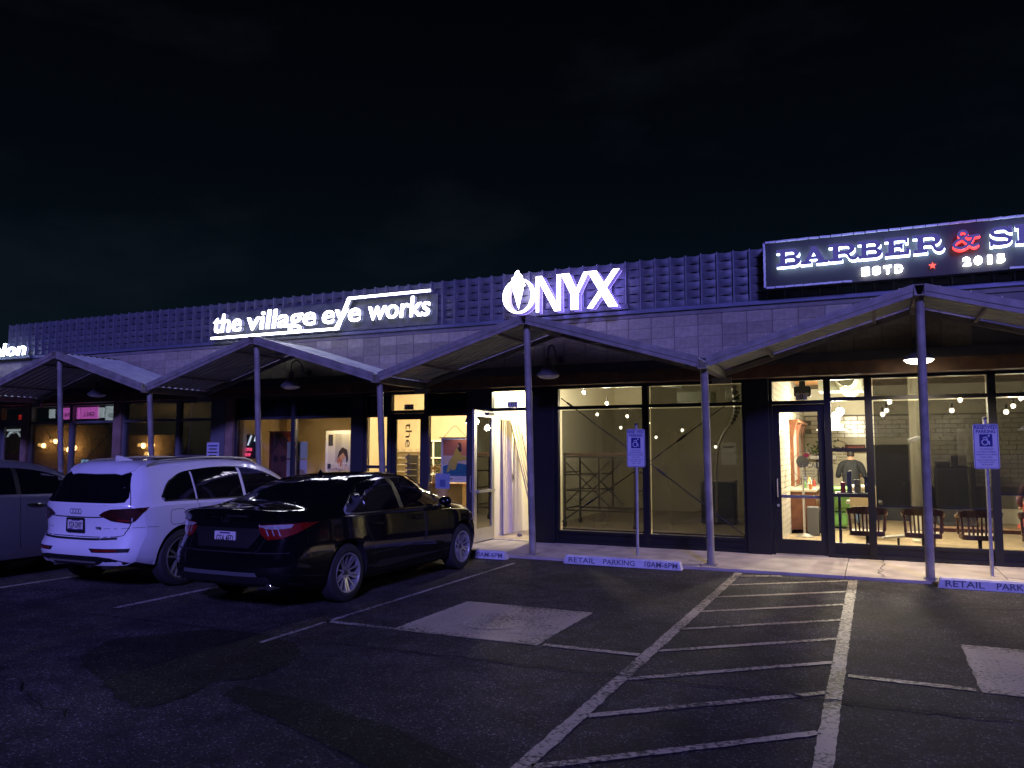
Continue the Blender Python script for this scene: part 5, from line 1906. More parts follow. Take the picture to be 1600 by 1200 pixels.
sconce(-26.35, 1.88, 18.3, 'amber sconce nearest the restaurant door')
sconce(-25.75, 2.02, 18.3, 'highest amber sconce on the stone wall')
sconce(-25.05, 1.74, 18.3, 'lowest amber sconce on the stone wall')
sconce(-24.75, 1.80, 18.3, 'amber sconce beside the canopy post')
sconce(-20.35, 1.86, 17.35, 'left amber sconce of the close pair', 10)
sconce(-19.98, 1.87, 17.35, 'right amber sconce of the close pair', 10)
sconce(-20.05, 1.60, 17.35, 'small amber lamp just below the close pair', 4)
plight('room_light', (-19.2, 16.3, 3.2), 9, (1, .86, .6), .1, None)
M['pink'] = emat('lit_pink_panel', (.85, .16, .80), 1.3)
M['cool_panel'] = emat('lit_white_panel', (.72, .85, .95), 1.0)
M['exit_red'] = emat('lit_red_exit', (1, .03, .02), 1.1)
for x0, x1, z0, z1, mt, lab, txt in ((-19.72, -18.98, 2.56, 2.86, 'pink', 'pink backlit menu panel nearer the canopy post', 'MENU'), (-18.90, -18.24, 2.56, 2.86, 'pink', 'pink backlit menu panel farther from the canopy post', 'GRILL'), (-17.95, -17.44, 2.51, 2.87, 'cool_panel', 'white backlit menu panel with dark lettering beside the timber pier', 'SMOOTH'), (-20.14, -19.96, 2.60, 2.84, 'cool_panel', 'narrow white backlit panel left of the pink panels', None), (-18.20, -18.04, 2.58, 2.84, 'cool_panel', 'narrow white backlit panel right of the pink panels', None)):
    t = thing('backlit_panel', ((x0 + x1) / 2, 13.98, z0), lab, 'sign', 'backlit menu panels in the restaurant transom')
    o = MB().box(x0, x1, 13.98, 14.03, z0, z1).build('lit_face', M[mt], t)
    MB().box(x0 - .01, x1 + .01, 14.031, 14.06, z0 - .01, z1 + .01).build('case', M['black'], t)
    if txt:
        g = fit_text(txt, x0 + .12, x1 - .12, z0 + .06, z0 + .17, .01)
        MB().flat(([(x0 + x1 - p[0], p[1]) for p in g[0]], g[1], g[2]), lambda u, v: (u, 13.975, v), (0, .003, 0)).build('reversed_lettering', M['decal'], o)
t = thing('exit_sign', (-21.2, 14.0, 2.6), 'small red lit exit sign above the restaurant door', 'sign')
o = MB().box(-21.40, -21.04, 13.98, 14.03, 2.50, 2.71).build('lit_face', M['exit_red'], t)
MB().flat(fit_text('EXIT', -21.35, -21.10, 2.55, 2.66, .01), lambda u, v: (u, 13.976, v), (0, .003, 0)).build('lettering', pmat('deep_red', (.2, .01, .01), .5), o)
MB().box(-21.42, -21.02, 14.031, 14.06, 2.49, 2.72).build('case', M['black'], t)
t = thing('door_sign', (-21.5, YG, 2.1), 'white arched lettering on the restaurant door glass', 'decal')
sh = shape2d([rect(-21.62, 2.26, -20.98, 2.315), [(-21.62, 2.10), (-21.52, 2.22), (-21.42, 2.22), (-21.54, 2.10)], [(-21.18, 2.22), (-21.08, 2.22), (-20.98, 2.10), (-21.06, 2.10)]])
MB().flat(sh, lambda u, v: (u, YG + .05, v), (0, .002, 0)).build('arch', M['cool_panel'], t)
MB().flat(fit_text('MEXI', -21.48, -21.12, 2.20, 2.26, .01), lambda u, v: (u, YG + .05, v), (0, .002, 0)).build('lettering', M['cool_panel'], t)
t = thing('small_screen', (-18.6, 14.2, 1.3), 'small blue lit tablet screen in the restaurant window', 'screen')
MB().box(-18.95, -18.68, 14.1, 14.12, 1.22, 1.50).build('display', emat('tablet_glow', (.35, .65, 1), 1.3), t)
MB().box(-18.98, -18.65, 14.121, 14.14, 1.19, 1.53).build('case', M['black'], t)
t = thing('parking_notice', (-14.0, YG - .16, 1.3), 'pale lettered notice board on the grey pier', 'sign')
o = MB().box(-14.05, -13.68, YG - .135, YG - .125, 1.22, 1.92).build('board', M['sign_face'], t)
for k in range(8):
    w_ = (.14, .12, .15, .11, .13, .15, .09, .12)[k]
    MB().box(-13.865 - w_, -13.865 + w_, YG - .139, YG - .1355, 1.83 - k * .075, 1.86 - k * .075).build('printed_line', M['sign_blue'] if k == 0 else M['steel_d'], o)
for a, b, lab in (((-18.7, 1.3), (-17.3, 2.42), 'black diagonal tie rod behind the pane beside the timber pier'), ((-20.2, 2.42), (-19.1, 1.3), 'black diagonal tie rod behind the pane with the sconces')):
    t = thing('tie_rod', (a[0], YG + .1, 1.3), lab, 'bracing')
    MB().tube([(a[0], YG + .1, a[1]), (b[0], YG + .1, b[1])], .011, 6).build('rod', M['black'], t)
    MB().ball((b[0], YG + .1, b[1]), .025, 8, 6).build('anchor', M['black'], t)
# neon arrow in the shadowed optician pane
t = thing('neon_sign', (-13.2, 14.0, 1.7), 'small red and white neon scrawl at the dark end of the optician window', 'sign')
for pth, mt in (([(-13.22, 1.86), (-13.12, 2.08)], 'cool_panel'), ([(-13.02, 1.95), (-12.98, 2.06)], 'cool_panel')):
    MB().tube([(p[0], 14.05, p[1]) for p in pth], .018, 6).build('white_tube', M[mt], t)
for k in range(2):
    g = fit_text(('OPEN', 'NOW')[k], -13.29, -13.10 - .03 * k, 1.72 - .12 * k, 1.80 - .12 * k, .02)
    MB().flat(g, lambda u, v: (u, 14.05, v), (0, .01, 0)).build('red_tube', M['exit_red'], t)
MB().box(-13.28, -12.95, 14.07, 14.08, 1.55, 2.1).build('backing', M['black'], t)

# emergency light boxes that show dark against the lit transoms
for x, y, lab in ((-6.17, 14.6, 'dark emergency light box seen in the transom over the open doorway'), (-1.14, 14.6, 'dark emergency light box seen in the transom over the barber door')):
    t = thing('emergency_light', (x, y, 2.68), lab, 'emergency light', 'emergency light boxes')
    MB().flat(shape2d([rrect(x - .14, 2.68, x + .14, 2.86, .03)]), lambda u, v: (u, y, v), (0, .07, 0)).build('case', M['steel_d'], t)
    MB().box(x - .05, x + .05, y + .01, y + .06, 2.861, 2.96).build('bracket', M['steel_d'], t)
    for q in (-.08, .08):
        MB().lathe([(.0, -.03), (.03, -.025), (.035, .0)], (x + q, y, 2.72), 'y', 12).build('lamp_head', M['steel'], t)

# thin plastic sheet taped on the wall inside the open doorway
t = thing('plastic_sheet', (-6.83, 14.5, F0), 'pale hanging plastic sheet on the wall inside the open doorway', 'plastic sheet')
n = 60
vs = []
for k in range(n + 1):
    y = 14.35 + .42 * k / n
    d = .018 * math.sin(k * 1.1) + .010 * math.sin(k * 2.3 + 1)
    vs += [(-6.835 + max(-.015, d * .4), y, 2.35), (-6.80 + d, y + .04 * math.sin(k * .5), F0 + .02)]
MB().add(vs, [(2 * k, 2 * k + 1, 2 * k + 3, 2 * k + 2) for k in range(n)]).build('sheet', pmat('milky_plastic', (.72, .64, .46), .4), t, smooth=True, ang=80)
MB().box(-6.858, -6.845, 14.33, 14.79, 2.33, 2.37).build('tape', M['w_tan'], t)

# ================================================================== cars
M['tyre'] = pmat('tyre_rubber', (.020, .020, .022), .75, bump=.2, bscale=60)
M['rim'] = pmat('alloy_rim', (.60, .60, .62), .3, .8)
M['rim_d'] = pmat('alloy_rim_dark', (.10, .10, .11), .4, .7)
M['car_glass'] = pmat('car_glass', (.004, .004, .006), .05, 0, spec=.6, coat=.6)
M['car_seam'] = pmat('panel_gap', (.004, .004, .005), .8)
M['car_trim'] = pmat('black_trim', (.012, .012, .013), .45)
M['chrome'] = pmat('chrome', (.75, .75, .76), .12, 1.0)
M['lamp_red'] = pmat('lamp_red', (.24, .008, .008), .12, spec=.7, coat=1.0, col2=(.16, .004, .004), scale=26)
M['lamp_dark'] = pmat('lamp_dark_red', (.055, .004, .004), .10, spec=.7, coat=1.0, col2=(.02, .002, .002), scale=14)
M['lamp_clear'] = pmat('lamp_clear', (.50, .46, .52), .12, .5, coat=1.0, col2=(.75, .72, .76), scale=30)
M['plate_w'] = pmat('plate_white', (.66, .62, .62), .5)
M['plate_p'] = pmat('plate_purple', (.10, .05, .17), .5)
M['under'] = pmat('underbody', (.006, .006, .007), .9)


def keyed(keys, smooth=True):
    """piecewise curve through (s, value) keys"""
    def f(s):
        if s <= keys[0][0]:
            return keys[0][1]
        if s >= keys[-1][0]:
            return keys[-1][1]
        for i in range(len(keys) - 1):
            if keys[i][0] <= s <= keys[i + 1][0]:
                h = keys[i + 1][0] - keys[i][0]
                t = (s - keys[i][0]) / h

                def m(j):
                    a, b = keys[max(0, j - 1)], keys[min(len(keys) - 1, j + 1)]
                    return (b[1] - a[1]) / (b[0] - a[0])
                m0, m1 = m(i) * h, m(i + 1) * h
                return (2 * t ** 3 - 3 * t * t + 1) * keys[i][1] + (t ** 3 - 2 * t * t + t) * m0 + (-2 * t ** 3 + 3 * t * t) * keys[i + 1][1] + (t ** 3 - t * t) * m1
    return f


def sstep(a, b, x):
    t = max(0, min(1, (x - a) / (b - a)))
    return t * t * (3 - 2 * t)


class Car:
    def __init__(self, P, root):
        self.P, self.root = P, root
        L_ = P['L']
        top, belt, W, wr, zl = (keyed(P[k]) for k in ('top', 'belt', 'W', 'roofw', 'zlo'))
        rear, front = keyed(P['rear']), keyed(P['front'])
        self.rw = {}
        n = P.get('n', 72)
        ss = [L_ * (.5 - .5 * math.cos(math.pi * (.08 + .84 * i / n)) - (.5 - .5 * math.cos(math.pi * .08))) / (1 - 2 * (.5 - .5 * math.cos(math.pi * .08))) for i in range(n + 1)]
        ss = [max(0, min(L_, s)) for s in ss]

        def section(s):
            w, z0, zt = W(s), zl(s), top(s)
            zb = min(belt(s), zt - .012)
            wb = w * P.get('wb', .955)
            dz = zt - zb
            k = sstep(.05, .36, dz)
            r = min(wr(s), wb - .02)
            c = [(wb + (r + .05 - wb) * .30, zb + .32 * dz), (wb + (r + .05 - wb) * .66, zb + .64 * dz), (r + .045, zt - min(.10, .30 * dz)), (r - .03, zt - min(.036, .12 * dz)), (r * .55, zt - min(.010, .04 * dz)), (0, zt)]
            d = [(wb * .955, zb + .42 * dz), (wb * .89, zb + .68 * dz), (wb * .76, zb + .84 * dz), (wb * .55, zb + .94 * dz), (wb * .28, zb + .985 * dz), (0, zt)]
            up = [(d[i][0] + (c[i][0] - d[i][0]) * k, d[i][1] + (c[i][1] - d[i][1]) * k) for i in range(6)]
            zs = P.get('waist', (.50, .64, .80))
            lo = [(0, z0), (.5 * w, z0), (.84 * w, z0 + .004), (.94 * w, z0 + .05), (.975 * w, z0 + .13), (w * .998, zs[0]), (w, zs[1]), (.992 * w, min(zs[2], zb - .02)), (.978 * w, zb - .012), (wb, zb)]
            return lo + up

        def warp(w, s, z):
            ww = max(W(0.7 if s < L_ / 2 else L_ - .7), .5)
            tr = max(0, 1 - s / .85) ** 2
            tf = max(0, 1 - (L_ - s) / 1.0) ** 2
            u = min(1.15, abs(w) / ww)
            s2 = s + tr * (rear(z) + P.get('rcorner', .28) * u ** 4) - tf * (front(z) + P.get('fcorner', .42) * u ** 3)
            return (w, s2, z)
        m = MB()
        secs = [section(s) for s in ss]
        N = len(secs[0])
        full = []
        for s, sec in zip(ss, secs):
            ring = [(p[0], s, p[1]) for p in sec] + [(-p[0], s, p[1]) for p in reversed(sec[1:-1])]
            full.append([warp(*q) for q in ring])
        K = len(full[0])
        vs = [p for r_ in full for p in r_]
        fs = [(i * K + j, i * K + (j + 1) % K, (i + 1) * K + (j + 1) % K, (i + 1) * K + j) for i in range(len(ss) - 1) for j in range(K)]
        m.add(vs, fs)
        # end faces, with columns so that they can curve
        for e, s in ((0, ss[0]), (-1, ss[-1])):
            sec = secs[e]
            C = 16
            g = []
            for (w, z) in sec:
                g.append([warp(w * (2 * c / C - 1), s, z) for c in range(C + 1)])
            vv = [p for r_ in g for p in r_]
            m.add(vv, [(i * (C + 1) + c, i * (C + 1) + c + 1, (i + 1) * (C + 1) + c + 1, (i + 1) * (C + 1) + c) for i in range(N - 1) for c in range(C)])
        me = m.mesh('body', weld=True)
        bm = bmesh.new()
        bm.from_mesh(me)
        bmesh.ops.remove_doubles(bm, verts=bm.verts, dist=2e-4)
        bmesh.ops.dissolve_degenerate(bm, edges=bm.edges, dist=1e-4)
        bmesh.ops.recalc_face_normals(bm, faces=bm.faces)
        bm.to_mesh(me)
        bm.free()
        # wheel arches
        o = bpy.data.objects.new('tmp', me)
        COL.objects.link(o)
        cut = MB()
        for s in P['axles']:
            for sd_ in (-1, 1):
                a, b = sorted((sd_ * (P['track'] - .20), sd_ * 1.3))
                cut.lathe([(P['arch'], a), (P['arch'], b)], (0, s, P['rw'] + .015), 'x', 40)
        co = bpy.data.objects.new('tmpc', cut.mesh('cut', weld=False))
        COL.objects.link(co)
        md = o.modifiers.new('b', 'BOOLEAN')
        md.object = co
        md.operation = 'DIFFERENCE'
        md.solver = 'EXACT'
        dg = bpy.context.evaluated_depsgraph_get()
        me2 = bpy.data.meshes.new_from_object(o.evaluated_get(dg))
        bpy.data.objects.remove(o)
        bpy.data.objects.remove(co)
        me2.materials.clear()
        me2.materials.append(P['paint'])
        me2.materials.append(M['under'])
        for f in me2.polygons:
            c = f.center
            f.material_index = 0
            if c.z < P.get('under_z', .0) or (f.normal.z < -.75 and c.z < .45):
                f.material_index = 1
            for s in P['axles']:
                if math.hypot(c.y - s, c.z - P['rw'] - .015) < P['arch'] + .004 and abs(c.x) < W(s) + .1 and (abs(f.normal.x) < .6 or abs(c.x) < P['track'] - .15):
                    f.material_index = 1
        me2.polygons.foreach_set('use_smooth', [True] * len(me2.polygons))
        me2.set_sharp_from_angle(angle=R(38))
        self.body = link('body', me2, root)
        bm = bmesh.new()
        bm.from_mesh(me2)
        self.bvh = BVHTree.FromBMesh(bm)
        bm.free()

    def proj(self, u, v, dirn, off):
        """cast onto the body: dirn 'rear','side','-side','top','front' or an angle (degrees from rear towards the right side)"""
        if dirn == 'top':
            o, d = V(u, v, 5), V(0, 0, -1)
        else:
            a = {'rear': 0, 'side': 90, '-side': -90, 'front': 180}.get(dirn, dirn)
            a = R(a)
            back = V(math.sin(a), -math.cos(a), 0)
            rt_ = V(math.cos(a), math.sin(a), 0)
            cen = V(0, self.P['L'] / 2, 0)
            o = cen + rt_ * u + V(0, 0, v) + back * 6
            d = -back
        h = self.bvh.ray_cast(o, d)
        if h[0] is None:
            return None
        nrm = h[1]
        if nrm.dot(d) > 0:
            nrm = -nrm
        return h[0] - d * off * .4 + nrm * off * .6

    def uv(self, w, s, z, dirn):
        if dirn == 'top':
            return (w, s)
        a = R({'rear': 0, 'side': 90, '-side': -90, 'front': 180}.get(dirn, dirn))
        p = V(w, s - self.P['L'] / 2, z)
        return (p.dot(V(math.cos(a), math.sin(a), 0)), z)

    def patch(self, name, adds, dirn, mat, off=.004, step=.05, parent=None, thick=.012, subs=(), pts3=True):
        """skin piece lying on the body; corners are (w, s, z)"""
        cv = (lambda P_: [[self.uv(*p, dirn) for p in q] for q in P_]) if pts3 else (lambda P_: P_)

        def dense(P_):
            o_ = []
            for q in P_:
                r_ = []
                for i in range(len(q)):
                    a, b = q[i], q[(i + 1) % len(q)]
                    n_ = max(1, int(math.hypot(b[0] - a[0], b[1] - a[1]) / (step * .7)))
                    r_ += [(a[0] + (b[0] - a[0]) * k / n_, a[1] + (b[1] - a[1]) * k / n_) for k in range(n_)]
                o_.append(r_)
            return o_
        sh = shape2d(dense(cv(adds)), dense(cv(subs)), step)
        vs, ok = [], True
        last = None
        for p in sh[0]:
            q = self.proj(p[0], p[1], dirn, off)
            if q is None:
                q = last if last is not None else V(0, 0, 0)
            last = q
            vs.append(q)
        n = len(vs)
        ins = []
        for i, p in enumerate(sh[0]):
            q = self.proj(p[0], p[1], dirn, off - thick)
            ins.append(q if q is not None else vs[i])
        m = MB()
        m.add(vs + ins, [t for t in sh[1]] + [(b, a, n + a, n + b) for a, b in sh[2]])
        o = m.build(name, mat, parent or self.root, smooth=True, ang=40, local=True)
        return o

    def seam(self, pts, dirn, w=.007, mat='car_seam', name='panel_gap', off=.0012, n=8, parent=None, closed=False):
        P2 = spline([self.uv(*p, dirn) for p in pts], n, closed)
        P2 = P2 + ([P2[0]] if closed else [])
        m = MB()
        vs = []
        for i, p in enumerate(P2):
            a, b = P2[max(0, i - 1)], P2[min(len(P2) - 1, i + 1)]
            dx, dy = b[0] - a[0], b[1] - a[1]
            l = math.hypot(dx, dy) or 1
            for s in (1, -1):
                q = self.proj(p[0] - s * dy / l * w / 2, p[1] + s * dx / l * w / 2, dirn, off)
                vs.append(q if q is not None else (vs[-1] if vs else V(0, 0, 0)))
        m.add(vs, [(2 * i, 2 * i + 1, 2 * i + 3, 2 * i + 2) for i in range(len(P2) - 1)])
        return m.build(name, M[mat], parent or self.root, local=True, smooth=True)

    def wheels(self, style):
        P = self.P
        rr, rim = P['rw'], P['rim']
        for s in P['axles']:
            for sd_ in (1, -1):
                w = link('wheel', None, self.root, (sd_ * P['track'], s, rr))
                w.rotation_euler = (0, 0, 0 if sd_ > 0 else math.pi)
                ty = MB().lathe([(rim - .01, -.19), (rim + .02, -.205), (rr - .02, -.20), (rr, -.17), (rr + .0, -.04), (rr - .02, -.012), (rim + .03, .004), (rim + .004, -.004), (rim - .012, -.012), (rim - .02, -.10), (rim - .02, -.19)], (0, 0, 0), 'x', 44, cap=False)
                ty.build('tyre', M['tyre'], w, smooth=True, ang=30, local=True)
                m = MB()
                m.lathe([(rim + .004, -.006), (rim + .002, .002), (rim - .012, .000), (rim - .022, -.03), (rim - .022, -.17), (rim - .010, -.17), (rim - .010, -.03)], (0, 0, 0), 'x', 44, cap=False)
                adds = []
                R0, R1 = .055, rim - .012
                if style == 'ten':
                    for k in range(10):
                        a = 36 * k + (7 if k % 2 else -7)
                        ca, sa = math.cos(R(a)), math.sin(R(a))
                        a2 = a + (5 if k % 2 else -5)
                        c2, s2 = math.cos(R(a2)), math.sin(R(a2))
                        adds += stroke([(R0 * ca, R0 * sa), (R1 * c2, R1 * s2)], .026, False)
                    for k in range(5):
                        a = 72 * k + 18
                        ca, sa = math.cos(R(a)), math.sin(R(a))
                        adds += stroke([(R0 * ca, R0 * sa), (R1 * ca, R1 * sa)], .017, False)
                else:
                    for k in range(5):
                        for q in (-1, 1):
                            a, a2 = 72 * k + 90 + q * 13, 72 * k + 90 + q * 10
                            adds += stroke([(R0 * math.cos(R(a)), R0 * math.sin(R(a))), (R1 * math.cos(R(a2)), R1 * math.sin(R(a2)))], .030, False)
                adds.append(ell(0, 0, .075, n=24))
                m.flat(shape2d(adds), lambda u, v: (-.004 - .055 * max(0, 1 - math.hypot(u, v) / rim) , u, v), (-.035, 0, 0))
                ri = m.build('rim', M['rim'], w, local=True, smooth=True, ang=30)
                MB().lathe([(.0, .0), (.030, -.002), (.032, -.03), (.0, -.03)], (-.035, 0, 0), 'x', 16).build('hub_cap', M['rim_d'], ri, local=True)
                for k in range(5):
                    a = R(72 * k + 54)
                    MB().lathe([(.0, .0), (.010, .0), (.010, -.03)], (-.042, .05 * math.cos(a), .05 * math.sin(a)), 'x', 8).build('wheel_nut', M['rim_d'], ri, local=True)
                MB().lathe([(.0, -.10), (rim - .05, -.10), (rim - .05, -.12), (.0, -.12)], (0, 0, 0), 'x', 28).build('brake_disc', M['rim_d'], w, local=True)

    def plate(self, z, text, frame=None, w=.30, h=.15, tilt=0.0, band='plate_p', off=.012):
        c = self.proj(0, z, 'rear', off)
        y = c.y - .006
        pl = MB().flat(shape2d([rrect(-w / 2, z - h / 2, w / 2, z + h / 2, .012)]), lambda u, v: (u, y, v), (0, .010, 0)).build('number_plate', M['plate_w'], self.root, local=True)
        MB().flat(fit_text(text, -w * .40, w * .40, z - .036, z + .036, .004), lambda u, v: (u, y - .003, v), (0, .002, 0)).build('plate_lettering', M['black'], pl, local=True)
        g = shape2d([[(-w * .47, z - h * .46), (w * .47, z - h * .46), (w * .47, z - h * .36), (w * .3, z - h * .30), (0, z - h * .38), (-w * .3, z - h * .28), (-w * .47, z - h * .36)]])
        MB().flat(g, lambda u, v: (u, y - .002, v), (0, .001, 0)).build('plate_landscape', M[band], pl, local=True)
        MB().flat(shape2d([rect(-w * .25, z + h * .34, w * .25, z + h * .44)]), lambda u, v: (u, y - .002, v), (0, .001, 0)).build('plate_heading', M[band], pl, local=True)
        if frame:
            MB().flat(shape2d([rrect(-w / 2 - .014, z - h / 2 - .016, w / 2 + .014, z + h / 2 + .014, .016)], [rect(-w / 2 + .006, z - h / 2 + .014, w / 2 - .006, z + h / 2 - .012)]), lambda u, v: (u, y - .006, v), (0, .012, 0)).build('plate_frame', M[frame], pl, local=True)
        return y


def arcpts(pts_, x):
    return [(x, p[0], p[1]) for p in pts_]


# ------------------------------------------------------------------ black sedan
root = thing('parked_car', (-6.50, 6.50, 0), 'glossy black sedan parked nose in before the optician', 'car', 'cars parked in the stalls')
paint_blk = pmat('black_car_paint', (.0035, .0035, .005), .05, coat=0.0, spec=.65)
D = dict(L=4.86, paint=paint_blk, rw=.333, rim=.225, arch=.375, track=.905, axles=(1.12, 3.895), wb=.955, rcorner=.30, fcorner=.55,
         top=[(0, 1.075), (.10, 1.105), (.35, 1.120), (.62, 1.130), (.95, 1.215), (1.35, 1.355), (1.75, 1.437), (2.2, 1.466), (2.6, 1.455), (2.95, 1.392), (3.35, 1.215), (3.72, 1.035), (4.1, .965), (4.5, .86), (4.75, .74), (4.86, .66)],
         belt=[(0, .965), (.5, .985), (1.2, .985), (2.5, .945), (3.6, .915), (4.3, .83), (4.86, .62)],
         W=[(0, .87), (.35, .895), (1.1, .912), (2.4, .912), (3.8, .912), (4.5, .885), (4.86, .84)],
         roofw=[(0, .60), (.9, .62), (1.7, .575), (2.4, .585), (3.0, .60), (3.6, .66), (4.86, .66)],
         zlo=[(0, .30), (.5, .23), (1.2, .19), (3.8, .18), (4.5, .20), (4.86, .26)],
         rear=[(.15, .12), (.28, .08), (.36, .02), (.46, .0), (.60, .005), (.66, .045), (.72, .10), (.86, .12), (1.0, .115), (1.06, .05), (1.12, .03), (1.5, .1)],
         front=[(.15, .1), (.3, .02), (.5, .0), (.7, .05), (.9, .12), (1.5, .2)], waist=(.46, .60, .80))
c = Car(D, root)
X_ = .9
G = M['car_glass']
# side windows and their bright outline
win = spline([(1.12, 1.035), (1.30, 1.155), (1.55, 1.285), (1.80, 1.345), (2.3, 1.378), (2.70, 1.358), (3.05, 1.24), (3.36, 1.075), (3.46, 1.010)], 5)
low = [(3.46, .988), (2.4, .992), (1.3, 1.005), (1.12, 1.02)]
outer = win + low
for side in ('side', '-side'):
    sx = 1 if side == 'side' else -1
    poly = arcpts(outer, sx * X_)
    c.patch('window_trim', [arcpts([(p[0] + (.022 if p[0] > 2.4 else -.022) * (1 if abs(p[0] - 2.4) > 1 else 0), p[1] + (.018 if p[1] > 1.03 else -.016)) for p in outer], sx * X_)], side, M['chrome'], .0035, .09, subs=[arcpts([(p[0], p[1]) for p in outer], sx * X_)])
    for a, b, nm in ((1.0, 1.52, 'quarter_window'), (1.545, 2.26, 'rear_door_window'), (2.36, 3.7, 'front_door_window')):
        top_ = [p for p in win if a <= p[0] <= b]
        zt = lambda s_: next((q[1] + (r_[1] - q[1]) * (s_ - q[0]) / (r_[0] - q[0]) for q, r_ in zip(win, win[1:]) if q[0] <= s_ <= r_[0]), 1.02)
        zl_ = lambda s_: 1.02 + (s_ - 1.12) / (3.46 - 1.12) * (.988 - 1.02)
        pl = []
        if a > 1.1:
            pl += [(a, zl_(a)), (a - (.05 if nm[0] == 'r' else .04), zt(a - .05))]
        pl += [p for p in top_]
        if b < 3.4:
            pl += [(b - .05, zt(b - .05)) if False else (b, zt(b)), (b + .0, zl_(b))]
        else:
            pl += [(3.46, .988)]
        if a <= 1.1:
            pl += [(1.12, 1.02)]
        # clean order: bottom edge then top edge
        pl2 = [(max(a, 1.12), zl_(max(a, 1.12))), (min(b, 3.46), zl_(min(b, 3.46)))] + [(min(b, 3.455), zt(min(b, 3.455)))] + list(reversed([p for p in top_ if p[0] < min(b, 3.45) and p[0] > max(a, 1.13)])) + [(max(a, 1.125), zt(max(a, 1.125)))]
        c.patch(nm, [arcpts(pl2, sx * X_)], side, G, .005, .07)
    c.patch('pillar_cover', [arcpts([(2.262, zl_(2.26)), (2.358, zl_(2.358)), (2.358, zt(2.358)), (2.262, zt(2.262))], sx * X_)], side, M['car_trim'], .004, .08)
    # door gaps, handles, sill strip
    c.seam(arcpts([(2.36, .99), (2.345, .80), (2.34, .55), (2.36, .30)], sx * X_), side)
    c.seam(arcpts([(1.42, 1.0), (1.50, .80), (1.62, .62), (1.66, .40), (1.68, .30)], sx * X_), side)
    c.seam(arcpts([(3.40, .97), (3.42, .80), (3.38, .55), (3.33, .32)], sx * X_), side)
    c.seam(arcpts([(1.68, .285), (2.5, .27), (3.33, .285)], sx * X_), side)
    c.seam(arcpts([(1.55, .50), (2.4, .515), (3.3, .48)], sx * X_), side, w=.012, mat='chrome' if False else 'car_seam', name='crease_line')
    for s0 in (1.58, 2.50):
        hb = MB()
        p0, p1 = c.proj(*c.uv(.9, s0, .845, side), side, .0), c.proj(*c.uv(.9, s0 + .20, .84, side), side, .0)
        p0, p1 = c.proj(*c.uv(sx * .9, s0, .85, side), side, .02), c.proj(*c.uv(sx * .9, s0 + .21, .845, side), side, .02)
        hb.tube([p0 - V(sx * .03, 0, 0), p0, p0.lerp(p1, .5) + V(sx * .012, 0, 0), p1, p1 - V(sx * .03, 0, 0)], .015, 8)
        hb.build('door_handle', paint_blk, root, smooth=True, local=True)
    mr = MB()
    mr.ball((sx * .99, 3.22, 1.04), (.10, .06, .065), 14, 10)
    mo = mr.build('door_mirror', paint_blk, root, smooth=True, local=True)
    MB().bar((sx * .86, 3.25, .99), (sx * .96, 3.23, 1.0), .04, .03).build('mirror_stalk', M['car_trim'], mo, local=True)
    # tail lamps: clear band over red body
    for (nm, mt, pts3, ofs) in (('tail_lamp', 'lamp_red', [(.45, .1, .942), (.60, .1, .952), (.78, .16, .960), (.86, .40, .966), (.875, .60, .962), (.87, .46, .925), (.84, .28, .86), (.74, .12, .80), (.60, .08, .785), (.52, .08, .84)], .012),):
        an = 32 * sx
        tl = c.patch(nm, [[(sx * p[0], p[1], p[2]) for p in pts3]], an, M[mt], ofs, .045, thick=.03)
        c.patch('reversing_lamp', [[(sx * p[0], p[1], p[2]) for p in [(.47, .1, .935), (.60, .1, .945), (.76, .15, .952), (.82, .24, .955), (.80, .22, .915), (.70, .12, .90), (.56, .1, .905)]]], an, M['lamp_clear'], .0155, .05, parent=tl, thick=.01)
        for q in range(3):
            u0 = .56 + q * .075
            c.patch('lamp_rib', [[(sx * u0, .1, .90), (sx * (u0 + .012), .1, .90), (sx * (u0 + .045), .1, .83), (sx * (u0 + .03), .1, .83)]], an, M['lamp_clear'], .0155, .05, parent=tl, thick=.01)
# rear window, windscreen
c.patch('rear_window', [[(-.60, .72, 0), (.60, .72, 0), (.575, 1.1, 0), (.50, 1.62, 0), (.2, 1.68, 0), (-.2, 1.68, 0), (-.50, 1.62, 0), (-.575, 1.1, 0)]], 'top', G, .004, .06)
c.patch('windscreen', [[(-.66, 3.55, 0), (.66, 3.55, 0), (.55, 2.85, 0), (.2, 2.80, 0), (-.2, 2.80, 0), (-.55, 2.85, 0)]], 'top', G, .004, .08)
# boot lid gaps, plate recess, badges
for sx in (1, -1):
    c.seam([(sx * .66, .0, 1.09), (sx * .70, 0, 1.0), (sx * .67, 0, .955)], 'rear')
    c.seam([(sx * .52, 0, .80), (sx * .50, 0, .72), (sx * .44, 0, .665), (0, 0, .66)], 'rear')
pr = c.patch('plate_recess', [[(-.46, 0, .92), (.46, 0, .92), (.48, 0, .88), (.36, 0, .70), (-.36, 0, .70), (-.48, 0, .88)]], 'rear', M['car_trim'], .002, .06)
c.patch('boot_strip', [[(-.44, 0, .945), (.44, 0, .945), (.46, 0, .915), (-.46, 0, .915)]], 'rear', paint_blk, .02, .06, thick=.03)
yp = c.plate(.79, 'GSA 4ED', off=.006)
yb = c.proj(0, 1.005, 'rear', .004).y
em = shape2d([ell(0, 1.005, .062, .043, 28), ], [ell(0, 1.005, .053, .034, 28)])
em2 = shape2d([ell(0, 1.018, .03, .018, 20), ell(0, 1.0, .017, .034, 20)], [ell(0, 1.018, .024, .012, 20), ell(0, 1.0, .010, .027, 20)])
e_ = MB().flat(em, lambda u, v: (u, yb - .004, v), (0, .012, 0)).build('badge', M['chrome'], root, local=True)
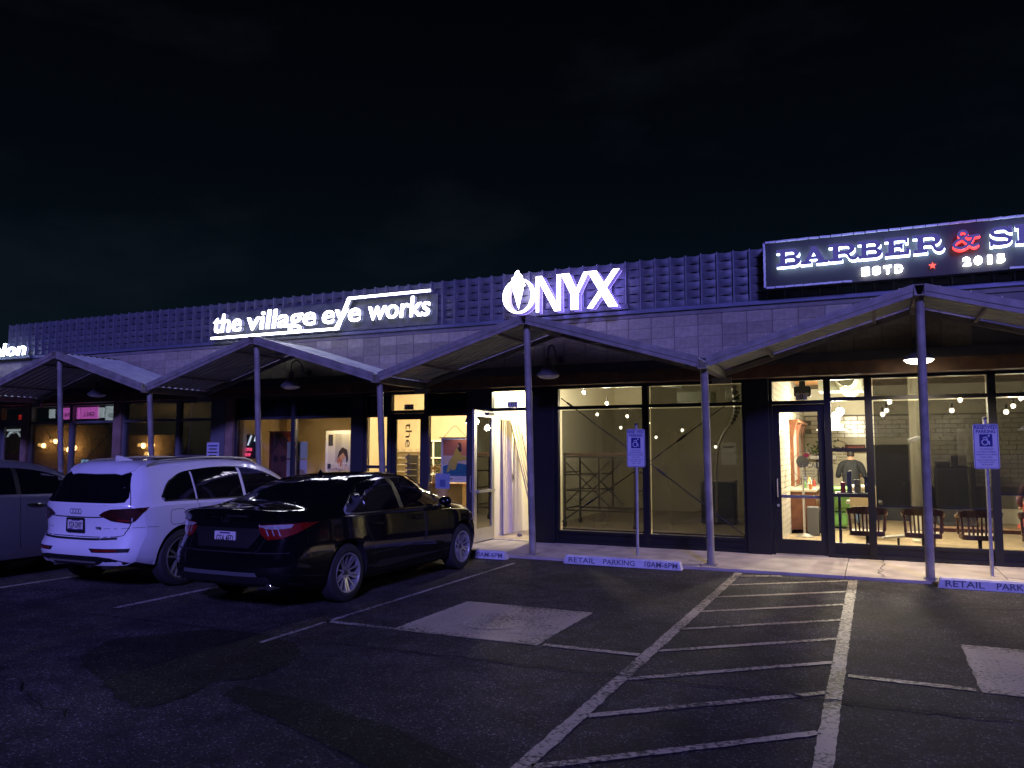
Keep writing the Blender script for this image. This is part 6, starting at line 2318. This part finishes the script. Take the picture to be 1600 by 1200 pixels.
MB().flat(em2, lambda u, v: (u, yb - .003, v), (0, .008, 0)).build('badge_ovals', M['chrome'], e_, local=True)
g = fit_text('CAMRY', -.56, -.38, .725, .755, .01)
y2 = c.proj(-.5, .74, 'rear', .004).y
MB().flat(g, lambda u, v: (u, y2 - .006 + (u + .38) * -.12, v), (0, .006, 0)).build('model_lettering', M['chrome'], root, local=True)
g = fit_text('SE', .42, .47, .725, .75, .01)
MB().flat(g, lambda u, v: (u, y2 - .004, v), (0, .006, 0)).build('trim_lettering', M['chrome'], root, local=True)
# lower bumper: diffuser, exhaust
c.patch('rear_diffuser', [[(-.60, 0, .335), (.60, 0, .335), (.66, 0, .36), (.60, 0, .41), (-.60, 0, .41), (-.66, 0, .36)]], 'rear', M['car_trim'], .006, .06)
c.patch('diffuser_lip', [[(-.52, 0, .415), (.52, 0, .415), (.50, 0, .455), (-.50, 0, .455)]], 'rear', pmat('satin_grey', (.09, .09, .10), .5), .010, .06)
for sx in (.50, .62):
    MB().lathe([(.036, .0), (.040, .003), (.040, .16), (.034, .16), (.034, .02)], (sx, .10, .305), 'y', 16).build('exhaust_tip', M['chrome'], root, smooth=True, local=True)
c.seam([(-.80, .1, .655), (-.4, 0, .655), (.4, 0, .655), (.80, .1, .655)], 'rear', w=.012)
MB().tube([(-.05, 1.25, 1.335), (-.05, 1.15, 1.36)], .004, 5).build('antenna', M['car_trim'], root, local=True)
MB().lathe([(.0, .05), (.018, .03), (.045, -.01), (.04, -.03)], (0, 1.72, 1.45), 'z', 12).build('antenna_fin', paint_blk, root, smooth=True, local=True)
c.patch('head_lamp', [[(.55, 4.8, .72), (.82, 4.5, .80), (.86, 4.3, .83), (.86, 4.35, .74), (.78, 4.6, .66)]], 130, M['lamp_clear'], .006, .05)
c.patch('head_lamp', [[(-.55, 4.8, .72), (-.82, 4.5, .80), (-.86, 4.3, .83), (-.86, 4.35, .74), (-.78, 4.6, .66)]], -130, M['lamp_clear'], .006, .05)
c.patch('side_marker', [arcpts([(4.18, .70), (4.40, .72), (4.40, .735), (4.18, .72)], .88)], 'side', M['lamp_clear'], .004, .05)
c.patch('side_sill', [arcpts([(1.62, .33), (1.75, .40), (3.2, .36), (3.2, .34), (1.8, .31)], .9)], 'side', M['car_trim'], .004, .07)
c.wheels('ten')

# ------------------------------------------------------------------ white crossover
root = thing('parked_car', (-9.16, 6.72, 0), 'white crossover with dark tail lamps parked beside the black sedan', 'car', 'cars parked in the stalls')
paint_w = pmat('white_car_paint', (.80, .80, .84), .30, coat=1.0)
D = dict(L=4.63, paint=paint_w, rw=.365, rim=.262, arch=.408, track=.935, axles=(.92, 3.73), wb=.95, rcorner=.34, fcorner=.55,
         top=[(0, 1.07), (.05, 1.13), (.12, 1.21), (.25, 1.365), (.36, 1.495), (.46, 1.575), (.62, 1.600), (1.1, 1.628), (1.7, 1.645), (2.2, 1.63), (2.6, 1.575), (3.0, 1.40), (3.45, 1.13), (3.8, 1.05), (4.3, .95), (4.55, .80), (4.63, .72)],
         belt=[(0, 1.02), (.5, 1.055), (1.2, 1.055), (2.5, 1.025), (3.5, .99), (4.2, .88), (4.63, .66)],
         W=[(0, .90), (.35, .93), (1.0, .948), (2.4, .945), (3.8, .945), (4.4, .905), (4.63, .86)],
         roofw=[(0, .70), (.4, .64), (.8, .63), (1.7, .64), (2.5, .63), (3.2, .68), (4.63, .68)],
         zlo=[(0, .33), (.5, .26), (1.0, .24), (3.7, .24), (4.3, .26), (4.63, .32)],
         rear=[(.2, .12), (.34, .06), (.42, .01), (.55, .0), (.64, .012), (.68, .075), (.80, .085), (.95, .06), (1.05, .06), (1.2, .05), (1.6, .0)],
         front=[(.15, .1), (.3, .02), (.5, .0), (.8, .05), (1.0, .12), (1.6, .2)], waist=(.56, .72, .90))
c = Car(D, root)
X_ = .93
win = spline([(.62, 1.135), (.74, 1.29), (.90, 1.40), (1.15, 1.46), (1.7, 1.50), (2.2, 1.485), (2.55, 1.42), (2.95, 1.255), (3.25, 1.105)], 5)
zt = lambda s_: next((q[1] + (r_[1] - q[1]) * (s_ - q[0]) / (r_[0] - q[0]) for q, r_ in zip(win, win[1:]) if q[0] <= s_ <= r_[0]), 1.1)
zl_ = lambda s_: 1.11 + (s_ - .62) / 2.63 * (-.04)
outer = win + [(3.26, 1.07), (.66, 1.108)]
for side in ('side', '-side'):
    sx = 1 if side == 'side' else -1
    c.patch('window_trim', [arcpts([(p[0] + (-.02 if p[0] < .8 else (.02 if p[0] > 3.1 else 0)), p[1] + (.018 if p[1] > 1.13 else -.016)) for p in outer], sx * X_)], side, M['chrome'], .0035, .09, subs=[arcpts(outer, sx * X_)])
    for a, b, nm in ((.63, 1.14, 'quarter_window'), (1.175, 2.02, 'rear_door_window'), (2.08, 3.25, 'front_door_window')):
        top_ = [p for p in win if a + .01 < p[0] < b - .01]
        pl2 = [(max(a, .66), zl_(max(a, .66))), (b, zl_(b)), (b, zt(min(b, 3.245)))] + list(reversed(top_)) + [(a, zt(a))]
        c.patch(nm, [arcpts(pl2, sx * X_)], side, G, .005, .07)
    c.seam(arcpts([(2.05, 1.07), (2.04, .85), (2.05, .6), (2.08, .40)], sx * X_), side)
    c.seam(arcpts([(1.158, 1.10), (1.19, .95), (1.30, .76), (1.38, .62), (1.40, .45)], sx * X_), side)
    c.seam(arcpts([(3.28, 1.04), (3.30, .85), (3.26, .6), (3.20, .42)], sx * X_), side)
    c.seam(arcpts([(.10, .78), (.35, .795), (.52, .79)], sx * X_), side, w=.005)
    for s0 in (1.36, 2.16):
        p0, p1 = c.proj(*c.uv(sx * .9, s0, .945, side), side, .02), c.proj(*c.uv(sx * .9, s0 + .21, .94, side), side, .02)
        MB().tube([p0 - V(sx * .03, 0, 0), p0, p0.lerp(p1, .5) + V(sx * .012, 0, 0), p1, p1 - V(sx * .03, 0, 0)], .015, 8).build('door_handle', paint_w, root, smooth=True, local=True)
    mo = MB().ball((sx * 1.02, 3.02, 1.12), (.11, .07, .085), 14, 10).build('door_mirror', paint_w, root, smooth=True, local=True)
    MB().bar((sx * .88, 3.05, 1.05), (sx * .98, 3.03, 1.07), .05, .04).build('mirror_stalk', M['car_trim'], mo, local=True)
    # roof rail
    rail = []
    for s_ in (.55, .75, 1.0, 1.5, 2.0, 2.35, 2.5):
        q = c.proj(sx * .625, s_, 'top', .0)
        rail.append(q + V(0, 0, .0 if s_ in (.55, 2.5) else .055))
    MB().tube(spline([tuple(p) for p in rail], 5), .015, 8).build('roof_rail', M['alum'], root, smooth=True, local=True)
    # dark tail lamps and bumper reflectors
    tl = c.patch('tail_lamp', [[(sx * p[0], p[1], p[2]) for p in [(.40, .08, .945), (.48, .08, .99), (.58, .08, 1.018), (.80, .15, 1.03), (.89, .40, 1.035), (.875, .30, .96), (.84, .22, .875), (.80, .16, .845), (.60, .08, .875)]]], 30 * sx, M['lamp_dark'], .010, .045, thick=.025)
    c.patch('lamp_bar', [[(sx * p[0], p[1], p[2]) for p in [(.66, .1, .90), (.80, .16, .885), (.80, .16, .865), (.66, .1, .88)]]], 30 * sx, M['lamp_red'], .013, .05, parent=tl, thick=.01)
    c.patch('lamp_glint', [[(sx * p[0], p[1], p[2]) for p in [(.815, .18, .915), (.828, .19, .915), (.825, .19, .865), (.812, .18, .865)]]], 30 * sx, M['lamp_clear'], .013, .05, parent=tl, thick=.01)
    rf = c.patch('bumper_reflector', [[(sx * p[0], p[1], p[2]) for p in [(.33, 0, .545), (.82, .2, .545), (.80, .2, .50), (.38, 0, .495)]]], 18 * sx, M['car_trim'], .004, .05)
    c.patch('red_lens', [[(sx * p[0], p[1], p[2]) for p in [(.40, 0, .532), (.70, .1, .532), (.69, .1, .508), (.41, 0, .508)]]], 18 * sx, M['lamp_red'], .007, .05, parent=rf, thick=.006)
    c.seam([(sx * .68, .1, 1.51), (sx * .76, .1, 1.32), (sx * .83, .1, 1.12), (sx * .845, .1, 1.03)], 30 * sx, w=.009)
    c.seam([(sx * .80, .1, .85), (sx * .74, .1, .74), (sx * .64, .1, .685), (0, .1, .675)], 8 * sx, w=.009)
    MB().lathe([(.040, .0), (.045, .004), (.045, .14), (.038, .14), (.038, .02)], (sx * .45, .13, .325), 'y', 16).build('exhaust_tip', M['chrome'], root, smooth=True, local=True)
c.patch('rear_window', [[(-.70, 0, 1.10), (-.60, 0, 1.09), (.60, 0, 1.09), (.70, 0, 1.10), (.715, 0, 1.16), (.60, 0, 1.44), (.55, 0, 1.475), (-.55, 0, 1.475), (-.60, 0, 1.44), (-.715, 0, 1.16)]], 'rear', G, .006, .06)
c.patch('windscreen', [[(-.70, 3.38, 0), (.70, 3.38, 0), (.60, 2.58, 0), (.2, 2.52, 0), (-.2, 2.52, 0), (-.60, 2.58, 0)]], 'top', G, .004, .08)
c.patch('roof_spoiler', [[(-.60, .40, 0), (-.45, .335, 0), (0, .315, 0), (.45, .335, 0), (.60, .40, 0), (.58, .60, 0), (-.58, .60, 0)]], 'top', paint_w, .016, .06)
c.patch('sunroof', [[(-.50, 1.0, 0), (.50, 1.0, 0), (.50, 2.3, 0), (-.50, 2.3, 0)]], 'top', G, .004, .1)
c.seam([(-.60, 0, .935), (-.3, 0, .915), (.3, 0, .915), (.60, 0, .935)], 'rear', w=.014, mat='car_trim', name='hatch_shadow_line')
c.seam([(-.66, 0, .665), (-.3, 0, .65), (.3, 0, .65), (.66, 0, .665)], 'rear', w=.026, mat='car_trim', name='bumper_step')
c.patch('rear_diffuser', [[(-.86, .2, .35), (-.62, 0, .43), (-.45, 0, .45), (.45, 0, .45), (.62, 0, .43), (.86, .2, .35), (.80, .2, .30), (-.80, .2, .30)]], 'rear', M['car_trim'], .006, .06)
c.patch('skid_plate', [[(-.42, 0, .385), (.42, 0, .385), (.40, 0, .365), (-.40, 0, .365)]], 'rear', M['alum'], .012, .06)
fd = c.seam(arcpts(rrect(.70, .80, .93, .99, .05), .93), 'side', w=.006, n=2, closed=True, name='fuel_door_gap')
c.plate(.815, 'YZA DNY', frame='black', off=.012)
yb = c.proj(0, .975, 'rear', .004).y
for k in range(4):
    sh = shape2d([ell(-.075 + .05 * k, .985, .033, .033, 24)], [ell(-.075 + .05 * k, .985, .025, .025, 24)])
    MB().flat(sh, lambda u, v: (u, yb - .003 - .001 * (k % 2), v), (0, .008, 0)).build('badge_ring', M['chrome'], root, local=True)
y2 = c.proj(.38, .80, 'rear', .004).y
MB().flat(fit_text('TFSI', .335, .43, .77, .80, .01), lambda u, v: (u, y2 - .004, v), (0, .006, 0)).build('model_lettering', M['car_trim'], root, local=True)
MB().add([(-.0, 0, 0)], []) if False else None
fin = MB()
fin.add([(-.03, .62, 1.60), (.03, .62, 1.60), (.0, .60, 1.675), (-.035, .85, 1.612), (.035, .85, 1.612), (0, .66, 1.675)], [(0, 1, 2), (0, 2, 5, 3), (1, 4, 5, 2), (3, 5, 4), (0, 3, 4, 1)])
fin.build('antenna_fin', paint_w, root, local=True)
c.patch('head_lamp', [[(.55, 4.55, .80), (.84, 4.3, .90), (.88, 4.1, .92), (.88, 4.15, .82), (.80, 4.4, .74)]], 130, M['lamp_clear'], .006, .05)
c.wheels('five')

# ------------------------------------------------------------------ silver-grey car at the picture edge
root = thing('parked_car', (-11.62, 5.20, 0), 'silver grey car cut by the edge of the picture', 'car', 'cars parked in the stalls')
paint_g = pmat('grey_car_paint', (.23, .23, .24), .3, .45, coat=1.0)
D = dict(L=4.55, paint=paint_g, rw=.35, rim=.24, arch=.395, track=.90, axles=(.90, 3.55), wb=.95, rcorner=.32, fcorner=.55, n=48,
         top=[(0, 1.12), (.10, 1.25), (.25, 1.42), (.45, 1.55), (.9, 1.605), (1.5, 1.63), (2.0, 1.62), (2.4, 1.56), (2.85, 1.38), (3.35, 1.16), (3.7, 1.08), (4.2, .96), (4.45, .82), (4.55, .72)],
         belt=[(0, 1.06), (.5, 1.14), (1.2, 1.13), (2.5, 1.085), (3.4, 1.02), (4.1, .90), (4.55, .66)],
         W=[(0, .87), (.35, .90), (1.0, .918), (2.4, .918), (3.6, .915), (4.3, .88), (4.55, .83)],
         roofw=[(0, .66), (.5, .60), (1.5, .61), (2.4, .61), (3.2, .66), (4.55, .66)],
         zlo=[(0, .32), (.5, .25), (1.0, .22), (3.6, .22), (4.2, .25), (4.55, .31)],
         rear=[(.2, .10), (.4, .0), (.62, .0), (.7, .06), (1.0, .06), (1.6, .0)],
         front=[(.15, .1), (.3, .02), (.5, .0), (.8, .05), (1.0, .12), (1.6, .2)], waist=(.54, .70, .92))
c = Car(D, root)
X_ = .9
win = spline([(.45, 1.22), (.65, 1.38), (.95, 1.46), (1.5, 1.505), (2.0, 1.49), (2.4, 1.42), (2.8, 1.275), (3.15, 1.12)], 5)
zt = lambda s_: next((q[1] + (r_[1] - q[1]) * (s_ - q[0]) / (r_[0] - q[0]) for q, r_ in zip(win, win[1:]) if q[0] <= s_ <= r_[0]), 1.1)
zl_ = lambda s_: 1.175 + (s_ - .45) / 2.7 * (-.065)
for side in ('side', '-side'):
    sx = 1 if side == 'side' else -1
    for a, b, nm in ((.46, .90, 'quarter_window'), (.93, 1.86, 'rear_door_window'), (1.93, 3.14, 'front_door_window')):
        top_ = [p for p in win if a + .01 < p[0] < b - .01]
        pl2 = [(max(a, .50), zl_(a)), (b, zl_(b)), (b, zt(b) + .004)] + list(reversed(top_)) + [(a, zt(a))]
        c.patch(nm, [arcpts(pl2, sx * X_)], side, G, .005, .07)
    c.patch('pillar_cover', [arcpts([(1.862, zl_(1.86)), (1.928, zl_(1.928)), (1.928, zt(1.928)), (1.862, zt(1.862))], sx * X_)], side, M['car_trim'], .004, .08)
    for q in ([(1.90, 1.12), (1.89, .85), (1.90, .6), (1.93, .40)], [(.95, 1.15), (1.02, .95), (1.2, .78), (1.3, .6), (1.32, .4)], [(3.15, 1.08), (3.16, .85), (3.12, .6), (3.06, .42)]):
        c.seam(arcpts(q, sx * X_), side)
    for s0 in (1.15, 1.98):
        p0, p1 = c.proj(*c.uv(sx * .9, s0, 1.0, side), side, .02), c.proj(*c.uv(sx * .9, s0 + .21, .995, side), side, .02)
        MB().tube([p0 - V(sx * .03, 0, 0), p0, p0.lerp(p1, .5) + V(sx * .012, 0, 0), p1, p1 - V(sx * .03, 0, 0)], .015, 8).build('door_handle', M['chrome'], root, smooth=True, local=True)
    mo = MB().ball((sx * 1.0, 2.88, 1.15), (.10, .07, .08), 14, 10).build('door_mirror', paint_g, root, smooth=True, local=True)
    MB().bar((sx * .86, 2.92, 1.08), (sx * .96, 2.9, 1.1), .05, .04).build('mirror_stalk', M['car_trim'], mo, local=True)
    c.patch('tail_lamp', [[(sx * p[0], p[1], p[2]) for p in [(.55, .1, 1.08), (.84, .2, 1.12), (.84, .2, .90), (.60, .1, .92)]]], 30 * sx, M['lamp_red'], .010, .05)
c.patch('rear_window', [[(-.62, 0, 1.18), (.62, 0, 1.18), (.52, 0, 1.48), (-.52, 0, 1.48)]], 'rear', G, .006, .07)
c.patch('windscreen', [[(-.66, 3.25, 0), (.66, 3.25, 0), (.57, 2.42, 0), (-.57, 2.42, 0)]], 'top', G, .004, .08)
c.wheels('five')

# ================================================================== people in the barber shop
M['skin'] = pmat('skin', (.46, .27, .18), .55)
M['shirt'] = pmat('dark_shirt', (.013, .014, .016), .85, var=.15, scale=8)
M['jeans'] = pmat('jeans', (.09, .13, .20), .85, var=.2, scale=10)
M['shoe'] = pmat('shoe', (.03, .025, .02), .6)
M['hair'] = pmat('dark_hair', (.02, .013, .01), .7)
M['print_shirt'] = pmat('patterned_shirt', (.035, .02, .05), .85, col2=(.16, .07, .06), scale=24)


def skinned(joints, bones, root, sub=2):
    """one continuous skin over a joint graph"""
    names = list(joints)
    me = bpy.data.meshes.new('body')
    me.from_pydata([joints[n][0] for n in names], [(names.index(a), names.index(b)) for a, b in bones], [])
    o = bpy.data.objects.new('tmp', me)
    COL.objects.link(o)
    o.modifiers.new('s', 'SKIN')
    for i, n in enumerate(names):
        sv = me.skin_vertices[0].data[i]
        r_ = joints[n][1]
        sv.radius = r_ if isinstance(r_, tuple) else (r_, r_)
        sv.use_root = (n == root)
    sb = o.modifiers.new('d', 'SUBSURF')
    sb.levels = sub
    dg = bpy.context.evaluated_depsgraph_get()
    m2 = bpy.data.meshes.new_from_object(o.evaluated_get(dg))
    bpy.data.objects.remove(o)
    return m2


def hand(joints, bones, wrist, base, d, side, up):
    """palm and five short finger chains continuing an arm"""
    d, side, up = Vector(d).normalized(), Vector(side).normalized(), Vector(up).normalized()
    w = Vector(joints[wrist][0])
    pc = w + d * .05
    joints[base + 'palm'] = (tuple(pc), (.036, .018))
    bones.append((wrist, base + 'palm'))
    for k, (o_, l_) in enumerate(((-.030, .060), (-.010, .072), (.010, .068), (.028, .055))):
        a = pc + d * .035 + side * o_
        b = a + d * l_ * .5 - up * .006
        c_ = b + d * l_ * .40 - up * .022
        joints[base + 'k%d' % k], joints[base + 'm%d' % k], joints[base + 't%d' % k] = (tuple(a), .0095), (tuple(b), .0085), (tuple(c_), .007)
        bones += [(base + 'palm', base + 'k%d' % k), (base + 'k%d' % k, base + 'm%d' % k), (base + 'm%d' % k, base + 't%d' % k)]
    a = pc - side * .04 - d * .005
    joints[base + 'h0'], joints[base + 'h1'] = (tuple(a), .011), (tuple(a + d * .04 - side * .012 - up * .01), .009)
    bones += [(base + 'palm', base + 'h0'), (base + 'h0', base + 'h1')]


def head(t, c, yaw, cap=None, hair=True):
    """head with face, ears, hair; local +y is where it looks"""
    rot = Matrix.Rotation(yaw, 4, 'Z')
    c = Vector(c)

    def pl(m):
        m.v = [c + (rot @ p) for p in m.v]
        return m
    hd = MB()
    n, k = 20, 16
    vs, fs = [], []
    for i in range(k + 1):
        ph = math.pi * i / k
        for j in range(n):
            th = 2 * math.pi * j / n
            x, y, z = math.sin(ph) * math.cos(th), math.sin(ph) * math.sin(th), math.cos(ph)
            rx, ry, rz = .074, .092, .118
            if z < 0:
                rx *= 1 + .22 * z
                ry *= 1 + .12 * z
            yy = y * ry + (.012 if (y > .85 and abs(x) < .3 and -.3 < z < .12) else 0)
            vs.append((x * rx, yy, z * rz))
    for i in range(k):
        for j in range(n):
            j2 = (j + 1) % n
            fs.append((i * n + j, (i + 1) * n + j, (i + 1) * n + j2, i * n + j2))
    hd.add(vs, fs)
    for s in (-1, 1):
        hd.ball((s * .074, -.008, -.005), (.012, .022, .032), 8, 6)
    hd.add([(-.014, .085, -.028), (.014, .085, -.028), (0, .112, -.030), (0, .088, .018)], [(0, 1, 2), (1, 3, 2), (3, 0, 2), (0, 3, 1)])
    ho = pl(hd).build('head', M['skin'], t, smooth=True, ang=60)
    for s in (-1, 1):
        pl(MB().ball((s * .028, .082, .006), (.012, .008, .007), 8, 6)).build('eye', M['black'], ho)
    pl(MB().ball((0, .084, -.058), (.022, .008, .006), 8, 6)).build('mouth', pmat('lip%d' % len(bpy.data.materials), (.30, .10, .08), .6), ho)
    if hair:
        hm = MB()
        vs2, fs2 = [], []
        for i in range(9):
            ph = math.pi * .62 * i / 8
            for j in range(n):
                th = 2 * math.pi * j / n
                x, y, z = math.sin(ph) * math.cos(th), math.sin(ph) * math.sin(th), math.cos(ph)
                lim = .3 if y > .3 else -1
                zz = max(z, lim)
                vs2.append((x * .080, y * .098 - .006, zz * .124))
        for i in range(8):
            for j in range(n):
                j2 = (j + 1) % n
                fs2.append((i * n + j, (i + 1) * n + j, (i + 1) * n + j2, i * n + j2))
        pl(hm.add(vs2, fs2)).build('hair', M['hair'], t, smooth=True)
    if cap:
        cm = MB()
        cm.lathe([(.0, .150), (.05, .145), (.082, .115), (.090, .06), (.088, .04), (.08, .04)], (0, -.004, 0), 'z', 20)
        cm.add([(-.06, .08, .05), (.06, .08, .05), (.045, .155, .04), (-.045, .155, .04), (-.06, .08, .042), (.06, .08, .042), (.045, .155, .032), (-.045, .155, .032)], [(0, 1, 2, 3), (7, 6, 5, 4), (0, 4, 5, 1), (1, 5, 6, 2), (2, 6, 7, 3), (3, 7, 4, 0)])
        pl(cm).build('cap', M['black'], t, smooth=True)
    return ho


def dress(me, fn, mats):
    for m in mats:
        me.materials.append(M[m])
    for f in me.polygons:
        f.material_index = fn(f.center)
        f.use_smooth = True


# standing barber, back to the glass
bx_, by_ = -.53, 19.3
t = thing('person', (bx_, by_, F0), 'person in a dark shirt and cap seen from behind at the barber counter', 'person')
J = {}
z = F0
J['pelvis'] = ((0, 0, .93), (.165, .12))
J['waist'] = ((0, .0, 1.08), (.195, .14))
J['chest'] = ((0, .02, 1.27), (.215, .14))
J['collar'] = ((0, .04, 1.43), (.10, .075))
J['neck'] = ((0, .07, 1.50), .058)
J['skull'] = ((0, .09, 1.56), .05)
for s, q in ((-1, 'l'), (1, 'r')):
    J[q + 'sh'] = ((s * .195, .03, 1.37), .088)
    J[q + 'el'] = ((s * .285, .06, 1.10), .060)
    J[q + 'wr'] = ((s * .24, .34, 1.12), .034)
    J[q + 'hip'] = ((s * .095, 0, .86), .098)
    J[q + 'kn'] = ((s * .11, .02, .48), .068)
    J[q + 'an'] = ((s * .115, -.02, .09), .046)
    J[q + 'toe'] = ((s * .13, .14, .04), (.045, .032))
Bn = [('pelvis', 'waist'), ('waist', 'chest'), ('chest', 'collar'), ('collar', 'neck'), ('neck', 'skull')]
for q in 'lr':
    Bn += [('collar', q + 'sh'), (q + 'sh', q + 'el'), (q + 'el', q + 'wr'), ('pelvis', q + 'hip'), (q + 'hip', q + 'kn'), (q + 'kn', q + 'an'), (q + 'an', q + 'toe')]
for s, q in ((-1, 'l'), (1, 'r')):
    hand(J, Bn, q + 'wr', q, (-.2 * s, 1, -.1), (1, .2 * s, 0), (0, 0, 1))
me = skinned(J, Bn, 'pelvis')


def who(c):
    if c.z < .085:
        return 3
    if c.z < .90:
        return 2
    if c.z > 1.475 or (c.y > .24 and abs(c.x) > .12):
        return 0
    return 1


dress(me, who, ('skin', 'shirt', 'jeans', 'shoe'))
o = link('body', me, t, (0, 0, 0))
head(t, (bx_, by_ + .11, F0 + 1.60), 0, cap=True, hair=True)
# seated customer at the edge of the picture
sx_, sy_ = 2.52, 16.4
t = thing('person', (sx_, sy_, F0), 'seated person in a patterned dark shirt at the edge of the barber window', 'person')
J = {}
J['pelvis'] = ((0, 0, .56), (.16, .13))
J['waist'] = ((0, -.02, .72), (.155, .12))
J['chest'] = ((0, -.02, .95), (.175, .125))
J['collar'] = ((0, .0, 1.10), (.095, .07))
J['neck'] = ((0, .02, 1.17), .055)
J['skull'] = ((0, .04, 1.23), .05)
for s, q in ((-1, 'l'), (1, 'r')):
    J[q + 'sh'] = ((s * .19, -.01, 1.06), .072)
    J[q + 'el'] = ((s * .27, .06, .80), .052)
    J[q + 'wr'] = ((s * .20, .28, .68), .034)
    J[q + 'hip'] = ((s * .10, .06, .54), .095)
    J[q + 'kn'] = ((s * .13, .46, .52), .068)
    J[q + 'an'] = ((s * .13, .50, .10), .046)
    J[q + 'toe'] = ((s * .14, .66, .05), (.045, .032))
Bn = [('pelvis', 'waist'), ('waist', 'chest'), ('chest', 'collar'), ('collar', 'neck'), ('neck', 'skull')]
for q in 'lr':
    Bn += [('collar', q + 'sh'), (q + 'sh', q + 'el'), (q + 'el', q + 'wr'), ('pelvis', q + 'hip'), (q + 'hip', q + 'kn'), (q + 'kn', q + 'an'), (q + 'an', q + 'toe')]
for s, q in ((-1, 'l'), (1, 'r')):
    hand(J, Bn, q + 'wr', q, (-.2 * s, 1, -.2), (1, .2 * s, 0), (0, 0, 1))
me = skinned(J, Bn, 'pelvis')
dress(me, lambda c: 3 if c.z < .08 else (0 if (c.z > 1.135 or (c.y > .2 and c.z > .58)) else (2 if c.z < .60 else 1)), ('skin', 'print_shirt', 'jeans', 'shoe'))
o = link('body', me, t, (0, 0, 0))
head(t, (sx_, sy_ + .05, F0 + 1.29), .4)
t = thing('barber_chair', (2.52, 16.4, F0), 'red barber chair under the seated person', 'barber chair')
M['leather_r'] = pmat('red_leather', (.35, .05, .03), .45)
MB().box(2.24, 2.80, 16.15, 16.72, .34, .44).build('seat', M['leather_r'], t, bevel=.04)
MB().bar((2.52, 16.10, .45), (2.52, 15.98, .88), .54, .11).build('backrest', M['leather_r'], t, bevel=.04)
MB().lathe([(.26, 0), (.26, .03), (.08, .06), (.06, .28)], (2.52, 16.4, F0), 'z', 18).build('base', M['alum'], t, smooth=True)
